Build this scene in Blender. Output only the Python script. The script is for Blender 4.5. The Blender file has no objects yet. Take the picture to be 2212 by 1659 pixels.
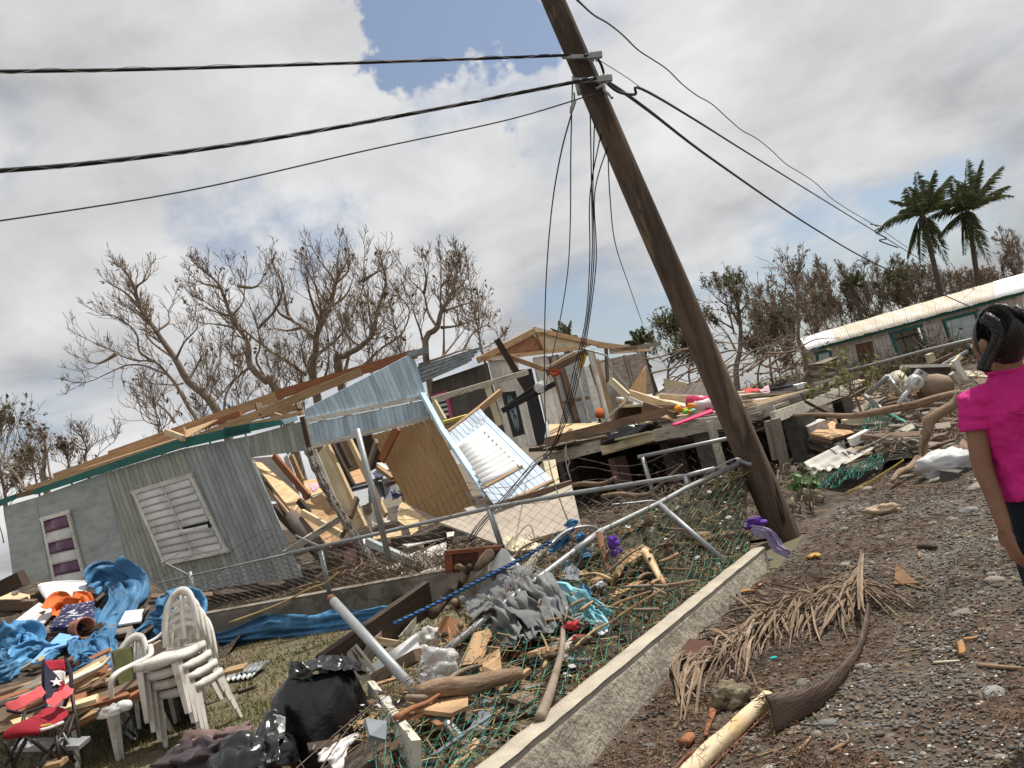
import bpy, bmesh, math, random
from mathutils import Vector as V, Matrix, noise
R=math.radians; PI=math.pi
# ---------------------------------------------------------------- camera
FOC=1839.; CAMZ=1.55; PITCH=R(4.2); ROLL=R(15.0)
CF=V((0,math.cos(PITCH),math.sin(PITCH))); CU0=V((0,-math.sin(PITCH),math.cos(PITCH))); CR0=V((1,0,0))
CR=CR0*math.cos(ROLL)-CU0*math.sin(ROLL); CU=CR0*math.sin(ROLL)+CU0*math.cos(ROLL)
CAM=V((0,0,CAMZ))
def ray(p): return CF+CR*((p[0]-1106)/FOC)+CU*((829.5-p[1])/FOC)
def P(p,D): return CAM+ray(p)*D                    # a point seen at p, D metres ahead
def G(p,z=0.):                                     # a point seen at p on the level z
    d=ray(p); t=(z-CAM.z)/d.z; return CAM+d*t
class Plane:
    def __init__(s,a,b,c): s.o=a; s.n=(b-a).cross(c-a).normalized()
    def __call__(s,p):
        d=ray(p); return CAM+d*((s.o-CAM).dot(s.n)/d.dot(s.n))
def zr(x0,y0,k=.24802): return lambda x,y:(x0*.5486+x*k,y0*.5486+y*k)
sc=bpy.context.scene; COL=sc.collection
cd=bpy.data.cameras.new('camera'); cam=bpy.data.objects.new('camera',cd); COL.objects.link(cam); sc.camera=cam
cd.sensor_width=36; cd.lens=FOC/2212*36; cd.clip_start=.05; cd.clip_end=3000
m=Matrix.Identity(4)
for i in range(3): m[i][0]=CR[i]; m[i][1]=CU[i]; m[i][2]=-CF[i]; m[i][3]=CAM[i]
cam.matrix_world=m
# ---------------------------------------------------------------- sky and sun
SUN_AZ=R(60); SUN_EL=R(60)      # to the right of straight ahead, behind the houses
wd=bpy.data.worlds.new('World'); sc.world=wd; wd.use_nodes=True; nt=wd.node_tree; N=nt.nodes; L=nt.links; N.clear()
def nd(t,**k):
    n=N.new(t)
    for a,b in k.items(): setattr(n,a,b)
    return n
def mth(op,a,b=None,c=None,cl=False):
    n=nd('ShaderNodeMath',operation=op,use_clamp=cl)
    for i,s in enumerate((a,b,c)):
        if s is None: continue
        if hasattr(s,'links'): L.new(s,n.inputs[i])
        else: n.inputs[i].default_value=s
    return n.outputs[0]
sky=nd('ShaderNodeTexSky',sky_type='NISHITA'); sky.sun_disc=False; sky.sun_elevation=SUN_EL; sky.sun_rotation=SUN_AZ
sky.dust_density=1.5; sky.air_density=1.0
tc=nd('ShaderNodeTexCoord'); sep=nd('ShaderNodeSeparateXYZ'); L.new(tc.outputs['Generated'],sep.inputs[0])
zz=mth('ADD',mth('MAXIMUM',sep.outputs[2],0.),.32)
cmb=nd('ShaderNodeCombineXYZ'); L.new(mth('DIVIDE',sep.outputs[0],zz),cmb.inputs[0]); L.new(mth('DIVIDE',sep.outputs[1],zz),cmb.inputs[1])
def nz(scale,detail,rough,dist,off):
    mp=nd('ShaderNodeMapping'); mp.inputs[1].default_value=off; L.new(cmb.outputs[0],mp.inputs[0])
    n=nd('ShaderNodeTexNoise'); n.inputs['Scale'].default_value=scale; n.inputs['Detail'].default_value=detail
    n.inputs['Roughness'].default_value=rough; n.inputs['Distortion'].default_value=dist; L.new(mp.outputs[0],n.inputs[0]); return n.outputs[0]
WP=[]
def WARP():       # directions shaken by noise so that cloud edges are ragged
    if WP: return WP[0]
    n=nd('ShaderNodeTexNoise'); n.inputs['Scale'].default_value=7; n.inputs['Detail'].default_value=5; n.inputs['Roughness'].default_value=.6; L.new(tc.outputs['Generated'],n.inputs[0])
    a=nd('ShaderNodeVectorMath',operation='SUBTRACT'); L.new(n.outputs['Color'],a.inputs[0]); a.inputs[1].default_value=(.5,.5,.5)
    b=nd('ShaderNodeVectorMath',operation='SCALE'); L.new(a.outputs[0],b.inputs[0]); b.inputs['Scale'].default_value=.38
    c=nd('ShaderNodeVectorMath',operation='ADD'); L.new(tc.outputs['Generated'],c.inputs[0]); L.new(b.outputs[0],c.inputs[1]); WP.append(c.outputs[0]); return WP[0]
def blob(px,r0,r1):   # soft spot of the sky round the direction of one break in the clouds
    d=ray(px).normalized(); dp=nd('ShaderNodeVectorMath',operation='DOT_PRODUCT'); nv=nd('ShaderNodeVectorMath',operation='NORMALIZE')
    L.new(WARP(),nv.inputs[0]); L.new(nv.outputs[0],dp.inputs[0]); dp.inputs[1].default_value=d
    mr=nd('ShaderNodeMapRange',interpolation_type='SMOOTHSTEP'); L.new(dp.outputs['Value'],mr.inputs[0])
    mr.inputs[1].default_value=math.cos(R(r1)); mr.inputs[2].default_value=math.cos(R(r0)); return mr.outputs[0]
n1=nz(1.55,7,.5,.15,(3.1,1.7,0)); n2=nz(1.15,6,.5,.2,(7.3,2.2,4)); n3=nz(3.2,7,.55,.3,(1.3,9.2,2))
cover=mth('ADD',mth('MULTIPLY',n1,.8),mth('MULTIPLY',n3,.3)); wob=mth('ADD',mth('MULTIPLY',n3,2.4),-.55,None,True)
for px,r0,r1,k in (((950,40),0,6.5,-.30),((1020,110),0,5,-.28),((870,50),0,4,-.22),((560,480),1,7,-.13),((30,210),0,4,-.16),((1520,640),3,14,-.15),((1900,540),2,9,-.10),((250,200),2,16,.14),((1700,200),2,14,.14),((800,330),2,10,.10)):
    w_=mth('MULTIPLY',blob(px,r0,r1),k); cover=mth('ADD',cover,w_)
mr=nd('ShaderNodeMapRange',interpolation_type='SMOOTHSTEP'); L.new(cover,mr.inputs[0]); mr.inputs[1].default_value=.33; mr.inputs[2].default_value=.56
sh=nd('ShaderNodeValToRGB'); L.new(mth('ADD',mth('MULTIPLY',n2,.6),mth('MULTIPLY',n3,.4)),sh.inputs[0])
e=sh.color_ramp.elements; e[0].position=.37; e[0].color=(3.3,3.36,3.5,1); e[1].position=.60; e[1].color=(7.4,7.4,7.4,1)
e2=e.new(.48); e2.color=(5.5,5.54,5.64,1)
mx=nd('ShaderNodeMix',data_type='RGBA'); L.new(mr.outputs[0],mx.inputs[0])
hz=nd('ShaderNodeMix',data_type='RGBA'); hz.inputs[0].default_value=.25; L.new(sky.outputs[0],hz.inputs[6]); hz.inputs[7].default_value=(3.6,4.1,5.0,1)
L.new(hz.outputs[2],mx.inputs[6]); L.new(sh.outputs[0],mx.inputs[7])
bg=nd('ShaderNodeBackground'); bg.inputs[1].default_value=.1; L.new(mx.outputs[2],bg.inputs[0])
L.new(bg.outputs[0],nd('ShaderNodeOutputWorld').inputs[0])
sd=bpy.data.lights.new('sun','SUN'); sd.energy=4.8; sd.angle=R(.6); sd.color=(1,.955,.88)
sun=bpy.data.objects.new('sun',sd); COL.objects.link(sun)
SUND=V((math.sin(SUN_AZ)*math.cos(SUN_EL),math.cos(SUN_AZ)*math.cos(SUN_EL),math.sin(SUN_EL)))
sun.rotation_euler=SUND.to_track_quat('Z','Y').to_euler()
sc.view_settings.view_transform='Standard'; sc.view_settings.look='None'; sc.view_settings.exposure=.18; sc.view_settings.gamma=1
# ---------------------------------------------------------------- materials
MATS={}
def M(name,c,layers=(),var=.22,sc=5,rough=.85,bump=.25,bsc=30,metal=0,uv=False,st=(1,1,1),rnd=.15,spec=.3,alpha=1,trans=0,back=None):
    if name in MATS: return MATS[name]
    mt=bpy.data.materials.new(name); mt.use_nodes=True; nt=mt.node_tree; N=nt.nodes; L=nt.links
    b=N['Principled BSDF']; b.inputs['Roughness'].default_value=rough; b.inputs['Metallic'].default_value=metal
    b.inputs['Specular IOR Level'].default_value=spec
    tc=N.new('ShaderNodeTexCoord'); co=tc.outputs['UV' if uv else 'Object']
    oi=N.new('ShaderNodeObjectInfo')
    of=N.new('ShaderNodeVectorMath'); of.operation='SCALE'; of.inputs[0].default_value=(7,13,19); L.new(oi.outputs['Random'],of.inputs['Scale'])
    def noise(scale,stretch,detail=5,rgh=.6):
        mp=N.new('ShaderNodeMapping'); L.new(co,mp.inputs[0]); mp.inputs[3].default_value=stretch; L.new(of.outputs[0],mp.inputs[1])
        n=N.new('ShaderNodeTexNoise'); n.inputs['Scale'].default_value=scale; n.inputs['Detail'].default_value=detail; n.inputs['Roughness'].default_value=rgh
        L.new(mp.outputs[0],n.inputs[0]); return n.outputs[0]
    n0=noise(sc,st)
    mr=N.new('ShaderNodeMapRange'); L.new(n0,mr.inputs[0]); mr.inputs[1].default_value=.3; mr.inputs[2].default_value=.7
    mr.inputs[3].default_value=1-var; mr.inputs[4].default_value=1+var
    m1=N.new('ShaderNodeMix'); m1.data_type='RGBA'; m1.blend_type='MULTIPLY'; m1.inputs[0].default_value=1
    m1.inputs[6].default_value=(*c,1); L.new(mr.outputs[0],m1.inputs[7]); cur=m1.outputs[2]
    for col,s,stt,th,so in layers:
        n=noise(s,stt,6,.65); r=N.new('ShaderNodeMapRange'); r.interpolation_type='SMOOTHSTEP'; L.new(n,r.inputs[0]); r.inputs[1].default_value=th-so; r.inputs[2].default_value=th+so
        mm=N.new('ShaderNodeMix'); mm.data_type='RGBA'; L.new(r.outputs[0],mm.inputs[0]); L.new(cur,mm.inputs[6]); mm.inputs[7].default_value=(*col,1); cur=mm.outputs[2]
    if rnd:
        hs=N.new('ShaderNodeHueSaturation'); r=N.new('ShaderNodeMapRange'); L.new(oi.outputs['Random'],r.inputs[0]); r.inputs[3].default_value=1-rnd; r.inputs[4].default_value=1+rnd
        L.new(r.outputs[0],hs.inputs['Value']); L.new(cur,hs.inputs['Color']); cur=hs.outputs[0]
    L.new(cur,b.inputs['Base Color'])
    if bump:
        bn=noise(bsc,st,4); bp=N.new('ShaderNodeBump'); bp.inputs['Strength'].default_value=bump; bp.inputs['Distance'].default_value=.02; L.new(bn,bp.inputs['Height']); L.new(bp.outputs[0],b.inputs['Normal'])
    if alpha<1: b.inputs['Alpha'].default_value=alpha
    if trans:
        out=N['Material Output']; tr=N.new('ShaderNodeBsdfTranslucent'); L.new(cur,tr.inputs[0]); ms=N.new('ShaderNodeMixShader'); ms.inputs[0].default_value=trans
        L.new(b.outputs[0],ms.inputs[1]); L.new(tr.outputs[0],ms.inputs[2]); L.new(ms.outputs[0],out.inputs[0])
    MATS[name]=mt; return mt
GR=(1,14,14)
def wood(name,c,dark=.45,**k):
    d=tuple(x*dark for x in c)
    return M(name,c,layers=[(d,4,(1,16,16),.60,.10),(tuple(x*.55 for x in d),9,(.6,6,6),.72,.05)],uv=True,st=GR,sc=3,var=.25,bump=.3,bsc=8,**k)
def painted(name,c,bare=(.16,.12,.09),th=.62,st=(1,7,7),uv=True,**k):
    return M(name,c,layers=[(tuple(x*.72 for x in c),2.2,(1,2,2),.55,.18),(bare,7,st,th,.03),((.07,.055,.045),16,st,th+.05,.04)],uv=uv,st=(1,4,4),sc=3,var=.12,bump=.3,bsc=14,**k)
lum_new=wood('new_lumber',(.40,.26,.145)); lum_pale=wood('pale_lumber',(.62,.47,.29),.7); lum_old=wood('old_lumber',(.17,.115,.075)); lum_grey=wood('grey_lumber',(.24,.205,.165))
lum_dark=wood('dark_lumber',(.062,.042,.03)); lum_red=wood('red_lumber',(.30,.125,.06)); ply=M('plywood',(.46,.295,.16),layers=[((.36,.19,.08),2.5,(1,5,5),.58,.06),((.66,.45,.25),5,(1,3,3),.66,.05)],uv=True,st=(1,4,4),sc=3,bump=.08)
ply_pale=M('pale_plywood',(.58,.42,.24),layers=[((.42,.27,.13),1.5,(1,3,3),.6,.1)],uv=True,st=(1,3,3),bump=.06)
ply_grey=M('weathered_plywood',(.30,.255,.22),layers=[((.17,.12,.09),3,(1,6,6),.56,.1),((.40,.37,.34),5,(1,5,5),.64,.06)],uv=True,st=(1,4,4),bump=.2)
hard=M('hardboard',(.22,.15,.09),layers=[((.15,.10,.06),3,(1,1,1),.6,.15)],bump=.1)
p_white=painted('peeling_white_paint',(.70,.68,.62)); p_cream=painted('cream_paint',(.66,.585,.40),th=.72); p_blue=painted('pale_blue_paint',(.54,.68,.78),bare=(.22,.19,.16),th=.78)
p_grey=painted('grey_green_paint',(.36,.375,.33),bare=(.15,.14,.12),th=.66); p_greyb=painted('grey_blue_paint',(.36,.39,.385),bare=(.14,.13,.11),th=.67)
p_teal=painted('teal_paint',(.035,.175,.155),bare=(.13,.10,.07),th=.60); p_pink=painted('pink_paint',(.60,.12,.25),th=.75); p_brown=M('brown_beadboard',(.36,.225,.105),var=.08,bump=.06,rnd=.03)
p_lwhite=painted('light_blue_white_paint',(.52,.60,.69),bare=(.45,.40,.35),th=.74); p_pinkgrey=painted('dusty_pink_siding',(.60,.53,.49),bare=(.30,.25,.22),th=.66)
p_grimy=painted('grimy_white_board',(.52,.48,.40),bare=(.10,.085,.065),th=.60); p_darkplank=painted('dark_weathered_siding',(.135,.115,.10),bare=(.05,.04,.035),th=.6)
white_metal=M('white_louvre_metal',(.66,.66,.64),var=.1,sc=3,rough=.45,bump=.04,layers=[((.45,.44,.40),4,(1,1,1),.62,.12)])
white_clean=M('white_enamel',(.68,.68,.67),var=.05,rough=.4,bump=.03,rnd=.05); purple_pane=M('purple_glass',(.14,.055,.115),var=.15,rough=.2,bump=.02,spec=.5)
galv=M('galvanised_steel',(.31,.32,.32),var=.15,sc=12,rough=.5,metal=.45,bump=.06,bsc=60,layers=[((.24,.16,.11),9,(1,1,1),.70,.05)],rnd=.06)
galv_old=M('old_zinc_sheet',(.22,.24,.245),var=.3,sc=4,rough=.6,metal=.4,bump=.1,layers=[((.13,.14,.14),6,(1,1,1),.55,.15),((.22,.10,.05),4,(1,1,1),.72,.05)])
zinc_white=M('white_zinc_roof',(.55,.51,.44),var=.08,sc=2,rough=.55,bump=.04,uv=True,layers=[((.47,.39,.28),1.3,(.5,2,1),.52,.12),((.42,.15,.05),4.5,(.35,1.6,1),.69,.025)],rnd=.03)
zinc_clean=M('clean_white_roof',(.66,.66,.65),var=.05,rough=.5,bump=.03,rnd=.03)
zinc_rust=M('rusty_zinc',(.20,.13,.09),var=.3,sc=3,rough=.8,bump=.2,layers=[((.38,.36,.33),2.5,(1,1,1),.58,.06)])
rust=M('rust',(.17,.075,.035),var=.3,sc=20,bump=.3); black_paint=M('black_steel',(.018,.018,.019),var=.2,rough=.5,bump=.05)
conc=M('concrete_wall',(.40,.36,.29),layers=[((.20,.175,.14),3,(1,1,1.0),.62,.06),((.42,.385,.32),7,(1,1,1),.66,.06),((.10,.085,.07),22,(1,1,1),.66,.03),((.27,.33,.35),1.7,(1,1,.6),.70,.015)],var=.3,sc=3,bump=1.0,bsc=20,rnd=0)
conc_top=M('concrete_cap',(.40,.355,.28),layers=[((.34,.29,.22),4,(1,1,1),.6,.08)],var=.2,sc=5,bump=.5,bsc=45,rnd=0)
conc_old=M('stained_concrete',(.225,.20,.165),layers=[((.135,.115,.085),1.8,(1,1,1),.52,.04),((.28,.26,.22),3,(1,1,1),.62,.04)],var=.25,sc=4,bump=.5,rnd=0)
block=M('concrete_pile',(.10,.092,.082),var=.3,bump=.5); pinkblock=M('pink_painted_pile',(.34,.215,.20),layers=[((.24,.22,.19),3,(1,1,1),.58,.08)],bump=.4)  # pile grey lowered to carry the shade under the deck
polewood=M('pole_timber',(.112,.080,.058),layers=[((.045,.032,.024),2.2,(1,1,.10),.54,.08),((.19,.135,.092),5,(1,1,.06),.62,.05),((.018,.013,.010),9,(1,1,.035),.66,.02)],st=(6,6,.35),sc=2.5,var=.35,bump=.8,bsc=7,rnd=0)
cable=M('black_cable',(.014,.014,.016),var=.2,rough=.55,bump=0); wire_m=M('steel_wire',(.09,.09,.09),var=.2,rough=.5,metal=.4,bump=0)
tarp=M('blue_tarp',(.055,.185,.35),var=.25,sc=4,rough=.55,bump=.45,bsc=16,layers=[((.12,.33,.54),3,(1,1,1),.60,.08),((.04,.10,.18),2,(1,1,1),.58,.08),((.18,.18,.17),7,(1,1,1),.67,.05)],rnd=.3,trans=.05)
plastic=M('white_plastic',(.68,.65,.59),var=.12,sc=6,rough=.45,bump=.05,layers=[((.42,.375,.30),7,(1,1,1),.60,.10),((.25,.21,.16),16,(1,1,1),.70,.05)],rnd=.05,trans=.06)
bagm=M('black_bin_bag',(.012,.012,.013),var=.2,rough=.24,bump=.45,bsc=9,rnd=0,spec=.6)
cardb=M('cardboard',(.40,.26,.145),var=.15,bump=.1); orange=M('orange_fabric',(.55,.13,.03),var=.2,bump=.2); red_f=M('red_fabric',(.30,.014,.028),var=.15,bump=.2,bsc=90); navy_f=M('navy_fabric',(.018,.018,.035),var=.2,bump=.2,bsc=90)
white_f=M('white_fabric',(.58,.54,.53),var=.1,bump=.2,bsc=90); coral_f=M('coral_webbing',(.62,.10,.11),var=.1,bump=.1); olive_f=M('olive_fabric',(.085,.088,.03),var=.2,bump=.2,bsc=60)
clearp=M('clear_plastic_film',(.72,.71,.68),var=.1,rough=.25,bump=.6,bsc=12,alpha=.55,spec=.6); whitebag=M('white_plastic_bag',(.74,.74,.74),var=.08,rough=.4,bump=.4,bsc=14,trans=.2)
greyf=M('grey_fabric',(.15,.155,.155),var=.2,sc=6,bump=.5,bsc=12,layers=[((.21,.21,.205),5,(1,1,1),.6,.1)]); greyp=M('grey_plastic',(.17,.19,.21),var=.12,rough=.5,bump=.05)
aqua=M('aqua_cloth',(.22,.50,.56),var=.2,sc=8,bump=.3,layers=[((.45,.10,.18),7,(1,1,1),.70,.03),((.60,.72,.72),6,(1,1,1),.64,.05)]); purplef=M('purple_cloth',(.10,.035,.26),var=.3,bump=.5,layers=[((.42,.37,.46),9,(1,1,1),.60,.05)]); lilac=M('lilac_cloth',(.33,.28,.42),var=.25,bump=.4,layers=[((.13,.06,.25),4,(1,1,1),.62,.06)])
green_wire=M('green_coated_wire',(.05,.235,.185),var=.25,sc=14,rough=.5,bump=0,layers=[((.10,.11,.09),7,(1,1,1),.60,.05)]); rust_wire=M('rusty_mesh_wire',(.085,.062,.045),var=.3,sc=20,bump=0); zinc_wire=M('zinc_mesh_wire',(.20,.185,.165),var=.3,sc=18,bump=0,metal=.2)
bark=M('bare_bark',(.20,.155,.12),layers=[((.27,.215,.165),1.3,(1,1,1),.56,.14),((.07,.05,.038),3,(1,1,.5),.62,.08)],var=.3,sc=8,bump=.5,bsc=40,rnd=.12)
twig=M('twig',(.215,.16,.115),var=.35,sc=3,bump=0,rnd=.12); deadleaf=M('dead_leaf',(.11,.075,.045),var=.5,sc=6,bump=0); dullgreen=M('dull_green_leaf',(.075,.085,.032),var=.55,sc=4,bump=0,trans=.2)
driftw=M('driftwood',(.225,.155,.10),layers=[((.11,.065,.04),3,(1,3,3),.58,.08)],uv=True,st=(1,5,5),var=.3,bump=.6,bsc=12)
palmg=M('palm_frond',(.11,.125,.06),var=.5,sc=2,bump=0,layers=[((.13,.12,.05),1.5,(1,1,1),.62,.1)],trans=.25); palmtr=M('palm_trunk',(.105,.08,.062),var=.3,sc=6,st=(.4,.4,3),bump=.5)
dryfrond=M('dry_palm_leaf',(.20,.142,.092),var=.3,sc=5,bump=.2,layers=[((.32,.245,.19),6,(1,1,1),.6,.1),((.085,.052,.035),4,(1,1,1),.62,.1)],rnd=.2,uv=False)
# ---------------------------------------------------------------- mesh helpers
def newobj(name,me,parent=None):
    o=bpy.data.objects.new(name,me); COL.objects.link(o)
    if parent is not None: o.parent=parent
    return o
def tag(o,label,cat,group=None,kind=None):
    o['label']=label; o['category']=cat
    if group: o['group']=group
    if kind: o['kind']=kind
    return o
def thing(name,label,cat,group=None):
    return tag(newobj(name,None),label,cat,group)
def settle(e,loc):                       # put the empty of a thing at its base without moving its parts
    e.location=loc
    for c in e.children: c.matrix_parent_inverse=Matrix.Translation(-V(loc))
class MB:
    def __init__(s): s.v=[]; s.f=[]; s.uv=[]
    def face(s,idx,uv): s.f.append(idx); s.uv.extend(uv)
    def prism(s,pts,t):                  # polygon pts extruded by the vector t
        pts=[V(p) for p in pts]; n=len(pts); k=len(s.v)
        e1=(pts[1]-pts[0]).normalized(); tn=V(t).normalized(); e2=tn.cross(e1)
        a=[(( p-pts[0]).dot(e1),(p-pts[0]).dot(e2)) for p in pts]
        s.v+=[p for p in pts]+[p+V(t) for p in pts]
        nr=V((0,0,0))
        for i in range(n): nr+=pts[i].cross(pts[(i+1)%n])
        fl=nr.dot(V(t))>0
        f=list(range(k,k+n)); b=list(range(k+n,k+2*n))
        if fl: s.face(f[::-1],a[::-1]); s.face(b,a)
        else: s.face(f,a); s.face(b[::-1],a[::-1])
        tl=V(t).length
        for i in range(n):
            j=(i+1)%n; q=[k+i,k+n+i,k+n+j,k+j]; l=(pts[j]-pts[i]).length; u=[(0,0),(0,tl),(l,tl),(l,0)] if False else [(a[i][0],a[i][1]),(a[i][0],a[i][1]+tl),(a[j][0],a[j][1]+tl),(a[j][0],a[j][1])]
            if fl: s.face(q[::-1],u[::-1])
            else: s.face(q,u)
        return s
    def beam(s,a,b,w,h,up=None,tw=0):    # box from a to b; w across, h along the up hint
        a=V(a); b=V(b); d=(b-a).normalized()
        up=V(up) if up is not None else (V((0,0,1)) if abs(d.z)<.9 else V((0,-1,0)))
        x=d.cross(up).normalized(); y=x.cross(d).normalized()
        if tw: c,sn=math.cos(tw),math.sin(tw); x,y=x*c+y*sn,y*c-x*sn
        x*=w/2; y*=h/2
        return s.prism([a-x-y,b-x-y,b+x-y,a+x-y],y*2)
    def tube(s,pts,r,n=6,cap=True,sq=1.):
        pts=[V(p) for p in pts]; m=len(pts); k=len(s.v)
        if not hasattr(r,'__len__'): r=[r]*m
        t=(pts[1]-pts[0]).normalized(); ref=V((0,0,1)) if abs(t.z)<.9 else V((1,0,0)); x=t.cross(ref).normalized(); L_=0
        us=[]
        for i in range(m):
            t=(pts[min(i+1,m-1)]-pts[max(i-1,0)])
            t=t.normalized() if t.length>1e-9 else V((0,0,1))
            x=(x-t*x.dot(t)); x=x.normalized() if x.length>1e-6 else t.orthogonal().normalized()
            y=t.cross(x)
            if i: L_+=(pts[i]-pts[i-1]).length
            us.append(L_)
            for j in range(n):
                an=2*PI*j/n; s.v.append(pts[i]+x*(math.cos(an)*r[i])+y*(math.sin(an)*r[i]*sq))
        for i in range(m-1):
            for j in range(n):
                j2=(j+1)%n; w=2*PI*r[i]/n
                s.face([k+i*n+j,k+i*n+j2,k+(i+1)*n+j2,k+(i+1)*n+j],[(us[i],j*w),(us[i],(j+1)*w),(us[i+1],(j+1)*w),(us[i+1],j*w)])
        if cap:
            s.face([k+j for j in range(n)][::-1],[(0,0)]*n); s.face([k+(m-1)*n+j for j in range(n)],[(0,0)]*n)
        return s
    def grid(s,rows,closed=False):       # rows of points, quads between
        k=len(s.v); h=len(rows); w=len(rows[0])
        for r in rows: s.v+=[V(p) for p in r]
        for i in range(h-1):
            for j in range(w if closed else w-1):
                j2=(j+1)%w; s.face([k+i*w+j,k+i*w+j2,k+(i+1)*w+j2,k+(i+1)*w+j],[(j*.1,i*.1),(j*.1+.1,i*.1),(j*.1+.1,i*.1+.1),(j*.1,i*.1+.1)])
        return s
    def add(s,v,f):
        k=len(s.v); s.v+=[V(p) for p in v]
        for q in f: s.face([k+i for i in q],[(v[i][0],v[i][1]) for i in q])
        return s
    def build(s,name,mat,parent=None,smooth=False,bevel=0):
        me=bpy.data.meshes.new(name); me.from_pydata([tuple(p) for p in s.v],[],s.f); u=me.uv_layers.new(name='UVMap')
        flat=[c for p in s.uv for c in p]
        if len(flat)==len(u.data)*2: u.data.foreach_set('uv',flat)
        for m_ in (mat if isinstance(mat,(list,tuple)) else [mat]): me.materials.append(m_)
        if smooth: me.polygons.foreach_set('use_smooth',[True]*len(me.polygons))
        o=newobj(name,me,parent)
        if bevel:
            b=o.modifiers.new('bevel','BEVEL'); b.width=bevel; b.segments=2; b.limit_method='ANGLE'
        return o
def clip(poly,o,n):                      # keep the side of the plane (o,n) that n points to
    out=[]
    for i in range(len(poly)):
        a=poly[i]; b=poly[(i+1)%len(poly)]; da=(a-o).dot(n); db=(b-o).dot(n)
        if da>=0: out.append(a)
        if (da>=0)!=(db>=0): out.append(a+(b-a)*(da/(da-db)))
    return out
def boards(parent,poly,along,w,thick,mat,gap=.006,name='board',rng=None,jit=.003,ends=0):
    rng=rng or random.Random(len(poly)); poly=[V(p) for p in poly]; n=(poly[1]-poly[0]).cross(poly[2]-poly[0]).normalized()
    if n.dot(CAM-poly[0])<0: n=-n
    al=V(along); al=(al-n*al.dot(n)).normalized(); ac=n.cross(al).normalized()
    s=[(p-poly[0]).dot(ac) for p in poly]; a=min(s); b=max(s); k=max(1,round((b-a)/w)); w=(b-a)/k; res=[]
    for i in range(k):
        q=clip(poly,poly[0]+ac*(a+i*w+gap/2),ac); q=clip(q,poly[0]+ac*(a+(i+1)*w-gap/2),-ac) if len(q)>2 else q
        if len(q)<3: continue
        dd=[(p-poly[0]).dot(al) for p in q]; j=min(range(len(q)),key=lambda t:(round(dd[t],3),(q[t]-poly[0]).dot(ac)))
        # start the outline on a long edge so that the grain runs along the board
        best=max(range(len(q)),key=lambda t:abs((q[(t+1)%len(q)]-q[t]).dot(al))); q=q[best:]+q[:best]
        off=n*rng.uniform(-jit,jit); e=al*rng.uniform(-ends,ends) if ends else V((0,0,0))
        res.append(MB().prism([p+off+e for p in q],-n*thick).build(name,mat,parent))
    return res
def slab(name,pts,t,mat,parent=None,uvdir=None):   # flat panel with real thickness, away from the camera
    pts=[V(p) for p in pts]; n=(pts[1]-pts[0]).cross(pts[2]-pts[0]).normalized()
    if n.dot(CAM-pts[0])<0: n=-n
    return MB().prism(pts,-n*t).build(name,mat,parent)
def beam(name,a,b,w,h,mat,parent=None,up=None,tw=0): return MB().beam(a,b,w,h,up,tw).build(name,mat,parent)
def smoothpath(pts,k=4):
    pts=[V(p) for p in pts]; out=[]
    for i in range(len(pts)-1):
        p0=pts[max(i-1,0)]; p1=pts[i]; p2=pts[i+1]; p3=pts[min(i+2,len(pts)-1)]
        for j in range(k):
            t=j/k; out.append(.5*((2*p1)+(p2-p0)*t+(2*p0-5*p1+4*p2-p3)*t*t+(3*p1-p0-3*p2+p3)*t**3))
    out.append(pts[-1]); return out
def tube(name,pts,r,mat,parent=None,n=8,smooth=True,k=0,sq=1.):
    if k:
        m=len(pts); rr=r if hasattr(r,'__len__') else [r]*m; p2=smoothpath(pts,k); q=[]
        for i in range(len(p2)):
            f=i/k; a=int(min(f,m-2)); q.append(rr[a]+(rr[a+1]-rr[a])*(f-a))
        pts,r=p2,q
    return MB().tube(pts,r,n,True,sq).build(name,mat,parent,smooth)
def corrugated(name,a,b,c,d,pitch,amp,mat,parent=None,sag=None,rows=2):   # sheet a-b (low edge) c-d (high edge, c above b, d above a); ribs run from low to high
    a,b,c,d=map(V,(a,b,c,d)); n=(b-a).cross(d-a).normalized(); k=max(6,int((b-a).length/pitch*6)); mb=MB(); R_=[]
    for r in range(rows+1):
        t=r/rows; row=[]
        for i in range(k+1):
            f=i/k; p=(a*(1-f)+b*f)*(1-t)+(d*(1-f)+c*f)*t; p=p+n*(amp*math.sin(f*(b-a).length/pitch*2*PI))
            if sag: p=p+sag(f,t)
            row.append(p)
        R_.append(row)
    mb.grid(R_)
    for i,(u_) in enumerate(mb.uv): pass
    # metres along the sheet for the texture
    uv=[]
    for f_ in mb.f:
        for i in f_: p=mb.v[i]-a; uv.append((p.dot((d-a).normalized()),p.dot((b-a).normalized())))
    mb.uv=uv
    o=mb.build(name,mat,parent,True); s=o.modifiers.new('thickness','SOLIDIFY'); s.thickness=.002; return o
def wave(p,s,seed=0): return noise.noise(V((p[0]*s+seed*7.3,p[1]*s-seed*3.1,(p[2] if len(p)>2 else 0)*s+seed)))
# ---------------------------------------------------------------- zoom frames used to read the photograph
z1=zr(0,1550); z2=zr(0,2270); z3=zr(900,2270); z4=zr(900,1550); z5=zr(1700,1250); z6=zr(1700,1900); z7=zr(2600,1250); z8=zr(3032,1000)
y1=zr(2700,1950,.3551); y2=zr(3032,1500); y3=zr(2000,0); y4=zr(200,900,.2976); y5=zr(1200,900,.2976); y6=zr(3300,550,.21497); y7=zr(1300,2300,.372); y8=zr(2200,1650,.1984); y9=zr(2300,1300,.1488); x1=zr(0,2550,.17362); x2=zr(600,2300,.2315); x3=zr(3532,1150,.16534); x4=zr(2550,950,.19844)
def d(x,y): return (x,y)
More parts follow.
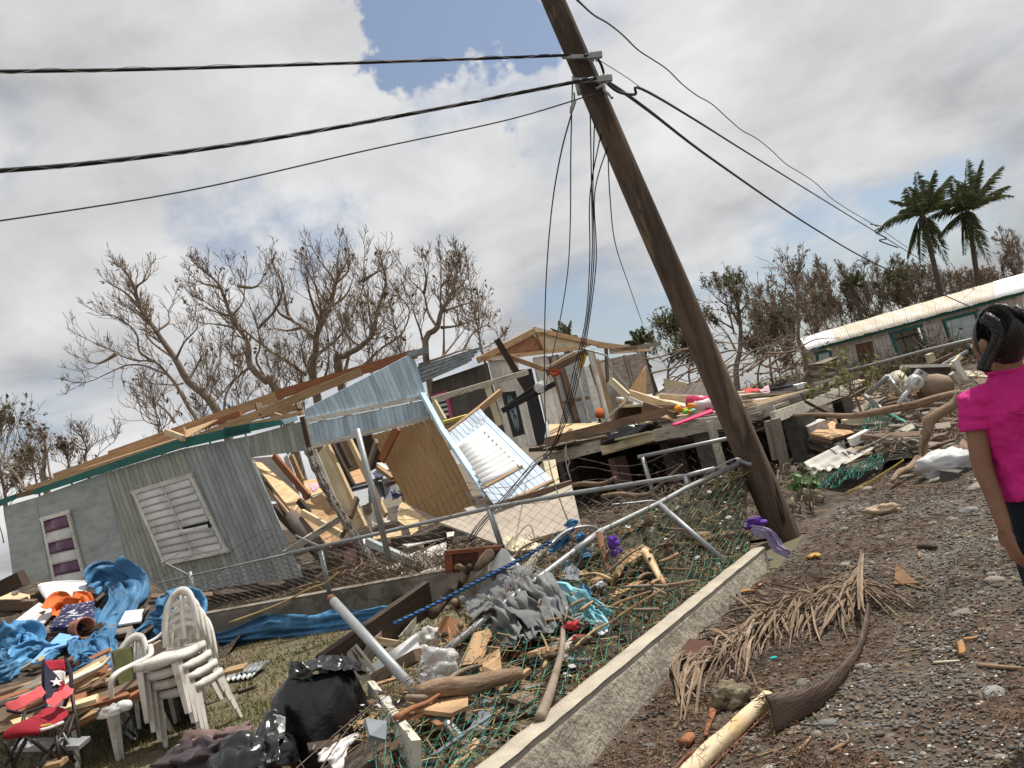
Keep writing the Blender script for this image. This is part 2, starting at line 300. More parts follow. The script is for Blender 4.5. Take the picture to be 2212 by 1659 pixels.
# ---------------------------------------------------------------- terrain
RW0=V((-.4665,3.4446,0)); RWD=V((.494,.869,0)).normalized(); RWN=V((RWD.y,-RWD.x,0))       # street wall; RWN points to the road
IWA=V((-6.2,12.06,0)); IWD=V((4.16,-1.95,0)).normalized(); IWN=V((-IWD.y,IWD.x,0)); IWN=IWN if IWN.y>0 else -IWN   # yard wall; IWN points to the houses
def sst(a,b,x):
    t=min(1,max(0,(x-a)/(b-a))); return t*t*(3-2*t)
def road_side(x,y): return (V((x,y,0))-RW0).dot(RWN)
def hgt(x,y):
    r=road_side(x,y); n=wave((x,y),.5,1)*.05+wave((x,y),1.7,2)*.022
    k=max(sst(0,.3,r),sst(8,11,y)*sst(.5,3,x))
    i=(V((x,y,0))-IWA).dot(IWN)
    g=.05+.32*sst(.02,.25,i)*sst(.6,-2.2,x)*sst(30,16,y)+n*.6
    far=sst(14,30,max(abs(x),y-8))
    return g*(1-k)+(n*.9)*k-far*n+wave((x,y),.06,5)*far*.25
def axis(lo,a,b,hi,st):
    v=[a+i*st for i in range(int((b-a)/st)+1)]; s=st; q=v[-1]
    while q<hi: s*=1.35; q+=s; v.append(q)
    s=st; q=v[0]
    while q>lo: s*=1.35; q-=s; v.insert(0,q)
    return v
ground_m=M('yard_earth',(.135,.105,.072),layers=[((.20,.165,.115),2.2,(1,1,1),.55,.08),((.105,.098,.050),1.1,(1,1,1),.55,.12)],var=.35,sc=9,bump=.7,bsc=30,rnd=0)
xs=axis(-700,-11,12,700,.16); ys=axis(-40,1,24,1200,.16)
mb=MB(); mb.grid([[V((x,y,hgt(x,y)-(.03 if (road_side(x,y)>.3 and -2<x<9 and 0<y<13) else 0))) for x in xs] for y in ys]); g=mb.build('ground',ground_m,None,True); g['kind']='structure'
gravel_m=M('road_gravel',(.098,.080,.062),layers=[((.080,.050,.031),1.0,(1,1,1),.50,.08),((.17,.15,.125),14,(1,1,1),.60,.05),((.27,.25,.225),34,(1,1,1),.69,.02)],var=.4,sc=22,bump=1.0,bsc=45,rnd=0)
mb=MB(); rows=[]
for j in range(190):
    y=.4+j*.068; x0=RW0.x+(y-RW0.y)*RWD.x/RWD.y+.0
    if y>7.0: x0=max(1.55,1.66+(y-7.)*.55)
    rows.append([V((x0+(11-x0)*(i/130),y,hgt(x0+(11-x0)*(i/130),y)+.006+wave((x0+(11-x0)*(i/130),y),5,3)*.008)) for i in range(131)])
rd=mb.grid(rows).build('gravel_road',gravel_m,None,True); rd['kind']='structure'
# ---------------------------------------------------------------- street wall (low concrete kerb wall) and yard wall
def wall_strip(name,a,b,zb,zt0,zt1,th,n,mats,label,rough=.012,seg=60,cap=.012):
    e=thing(name,label,'wall'); rng=random.Random(3); L_=(b-a).length; dd=(b-a).normalized()
    mb=MB(); rows=[]
    for i in range(seg+1):
        p=a+dd*(L_*i/seg); zt=zt0+(zt1-zt0)*i/seg; row=[]
        for k in range(9):
            z=zb+(zt-zb)*k/8; q=p+n*((rough*1.3*wave((p.x*5,p.y*5,z*9),1,4)) if k<7 else 0); row.append(V((q.x,q.y,z+(wave((p.x,p.y),5)*.008 if k==8 else 0))))
        for t in (.25,.5,.75,1): q=p-n*th*t; row.append(V((q.x,q.y,zt+wave((q.x,q.y),5)*.010-.004-(.01 if t==1 else 0))))
        q=p-n*th; row.append(V((q.x,q.y,zb)))
        rows.append(row)
    mb.grid(rows); k=len(mb.v); w=len(rows[0])
    mb.face(list(range(w)),[(0,0)]*w); mb.face(list(range(k-w,k))[::-1],[(0,0)]*w)
    o=mb.build('wall_body',mats[0],e,True)
    mb=MB(); rows=[]
    for i in range(seg+1):
        p=a+dd*(L_*i/seg); zt=zt0+(zt1-zt0)*i/seg
        rows.append([V((p.x,p.y,zt+cap+.005*wave((p.x,p.y),6)))-n*(t*th)+n*(.010 if t==0 else 0)+V((0,0,-cap if t in(0,1) else 0)) for t in (0,.1,.4,.7,.95,1)])
    mb.grid(rows).build('cap',mats[1],e,True)
    settle(e,(a+b)/2*1.0); return e
wall_strip('concrete_street_wall',RW0-RWD*2.6,V((1.683,7.222,0)),-.12,.425,.215,.10,RWN,(conc,conc_top),'low rough concrete wall along the gravel road, ending at the leaning pole',seg=110)
iw=[IWA-IWD*3.5+V((0,0,0)),IWA+IWD*6.3]
wall_strip('concrete_yard_wall',iw[0],iw[1],-.1,.60,.40,.14,-IWN,(conc_old,conc_old),'stained low concrete wall between the grass and the grey-blue house',rough=.006,cap=.006)
# cast stones showing in the street wall face
rng=random.Random(5)
# ---------------------------------------------------------------- leaning utility pole
pole=thing('utility_pole','dark brown timber utility pole leaning over the end of the street wall','pole')
pb=P((1704,1180),8.12); pt=P((1195,0),7.85); pt2=pt+(pt-pb)*.28
mb=MB(); rows=[]; ax=(pt2-pb).normalized(); ux=ax.orthogonal().normalized(); uy=ax.cross(ux)
for i in range(91):
    t=i/90; c=pb-ax*.35+(pt2-pb+ax*.35)*t; r=.143-.050*t
    rows.append([c+(ux*math.cos(a)+uy*math.sin(a))*(r*(1+.035*wave((math.cos(a)*1.5,math.sin(a)*1.5,t*4),1.5,2)+.05*wave((math.cos(a)*5,math.sin(a)*5,t*5),1.2,6))) for a in [2*PI*j/28 for j in range(28)]])
mb.grid(rows,True); mb.face(list(range(len(mb.v)-28,len(mb.v))),[(0,0)]*28); mb.build('shaft',polewood,pole,True)
def on_pole(p): # nearest point of the pole axis to the line of sight
    best=min((pb+(pt2-pb)*(i/400) for i in range(401)),key=lambda q:((q-CAM).normalized()-ray(p).normalized()).length); return best
settle(pole,pb)
# ---------------------------------------------------------------- grey-blue house on the left, racked and torn open
H=thing('collapsed_house','grey-green wooden house torn open, with a teal fascia and no roof','house')
PL=Plane(P((10,1095),14.),P((650,905),12.3),P((650,1255),12.35))
ez=PL.n if PL.n.dot(CAM-PL.o)>0 else -PL.n
def on(pl,f,pts): return [pl(f(*q)) for q in pts]
slab('wall_panel',[PL(z1(35,985)),PL(z1(308,905)),PL(d(122,1330)),PL(d(40,1345))],.03,p_greyb,H)
slab('wall_panel',[PL(z1(312,905)),PL(z1(908,690)),PL(z2(1195,225)),PL(d(124,1330))],.03,p_greyb,H)
al=PL(z4(430,1100))-PL(z4(195,560)); al2=PL(z1(1180,1560))-PL(z1(910,690))
boards(H,[PL(z1(912,690)),PL(z1(1590,480)),PL(z1(1990,1500)),PL(d(418,1277)),PL(z2(1200,228))],(al2*.6+al*.4),.088,.022,p_grey,gap=.009)
boards(H,[PL(z1(1595,480)),PL(z4(183,366)),PL(z4(193,560)),PL(z4(650,1600)),PL(d(420,1276)),PL(z1(1998,1500))],(al*.75+al2*.25),.088,.022,p_greyb,gap=.009)
boards(H,[PL(z4(186,366)),PL(z4(642,240)),PL(z4(672,496)),PL(z4(196,556))],PL(z4(230,556))-PL(z4(190,366)),.085,.022,p_grey)
for q,mt in (([(0,930),(175,868),(186,905),(0,992)],p_teal),([(176,866),(330,823),(345,868),(196,904)],lum_old),([(331,830),(1600,392),(1612,472),(346,874)],p_teal),([(1601,392),(2212,255),(2212,338),(1613,472)],p_teal)):
    slab('fascia',[PL(z1(*p))+ez*.10 for p in q],.03,mt,H)
slab('fascia',[PL(z4(*p))+ez*.10 for p in [(-5,291),(485,224),(505,264),(-2,376)]],.03,p_teal,H)
slab('fascia',[PL(z4(*p))+ez*.08 for p in [(490,222),(620,190),(632,222),(512,268)]],.03,p_blue,H)
# tall thin window with purple panes, and the two-leaf louvre window
def louvre_window(par,pl,f,tl,tr,br,bl,n,leaves,mats,frame_m,off,fw=.06,tilt=.5,skip=()):
    A=[pl(f(*q)) for q in (tl,tr,br,bl)]; nn=pl.n if pl.n.dot(CAM-A[0])>0 else -pl.n; A=[a+nn*off for a in A]
    w=newobj('window',None,par)
    def q(u,v): return (A[0]*(1-u)+A[1]*u)*(1-v)+(A[3]*(1-u)+A[2]*u)*v
    W_=(A[1]-A[0]).length; Hh=(A[3]-A[0]).length; fu=fw/W_; fv=fw/Hh
    for pts in ([(-.6*fu,-.3*fv),(1+.6*fu,-.3*fv),(1+.2*fu,fv*1.1),(-.2*fu,fv*1.1)],[(0,fv*1.1),(fu,fv*1.1),(fu,1-fv),(0,1-fv)],[(1-fu,fv*1.1),(1,fv*1.1),(1,1-fv),(1-fu,1-fv)],[(-.3*fu,1-fv),(1+.3*fu,1-fv),(1+.5*fu,1.02),(-.5*fu,1.02)]):
        MB().prism([q(*p)+nn*.03 for p in pts],-nn*.045).build('frame',frame_m,w)
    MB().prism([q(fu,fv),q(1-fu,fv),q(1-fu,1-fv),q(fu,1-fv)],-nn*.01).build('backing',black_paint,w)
    for l in range(leaves):
        u0=fu+(1-2*fu)*l/leaves; u1=fu+(1-2*fu)*(l+1)/leaves-.012
        for i in range(n):
            if (l,i) in skip: continue
            v0=fv+(1-2*fv)*(i/n); v1=fv+(1-2*fv)*((i+1.12)/n); v1=min(v1,1-fv*.6)
            a,b,c,e_=q(u0,v0),q(u1,v0),q(u1,v1),q(u0,v1); rows=[]
            for s in range(6):
                t=s/5; h=.004+.022*t+.008*math.sin(t*PI); rows.append([a+(e_-a)*t+nn*h,b+(c-b)*t+nn*h])
            mm=MB().grid(rows); o=mm.build('louvre',mats[i%len(mats)] ,w,True); so=o.modifiers.new('t','SOLIDIFY'); so.thickness=.004
    if leaves>1: MB().prism([q(.5-.008,fv),q(.5+.012,fv),q(.5+.012,1-fv),q(.5-.008,1-fv)],nn*.034).build('mullion',frame_m,w)
    return w
louvre_window(H,PL,z1,(375,1085),(615,1015),(775,1640),(500,1690),6,1,[purple_pane,white_metal],p_white,.028,.045)
lw=louvre_window(H,PL,z1,(1168,852),(1680,695),(1995,1365),(1440,1480),10,2,[white_metal],p_white,.028,.05,skip=((1,6),))
# crumpled louvre of the broken leaf
c0=[PL(z1(*q))+ez*.075 for q in ((1605,1180),(1835,1130),(1860,1185),(1615,1222))]
MB().grid([[c0[0],c0[0].lerp(c0[1],.5)+ez*.05,c0[1]],[c0[0].lerp(c0[3],.5)+ez*.03,c0[0].lerp(c0[2],.5)+ez*.08,c0[1].lerp(c0[2],.5)+ez*.02],[c0[3],c0[3].lerp(c0[2],.5)+ez*.01,c0[2]]]).build('louvre',white_metal,lw,True)
# roof timbers left on the walls
def bm(par,f,a,b,D0,D1,w,h,mt,name='rafter',tw=0): return beam(name,P(f(*a),D0),P(f(*b),D1),w,h,mt,par,CU,tw)
bm(H,d,(60,1056),(372,958),14.1,13.2,.10,.075,lum_new); bm(H,d,(372,956),(655,891),13.2,12.4,.09,.06,lum_new)
bm(H,d,(118,1031),(400,930),14.5,13.8,.05,.13,lum_new); bm(H,d,(237,985),(598,856),14.6,14.4,.05,.17,lum_new); bm(H,d,(598,853),(900,764),14.4,14.3,.05,.16,lum_red)
bm(H,d,(400,958),(600,878),13.5,13.5,.05,.14,lum_new); bm(H,d,(598,878),(781,803),13.5,13.9,.05,.13,lum_new); bm(H,d,(150,1022),(520,893),14.6,14.3,.05,.10,lum_red)
bm(H,z1,(1445,330),(1600,390),13.7,12.7,.05,.09,lum_pale); bm(H,z4,(255,95),(290,200),13.7,13.5,.09,.09,lum_old); bm(H,z4,(595,70),(625,150),13.8,13.6,.07,.07,lum_old)
bm(H,z4,(200,200),(640,110),13.9,14.6,.05,.12,lum_new); bm(H,z4,(280,150),(560,240),14.4,13.2,.05,.09,lum_new)
slab('roof_board',[P(d(125,1036),14.0),P(d(390,952),13.3),P(d(470,905),14.2),P(d(240,984),14.6)],.02,lum_new,H)
# pale blue gable end
PG=Plane(P((655,890),12.3),P((925,890),13.7),P((668,970),12.3)); gz=PG.n if PG.n.dot(CAM-PG.o)>0 else -PG.n
ga=PG(z4(760,430))-PG(z4(700,100))
boards(H,[PG(p) for p in (d(659,884),d(880,768),d(897,778),d(920,852),d(660,906))],PG(y5(880,1190))-PG(y5(770,920)),.083,.02,p_blue,gap=.009)
boards(H,[PG(p) for p in (z4(700,262),z4(1690,60),z4(1722,200),z4(720,455))],PG(z4(1400,262))-PG(z4(1370,105)),.083,.02,p_blue,gap=.009)
for q in ([(640,222),(1735,0),(1742,40),(650,266)],[(698,442),(1750,188),(1758,224),(706,484)],[(648,268),(690,258),(730,434),(700,442)],[(1690,55),(1728,42),(1752,186),(1722,195)]):
    slab('trim',[PG(z4(*p))+gz*.025 for p in q],.03,p_white,H)
bm(H,d,(884,768),(919,757),13.7,13.4,.09,.09,galv_old,'ridge_cap'); 
bm(H,z4,(640,200),(705,490),12.15,12.15,.07,.06,lum_dark,'corner_post')
mb=MB(); k=[(690,480),(760,640),(860,850),(1000,1080),(1130,1300),(1250,1450),(1310,1560)]
mb.tube(smoothpath([P(z4(*q),12.1-.06*i)+V((0,0,.01*math.sin(i*5))) for i,q in enumerate(k)],4),[.062+.012*math.sin(i*2.1) for i in range(25)],6); mb.build('corner_post',painted('peeling_post',(.40,.36,.31),bare=(.07,.05,.04),th=.50),H)
slab('board',[P(z4(*q),12.25) for q in ((715,490),(760,480),(1010,1100),(960,1110))],.02,p_white,H)
# inner walls, floor, and the studs that still stand
FL=[P(d(650,1262),12.6),P(d(300,1308),13.4),P(d(420,1180),18.),P(d(1080,1062),16.5),P(d(1010,1120),12.9)]
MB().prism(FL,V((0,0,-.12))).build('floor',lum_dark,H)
PB=Plane(P((560,1000),16.4),P((900,900),16.6),P((600,1200),16.2))
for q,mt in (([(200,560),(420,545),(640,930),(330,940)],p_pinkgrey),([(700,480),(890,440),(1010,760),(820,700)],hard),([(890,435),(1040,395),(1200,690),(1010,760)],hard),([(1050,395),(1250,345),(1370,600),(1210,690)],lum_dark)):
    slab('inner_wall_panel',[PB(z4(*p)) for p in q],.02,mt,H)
for a,b,D0,D1,w,h,mt in (((395,540),(700,900),14.6,14.0,.05,.12,lum_red),((500,545),(580,760),15.5,15.3,.03,.14,p_white),((545,540),(640,760),15.2,15.0,.05,.11,lum_new),
    ((860,450),(1190,1170),13.6,12.9,.05,.10,lum_pale),((1050,395),(1370,1060),14.2,13.2,.05,.11,lum_pale),((800,500),(1130,1190),13.7,13.0,.02,.30,p_cream),((1290,410),(1210,660),13.4,13.8,.05,.10,lum_grey),((1470,300),(1330,580),13.6,13.8,.05,.13,lum_red),((900,450),(1080,800),14.6,14.3,.06,.10,lum_dark),((960,430),(1060,640),15.4,15.2,.06,.10,lum_dark)):
    bm(H,z4,a,b,D0,D1,w,h,mt,'stud')
# brown beaded inner wall leaning out, with its blue edge boards
PW=Plane(P(z4(1240,360),14.3),P(z4(1790,215),13.6),P(z4(2150,1000),12.7))
boards(H,[PW(z4(*p)) for p in ((1240,362),(1790,215),(2175,1010),(1830,1090),(1560,965),(1368,602))],PW(z4(1800,1020))-PW(z4(1480,300)),.105,.02,p_brown,name='beadboard',gap=.012)
bm(H,d,(912,850),(960,938),13.6,13.2,.10,.05,p_blue,'edge_board'); bm(H,d,(957,930),(1053,1072),13.2,12.3,.11,.05,p_blue,'edge_board'); bm(H,z4,(1720,60),(1800,215),13.75,13.6,.05,.09,lum_old,'edge_board')
settle(H,P((480,1275),13))
# fallen blue-white wall section with its louvre window
FP=thing('fallen_wall_panel','pale blue-white wall section with a louvre window, fallen against the torn house','wall panel')
PF=Plane(P(z5(150,995),13.6),P(z5(420,790),14.3),P(z5(1055,1410),12.6)); fz=PF.n if PF.n.dot(CAM-PF.o)>0 else -PF.n
fa=PF(z5(1055,1410))-PF(z5(420,790))
for q in ([(150,995),(420,790),(470,850),(222,1110)],[(470,850),(1055,1410),(975,1485),(452,965)],[(222,1110),(452,965),(470,982),(236,1128)],[(224,1106),(468,852),(451,962)],[(445,1498),(790,1312),(975,1485),(560,1640)],[(205,1120),(236,1128),(445,1498),(560,1640),(520,1600)]):
    boards(FP,[PF(z5(*p)) for p in q],fa,.10,.022,p_lwhite,gap=.012)
for q in ([(150,997),(420,792),(408,775),(140,985)],[(1055,1412),(560,1642),(585,1655),(1070,1425)],[(440,1500),(795,1310),(780,1290),(430,1480)]):
    slab('edge_batten',[PF(z5(*p))+fz*.02 for p in q],.04,lum_new,FP)
wn=newobj('window',None,FP)
for q in ([(215,1125),(455,958),(470,985),(235,1150)],[(455,975),(790,1300),(765,1318),(440,995)]):
    MB().prism([PF(z5(*p))+fz*.05 for p in q],-fz*.05).build('frame',white_clean,wn)
MB().prism([PF(z5(*p))+fz*.004 for p in ((235,1150),(450,1000),(770,1320),(445,1490))],-fz*.01).build('backing',greyp,wn)  # grey sheet stands in for the dark gaps between the open slats
for i in range(9):
    t0=i/9; t1=t0+.10; a,b,c,e_=[PF(z5(*p)) for p in ((238,1152),(450,1002),(768,1318),(445,1486))]
    l0,r0,l1,r1=a.lerp(e_,t0),b.lerp(c,t0),a.lerp(e_,t1),b.lerp(c,t1)
    op=.07 if i<4 else .045
    o=MB().grid([[l0+fz*.075,r0+fz*.075],[l0.lerp(l1,.5)+fz*(.06-op*.6),r0.lerp(r1,.5)+fz*(.06-op*.6)],[l1+fz*.012,r1+fz*.012]]).build('louvre',white_clean,wn,True); so=o.modifiers.new('t','SOLIDIFY'); so.thickness=.004
settle(FP,PF(z5(600,1500)))
# ---------------------------------------------------------------- gabled house in the middle, on a torn deck
H2=thing('gabled_wreck','white plank house on piles, stripped to its studs under a small plywood gable','house')
C0=P(z5(497,372),18.); 
PR=Plane(C0,P(d(1371,757),22.),P(z5(655,1050),18.)); PLf=Plane(C0,P(z5(0,470),19.6),P(z5(655,1050),18.)); rn=PR.n if PR.n.dot(CAM-PR.o)>0 else -PR.n; ln=PLf.n if PLf.n.dot(CAM-PLf.o)>0 else -PLf.n
vd=PR(z5(655,1050))-PR(z5(497,372))
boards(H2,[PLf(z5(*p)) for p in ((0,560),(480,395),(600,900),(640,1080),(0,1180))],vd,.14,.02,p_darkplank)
boards(H2,[PR(z5(*p)) for p in ((497,375),(742,345),(758,445),(900,1060),(918,1112),(790,1138),(660,1060))],vd,.30,.03,p_white,gap=.004)
slab('door',[PR(z5(*p))-rn*.05 for p in ((765,455),(885,440),(1010,960),(990,1095),(925,1110))],.03,M('dark_grey_panel',(.035,.037,.04),var=.2,bump=.1),H2)  # flat dark grey panel set across the door opening
boards(H2,[PR(z5(*p)) for p in ((885,350),(1005,330),(1165,925),(1020,935))],vd,.18,.025,p_white,gap=.01)
# back walls seen through the open studs
PRb=Plane(PR.o-rn*2.2,P(z5(1371,250),24.5),PR.o-rn*2.2+vd)
for q,mt in (([(1090,330),(1290,290),(1440,905),(1200,935)],p_greyb),([(1010,340),(1100,320),(1260,920),(1180,935)],lum_old),([(1320,430),(1560,380),(1640,900),(1440,905)],p_white),([(1440,380),(1700,330),(1790,640),(1700,900),(1480,890)],ply_grey),([(1700,330),(1850,300),(1940,660),(1740,690)],ply_grey)):
    slab('inner_wall_panel',[PRb(z5(*p)) for p in q],.02,mt,H2)
def st(a,b,mt,w=.09,off=0,name='stud'): 
    return MB().beam(PR(z5(*a))-rn*off,PR(z5(*b))-rn*off,.05,w,rn.cross(vd)).build(name,mt,H2)
for a,b,mt,w,o in (((900,360),(1010,900),p_white,.12,0),((1110,330),(1255,925),lum_old,.10,.3),((1190,300),(1340,910),p_greyb,.16,.5),((1245,420),(1385,905),lum_old,.2,.4),((1300,380),(1420,890),p_white,.09,.2),((1375,280),(1540,910),p_white,.14,0),((1410,280),(1570,905),lum_new,.22,.1),((1465,360),(1620,900),lum_new,.24,.15),((1545,250),(1560,560),lum_old,.09,.1),((1700,330),(1760,520),lum_old,.1,1.2),((1835,290),(1940,655),lum_grey,.09,.6)):
    st(a,b,mt,w,o)
for a,b,w in (((1140,745),(1450,680),.09),((1160,770),(1210,905),.12)): st(a,b,lum_old,w,.3,'rail')
# gable triangle
for q,mt in (([(420,372),(870,125),(975,300),(700,335)],M('red_plywood',(.36,.185,.10),layers=[((.25,.11,.06),2.5,(1,5,5),.58,.06),((.46,.28,.17),5,(1,3,3),.62,.05)],uv=True,st=(1,4,4),bump=.08)),([(915,135),(1420,232),(1260,285),(985,302)],p_cream)):
    slab('gable_panel',[PR(z5(*p))+rn*.02 for p in q],.02,mt,H2)
for a,b,mt,w,nm in (((385,378),(880,118),lum_new,.13,'rafter'),((870,110),(1430,235),lum_new,.11,'rafter'),((1425,240),(1770,285),lum_new,.14,'rafter'),((895,130),(975,305),lum_new,.12,'stud'),((400,372),(1310,268),lum_new,.08,'plate'),((500,372),(745,345),p_white,.05,'plate'),((1540,310),(1890,285),lum_pale,.07,'plate'),((1540,300),(1975,232),lum_grey,.10,'rafter')):
    MB().beam(PR(z5(*a))+rn*.06,PR(z5(*b))+rn*.06,.06,w,vd).build(nm,mt,H2)
slab('ridge_piece',[PR(z5(*p))+rn*.1 for p in ((868,108),(885,98),(975,118),(980,135),(875,136))],.05,p_cream,H2)
# zinc overhang on the left slope
corrugated('roof_sheet',PLf(z5(432,372))+ln*.35,PLf(z5(425,258)),PLf(z5(-150,440)),PLf(z5(-120,610))+ln*.35,.11,.022,galv_old,H2)
# pink framed window with hanging louvres on the dark wall
w2=newobj('window',None,H2)
for q in ([(-60,690),(130,640),(150,665),(-60,715)],[(125,640),(150,640),(200,870),(172,872)]): MB().prism([PLf(z5(*p))+ln*.05 for p in q],-ln*.05).build('frame',p_pink,w2)
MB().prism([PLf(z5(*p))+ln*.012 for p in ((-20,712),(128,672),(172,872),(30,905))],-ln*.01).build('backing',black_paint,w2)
for i in range(4):
    y=705+i*42; MB().prism([PLf(z5(*p))+ln*.035 for p in ((45+i*8,y+14),(135+i*9,y-8),(140+i*9,y+14),(52+i*8,y+36))],-ln*.012).build('louvre',white_metal,w2)
settle(H2,P(d(1160,962),18.5))
# the oval-glass door panel and loose timbers of this house
OD=thing('oval_glass_door','black door with an oval leaded glass, propped against the white plank wall','door')
PO=Plane(P(z5(610,650),17.3),P(z5(735,640),17.4),P(z5(700,1040),17.1)); on_=PO.n if PO.n.dot(CAM-PO.o)>0 else -PO.n
cor=[PO(z5(*p)) for p in ((610,652),(730,640),(812,1012),(715,1042))]
def oq(u,v): return (cor[0]*(1-u)+cor[1]*u)*(1-v)+(cor[3]*(1-u)+cor[2]*u)*v
ov=[(.5+.30*math.cos(a)*(1+.0*math.sin(a)),.48+.42*math.sin(a)) for a in [2*PI*i/32 for i in range(32)]]
mb=MB(); 
def rect_pt(i):
    a=2*PI*i/32; c,s=math.cos(a),math.sin(a); k=1/max(abs(c),abs(s)); return (.5+.5*c*k,.5+.5*s*k)
mb.grid([[oq(*rect_pt(i)) for i in range(33)],[oq(*ov[i%32]) for i in range(33)],[oq(*ov[i%32])-on_*.05 for i in range(33)]]); mb.grid([[oq(*rect_pt(i))-on_*.05 for i in range(33)],[oq(*rect_pt(i)) for i in range(33)]])
mb.build('door_leaf',black_paint,OD)
MB().prism([oq(*p)-on_*.03 for p in ov],-on_*.006).build('oval_pane',M('frosted_glass',(.30,.40,.44),var=.15,rough=.15,bump=.05,spec=.6),OD)
for pts in ([(.5,.08),(.42,.3),(.5,.5),(.6,.7),(.5,.88)],[(.5,.08),(.6,.3),(.5,.5),(.4,.7),(.5,.88)],[(.25,.36),(.5,.5),(.76,.62)]):
    tube('lead_line',[oq(*p)-on_*.022 for p in pts],.006,black_paint,OD,5,k=4)
settle(OD,PO(z5(760,1030)))
GRP='loose timbers about the gabled house'
def loose(f,a,b,D0,D1,w,h,mt,name,label,cat='timber',grp=None,tw=0,up=None): 
    o=beam(name,P(f(*a),D0),P(f(*b),D1),w,h,mt,None,up or CU,tw); return tag(o,label,cat,grp)
for a,b,D0,D1,w,h,mt,name,label in (
 ((565,190),(835,640),17.2,17.2,.09,.13,lum_dark,'broken_rafter','long dark rafter leaning across the front of the gabled house'),
 ((680,345),(985,455),17.3,17.0,.05,.10,lum_new,'broken_rafter','tan rafter end meeting the red cloth under the gable'),
 ((1010,445),(1240,320),17.0,17.4,.05,.09,lum_new,'broken_rafter','bright tan batten rising to the right above the red cloth'),
 ((1000,480),(1350,300),16.9,17.4,.05,.14,lum_old,'broken_rafter','dark brown beam rising to the yellow cloth'),
 ((610,810),(960,560),16.3,16.4,.07,.07,black_paint,'black_beam','upper of two crossed black steel bars before the oval door'),
 ((612,815),(1075,575),16.2,16.3,.07,.10,black_paint,'black_beam','lower of two crossed black steel bars before the oval door'),
 ((0,720),(838,475),15.2,16.2,.04,.10,p_grimy,'white_rail','long thin cream rail crossing the dark plank wall'),
 ((480,590),(590,940),15.8,15.8,.05,.12,p_cream,'white_post','cream post standing under the long thin rail'),
 ((15,735),(110,900),15.2,15.0,.05,.12,p_cream,'white_post','short cream post beside the pink window frame'),
 ((420,800),(600,650),14.6,15.2,.05,.12,lum_new,'rafter_stub','new tan rafter stub above the fallen blue-white panel'),
 ((100,915),(310,855),14.6,14.8,.10,.05,M('yellow_strip',(.60,.50,.14),bump=.2),'yellow_strip','yellow strip lying behind the fallen panel top'),
 ((110,950),(320,890),14.7,14.9,.05,.18,p_grimy,'cream_board','cream board behind the fallen panel top'),
 ): loose(z5,a,b,D0,D1,w,h,mt,name,label)
# ---------------------------------------------------------------- the deck
DK=thing('wooden_deck','torn timber deck on piles, sloping down toward the leaning pole','deck')
dA=P(z5(990,1120),17.); dB=P(d(1480,940),14.3); dC=P(d(1652,906),13.2); dD=P(d(1858,822),19.5); dE=P(d(1440,860),24.); dF=P(d(1140,965),20.)
def db(a,b,w,h,mt,name='rim_beam',up=None): return beam(name,a,b,w,h,mt,DK,up)
db(P(z5(985,1240),16.6),P(z5(1480,1110),15.4),.06,.21,p_grimy); db(P(z5(1485,1150),15.4),P(z5(1940,1030),14.4),.06,.13,p_cream); db(P(z5(1490,1185),15.5),P(z5(1945,1060),14.5),.05,.06,p_cream)
db(P(z5(1940,1030),14.3),P(z7(600,900),13.7),.06,.20,p_grimy); db(P(z7(20,985),14.35),P(z7(600,890),13.75),.05,.16,lum_grey,'joist'); db(P(z7(640,900),13.6),P(z7(1000,800),13.3),.06,.16,p_grimy)
db(P(z7(985,870),12.9),P(z7(1620,640),17.2),.08,.17,p_grimy); db(P(z7(1000,860),13.1),P(z7(1480,670),16.0),.05,.07,p_grimy); db(P(z7(1480,660),16.8),P(z7(1740,565),19.4),.05,.15,p_grimy)
rng=random.Random(8)
# deck boards as single planks
for i in range(26):
    t=(i+.5)/26; a=dB.lerp(dC,min(1,t*1.0)) if False else None
    l=dA.lerp(dF,t*.98); r=dB.lerp(dE,t*.98); off=rng.uniform(-.3,.3); k=rng.random()
    if k<.12: continue
    db(l+(r-l).normalized()*abs(off),r+(r-l).normalized()*off*.6+V((0,0,rng.uniform(-.01,.03))),.20,.03,rng.choice([lum_dark,lum_old,lum_dark,lum_grey]),'deck_board',V((0,0,1)))
for i in range(22):
    t=(i+.5)/22; l=dB.lerp(dE,t*.98); r=dC.lerp(dD,t*.98); off=rng.uniform(-.4,.25)
    if rng.random()<.1: continue
    db(l+(r-l).normalized()*.05,r+(r-l).normalized()*off+V((0,0,rng.uniform(-.01,.04))),.22,.03,rng.choice([lum_grey,lum_old,lum_grey,lum_pale]),'deck_board',V((0,0,1)))
for i in range(9):   # joist ends along the right edge
    t=i/8; a=P(z7(1130,770),14.0).lerp(P(z7(1730,510),19.5),t); db(a,a+V((-1.2,.55,.02)),.05,.20,lum_grey,'joist')
for a,b,D0,D1 in (((790,800),(1590,540),13.6,18.2),((800,770),(1300,630),14.0,17.),((740,690),(1140,660),16.,17.2),((820,850),(1080,750),13.3,13.9),((1300,580),(1730,480),17.5,20.),((770,750),(1240,650),14.6,16.8),((1320,600),(1600,520),17.2,19.)):
    db(P(z7(*a),D0),P(z7(*b),D1),.16,.05,rng.choice([lum_grey,lum_pale,lum_grey]),'deck_board')
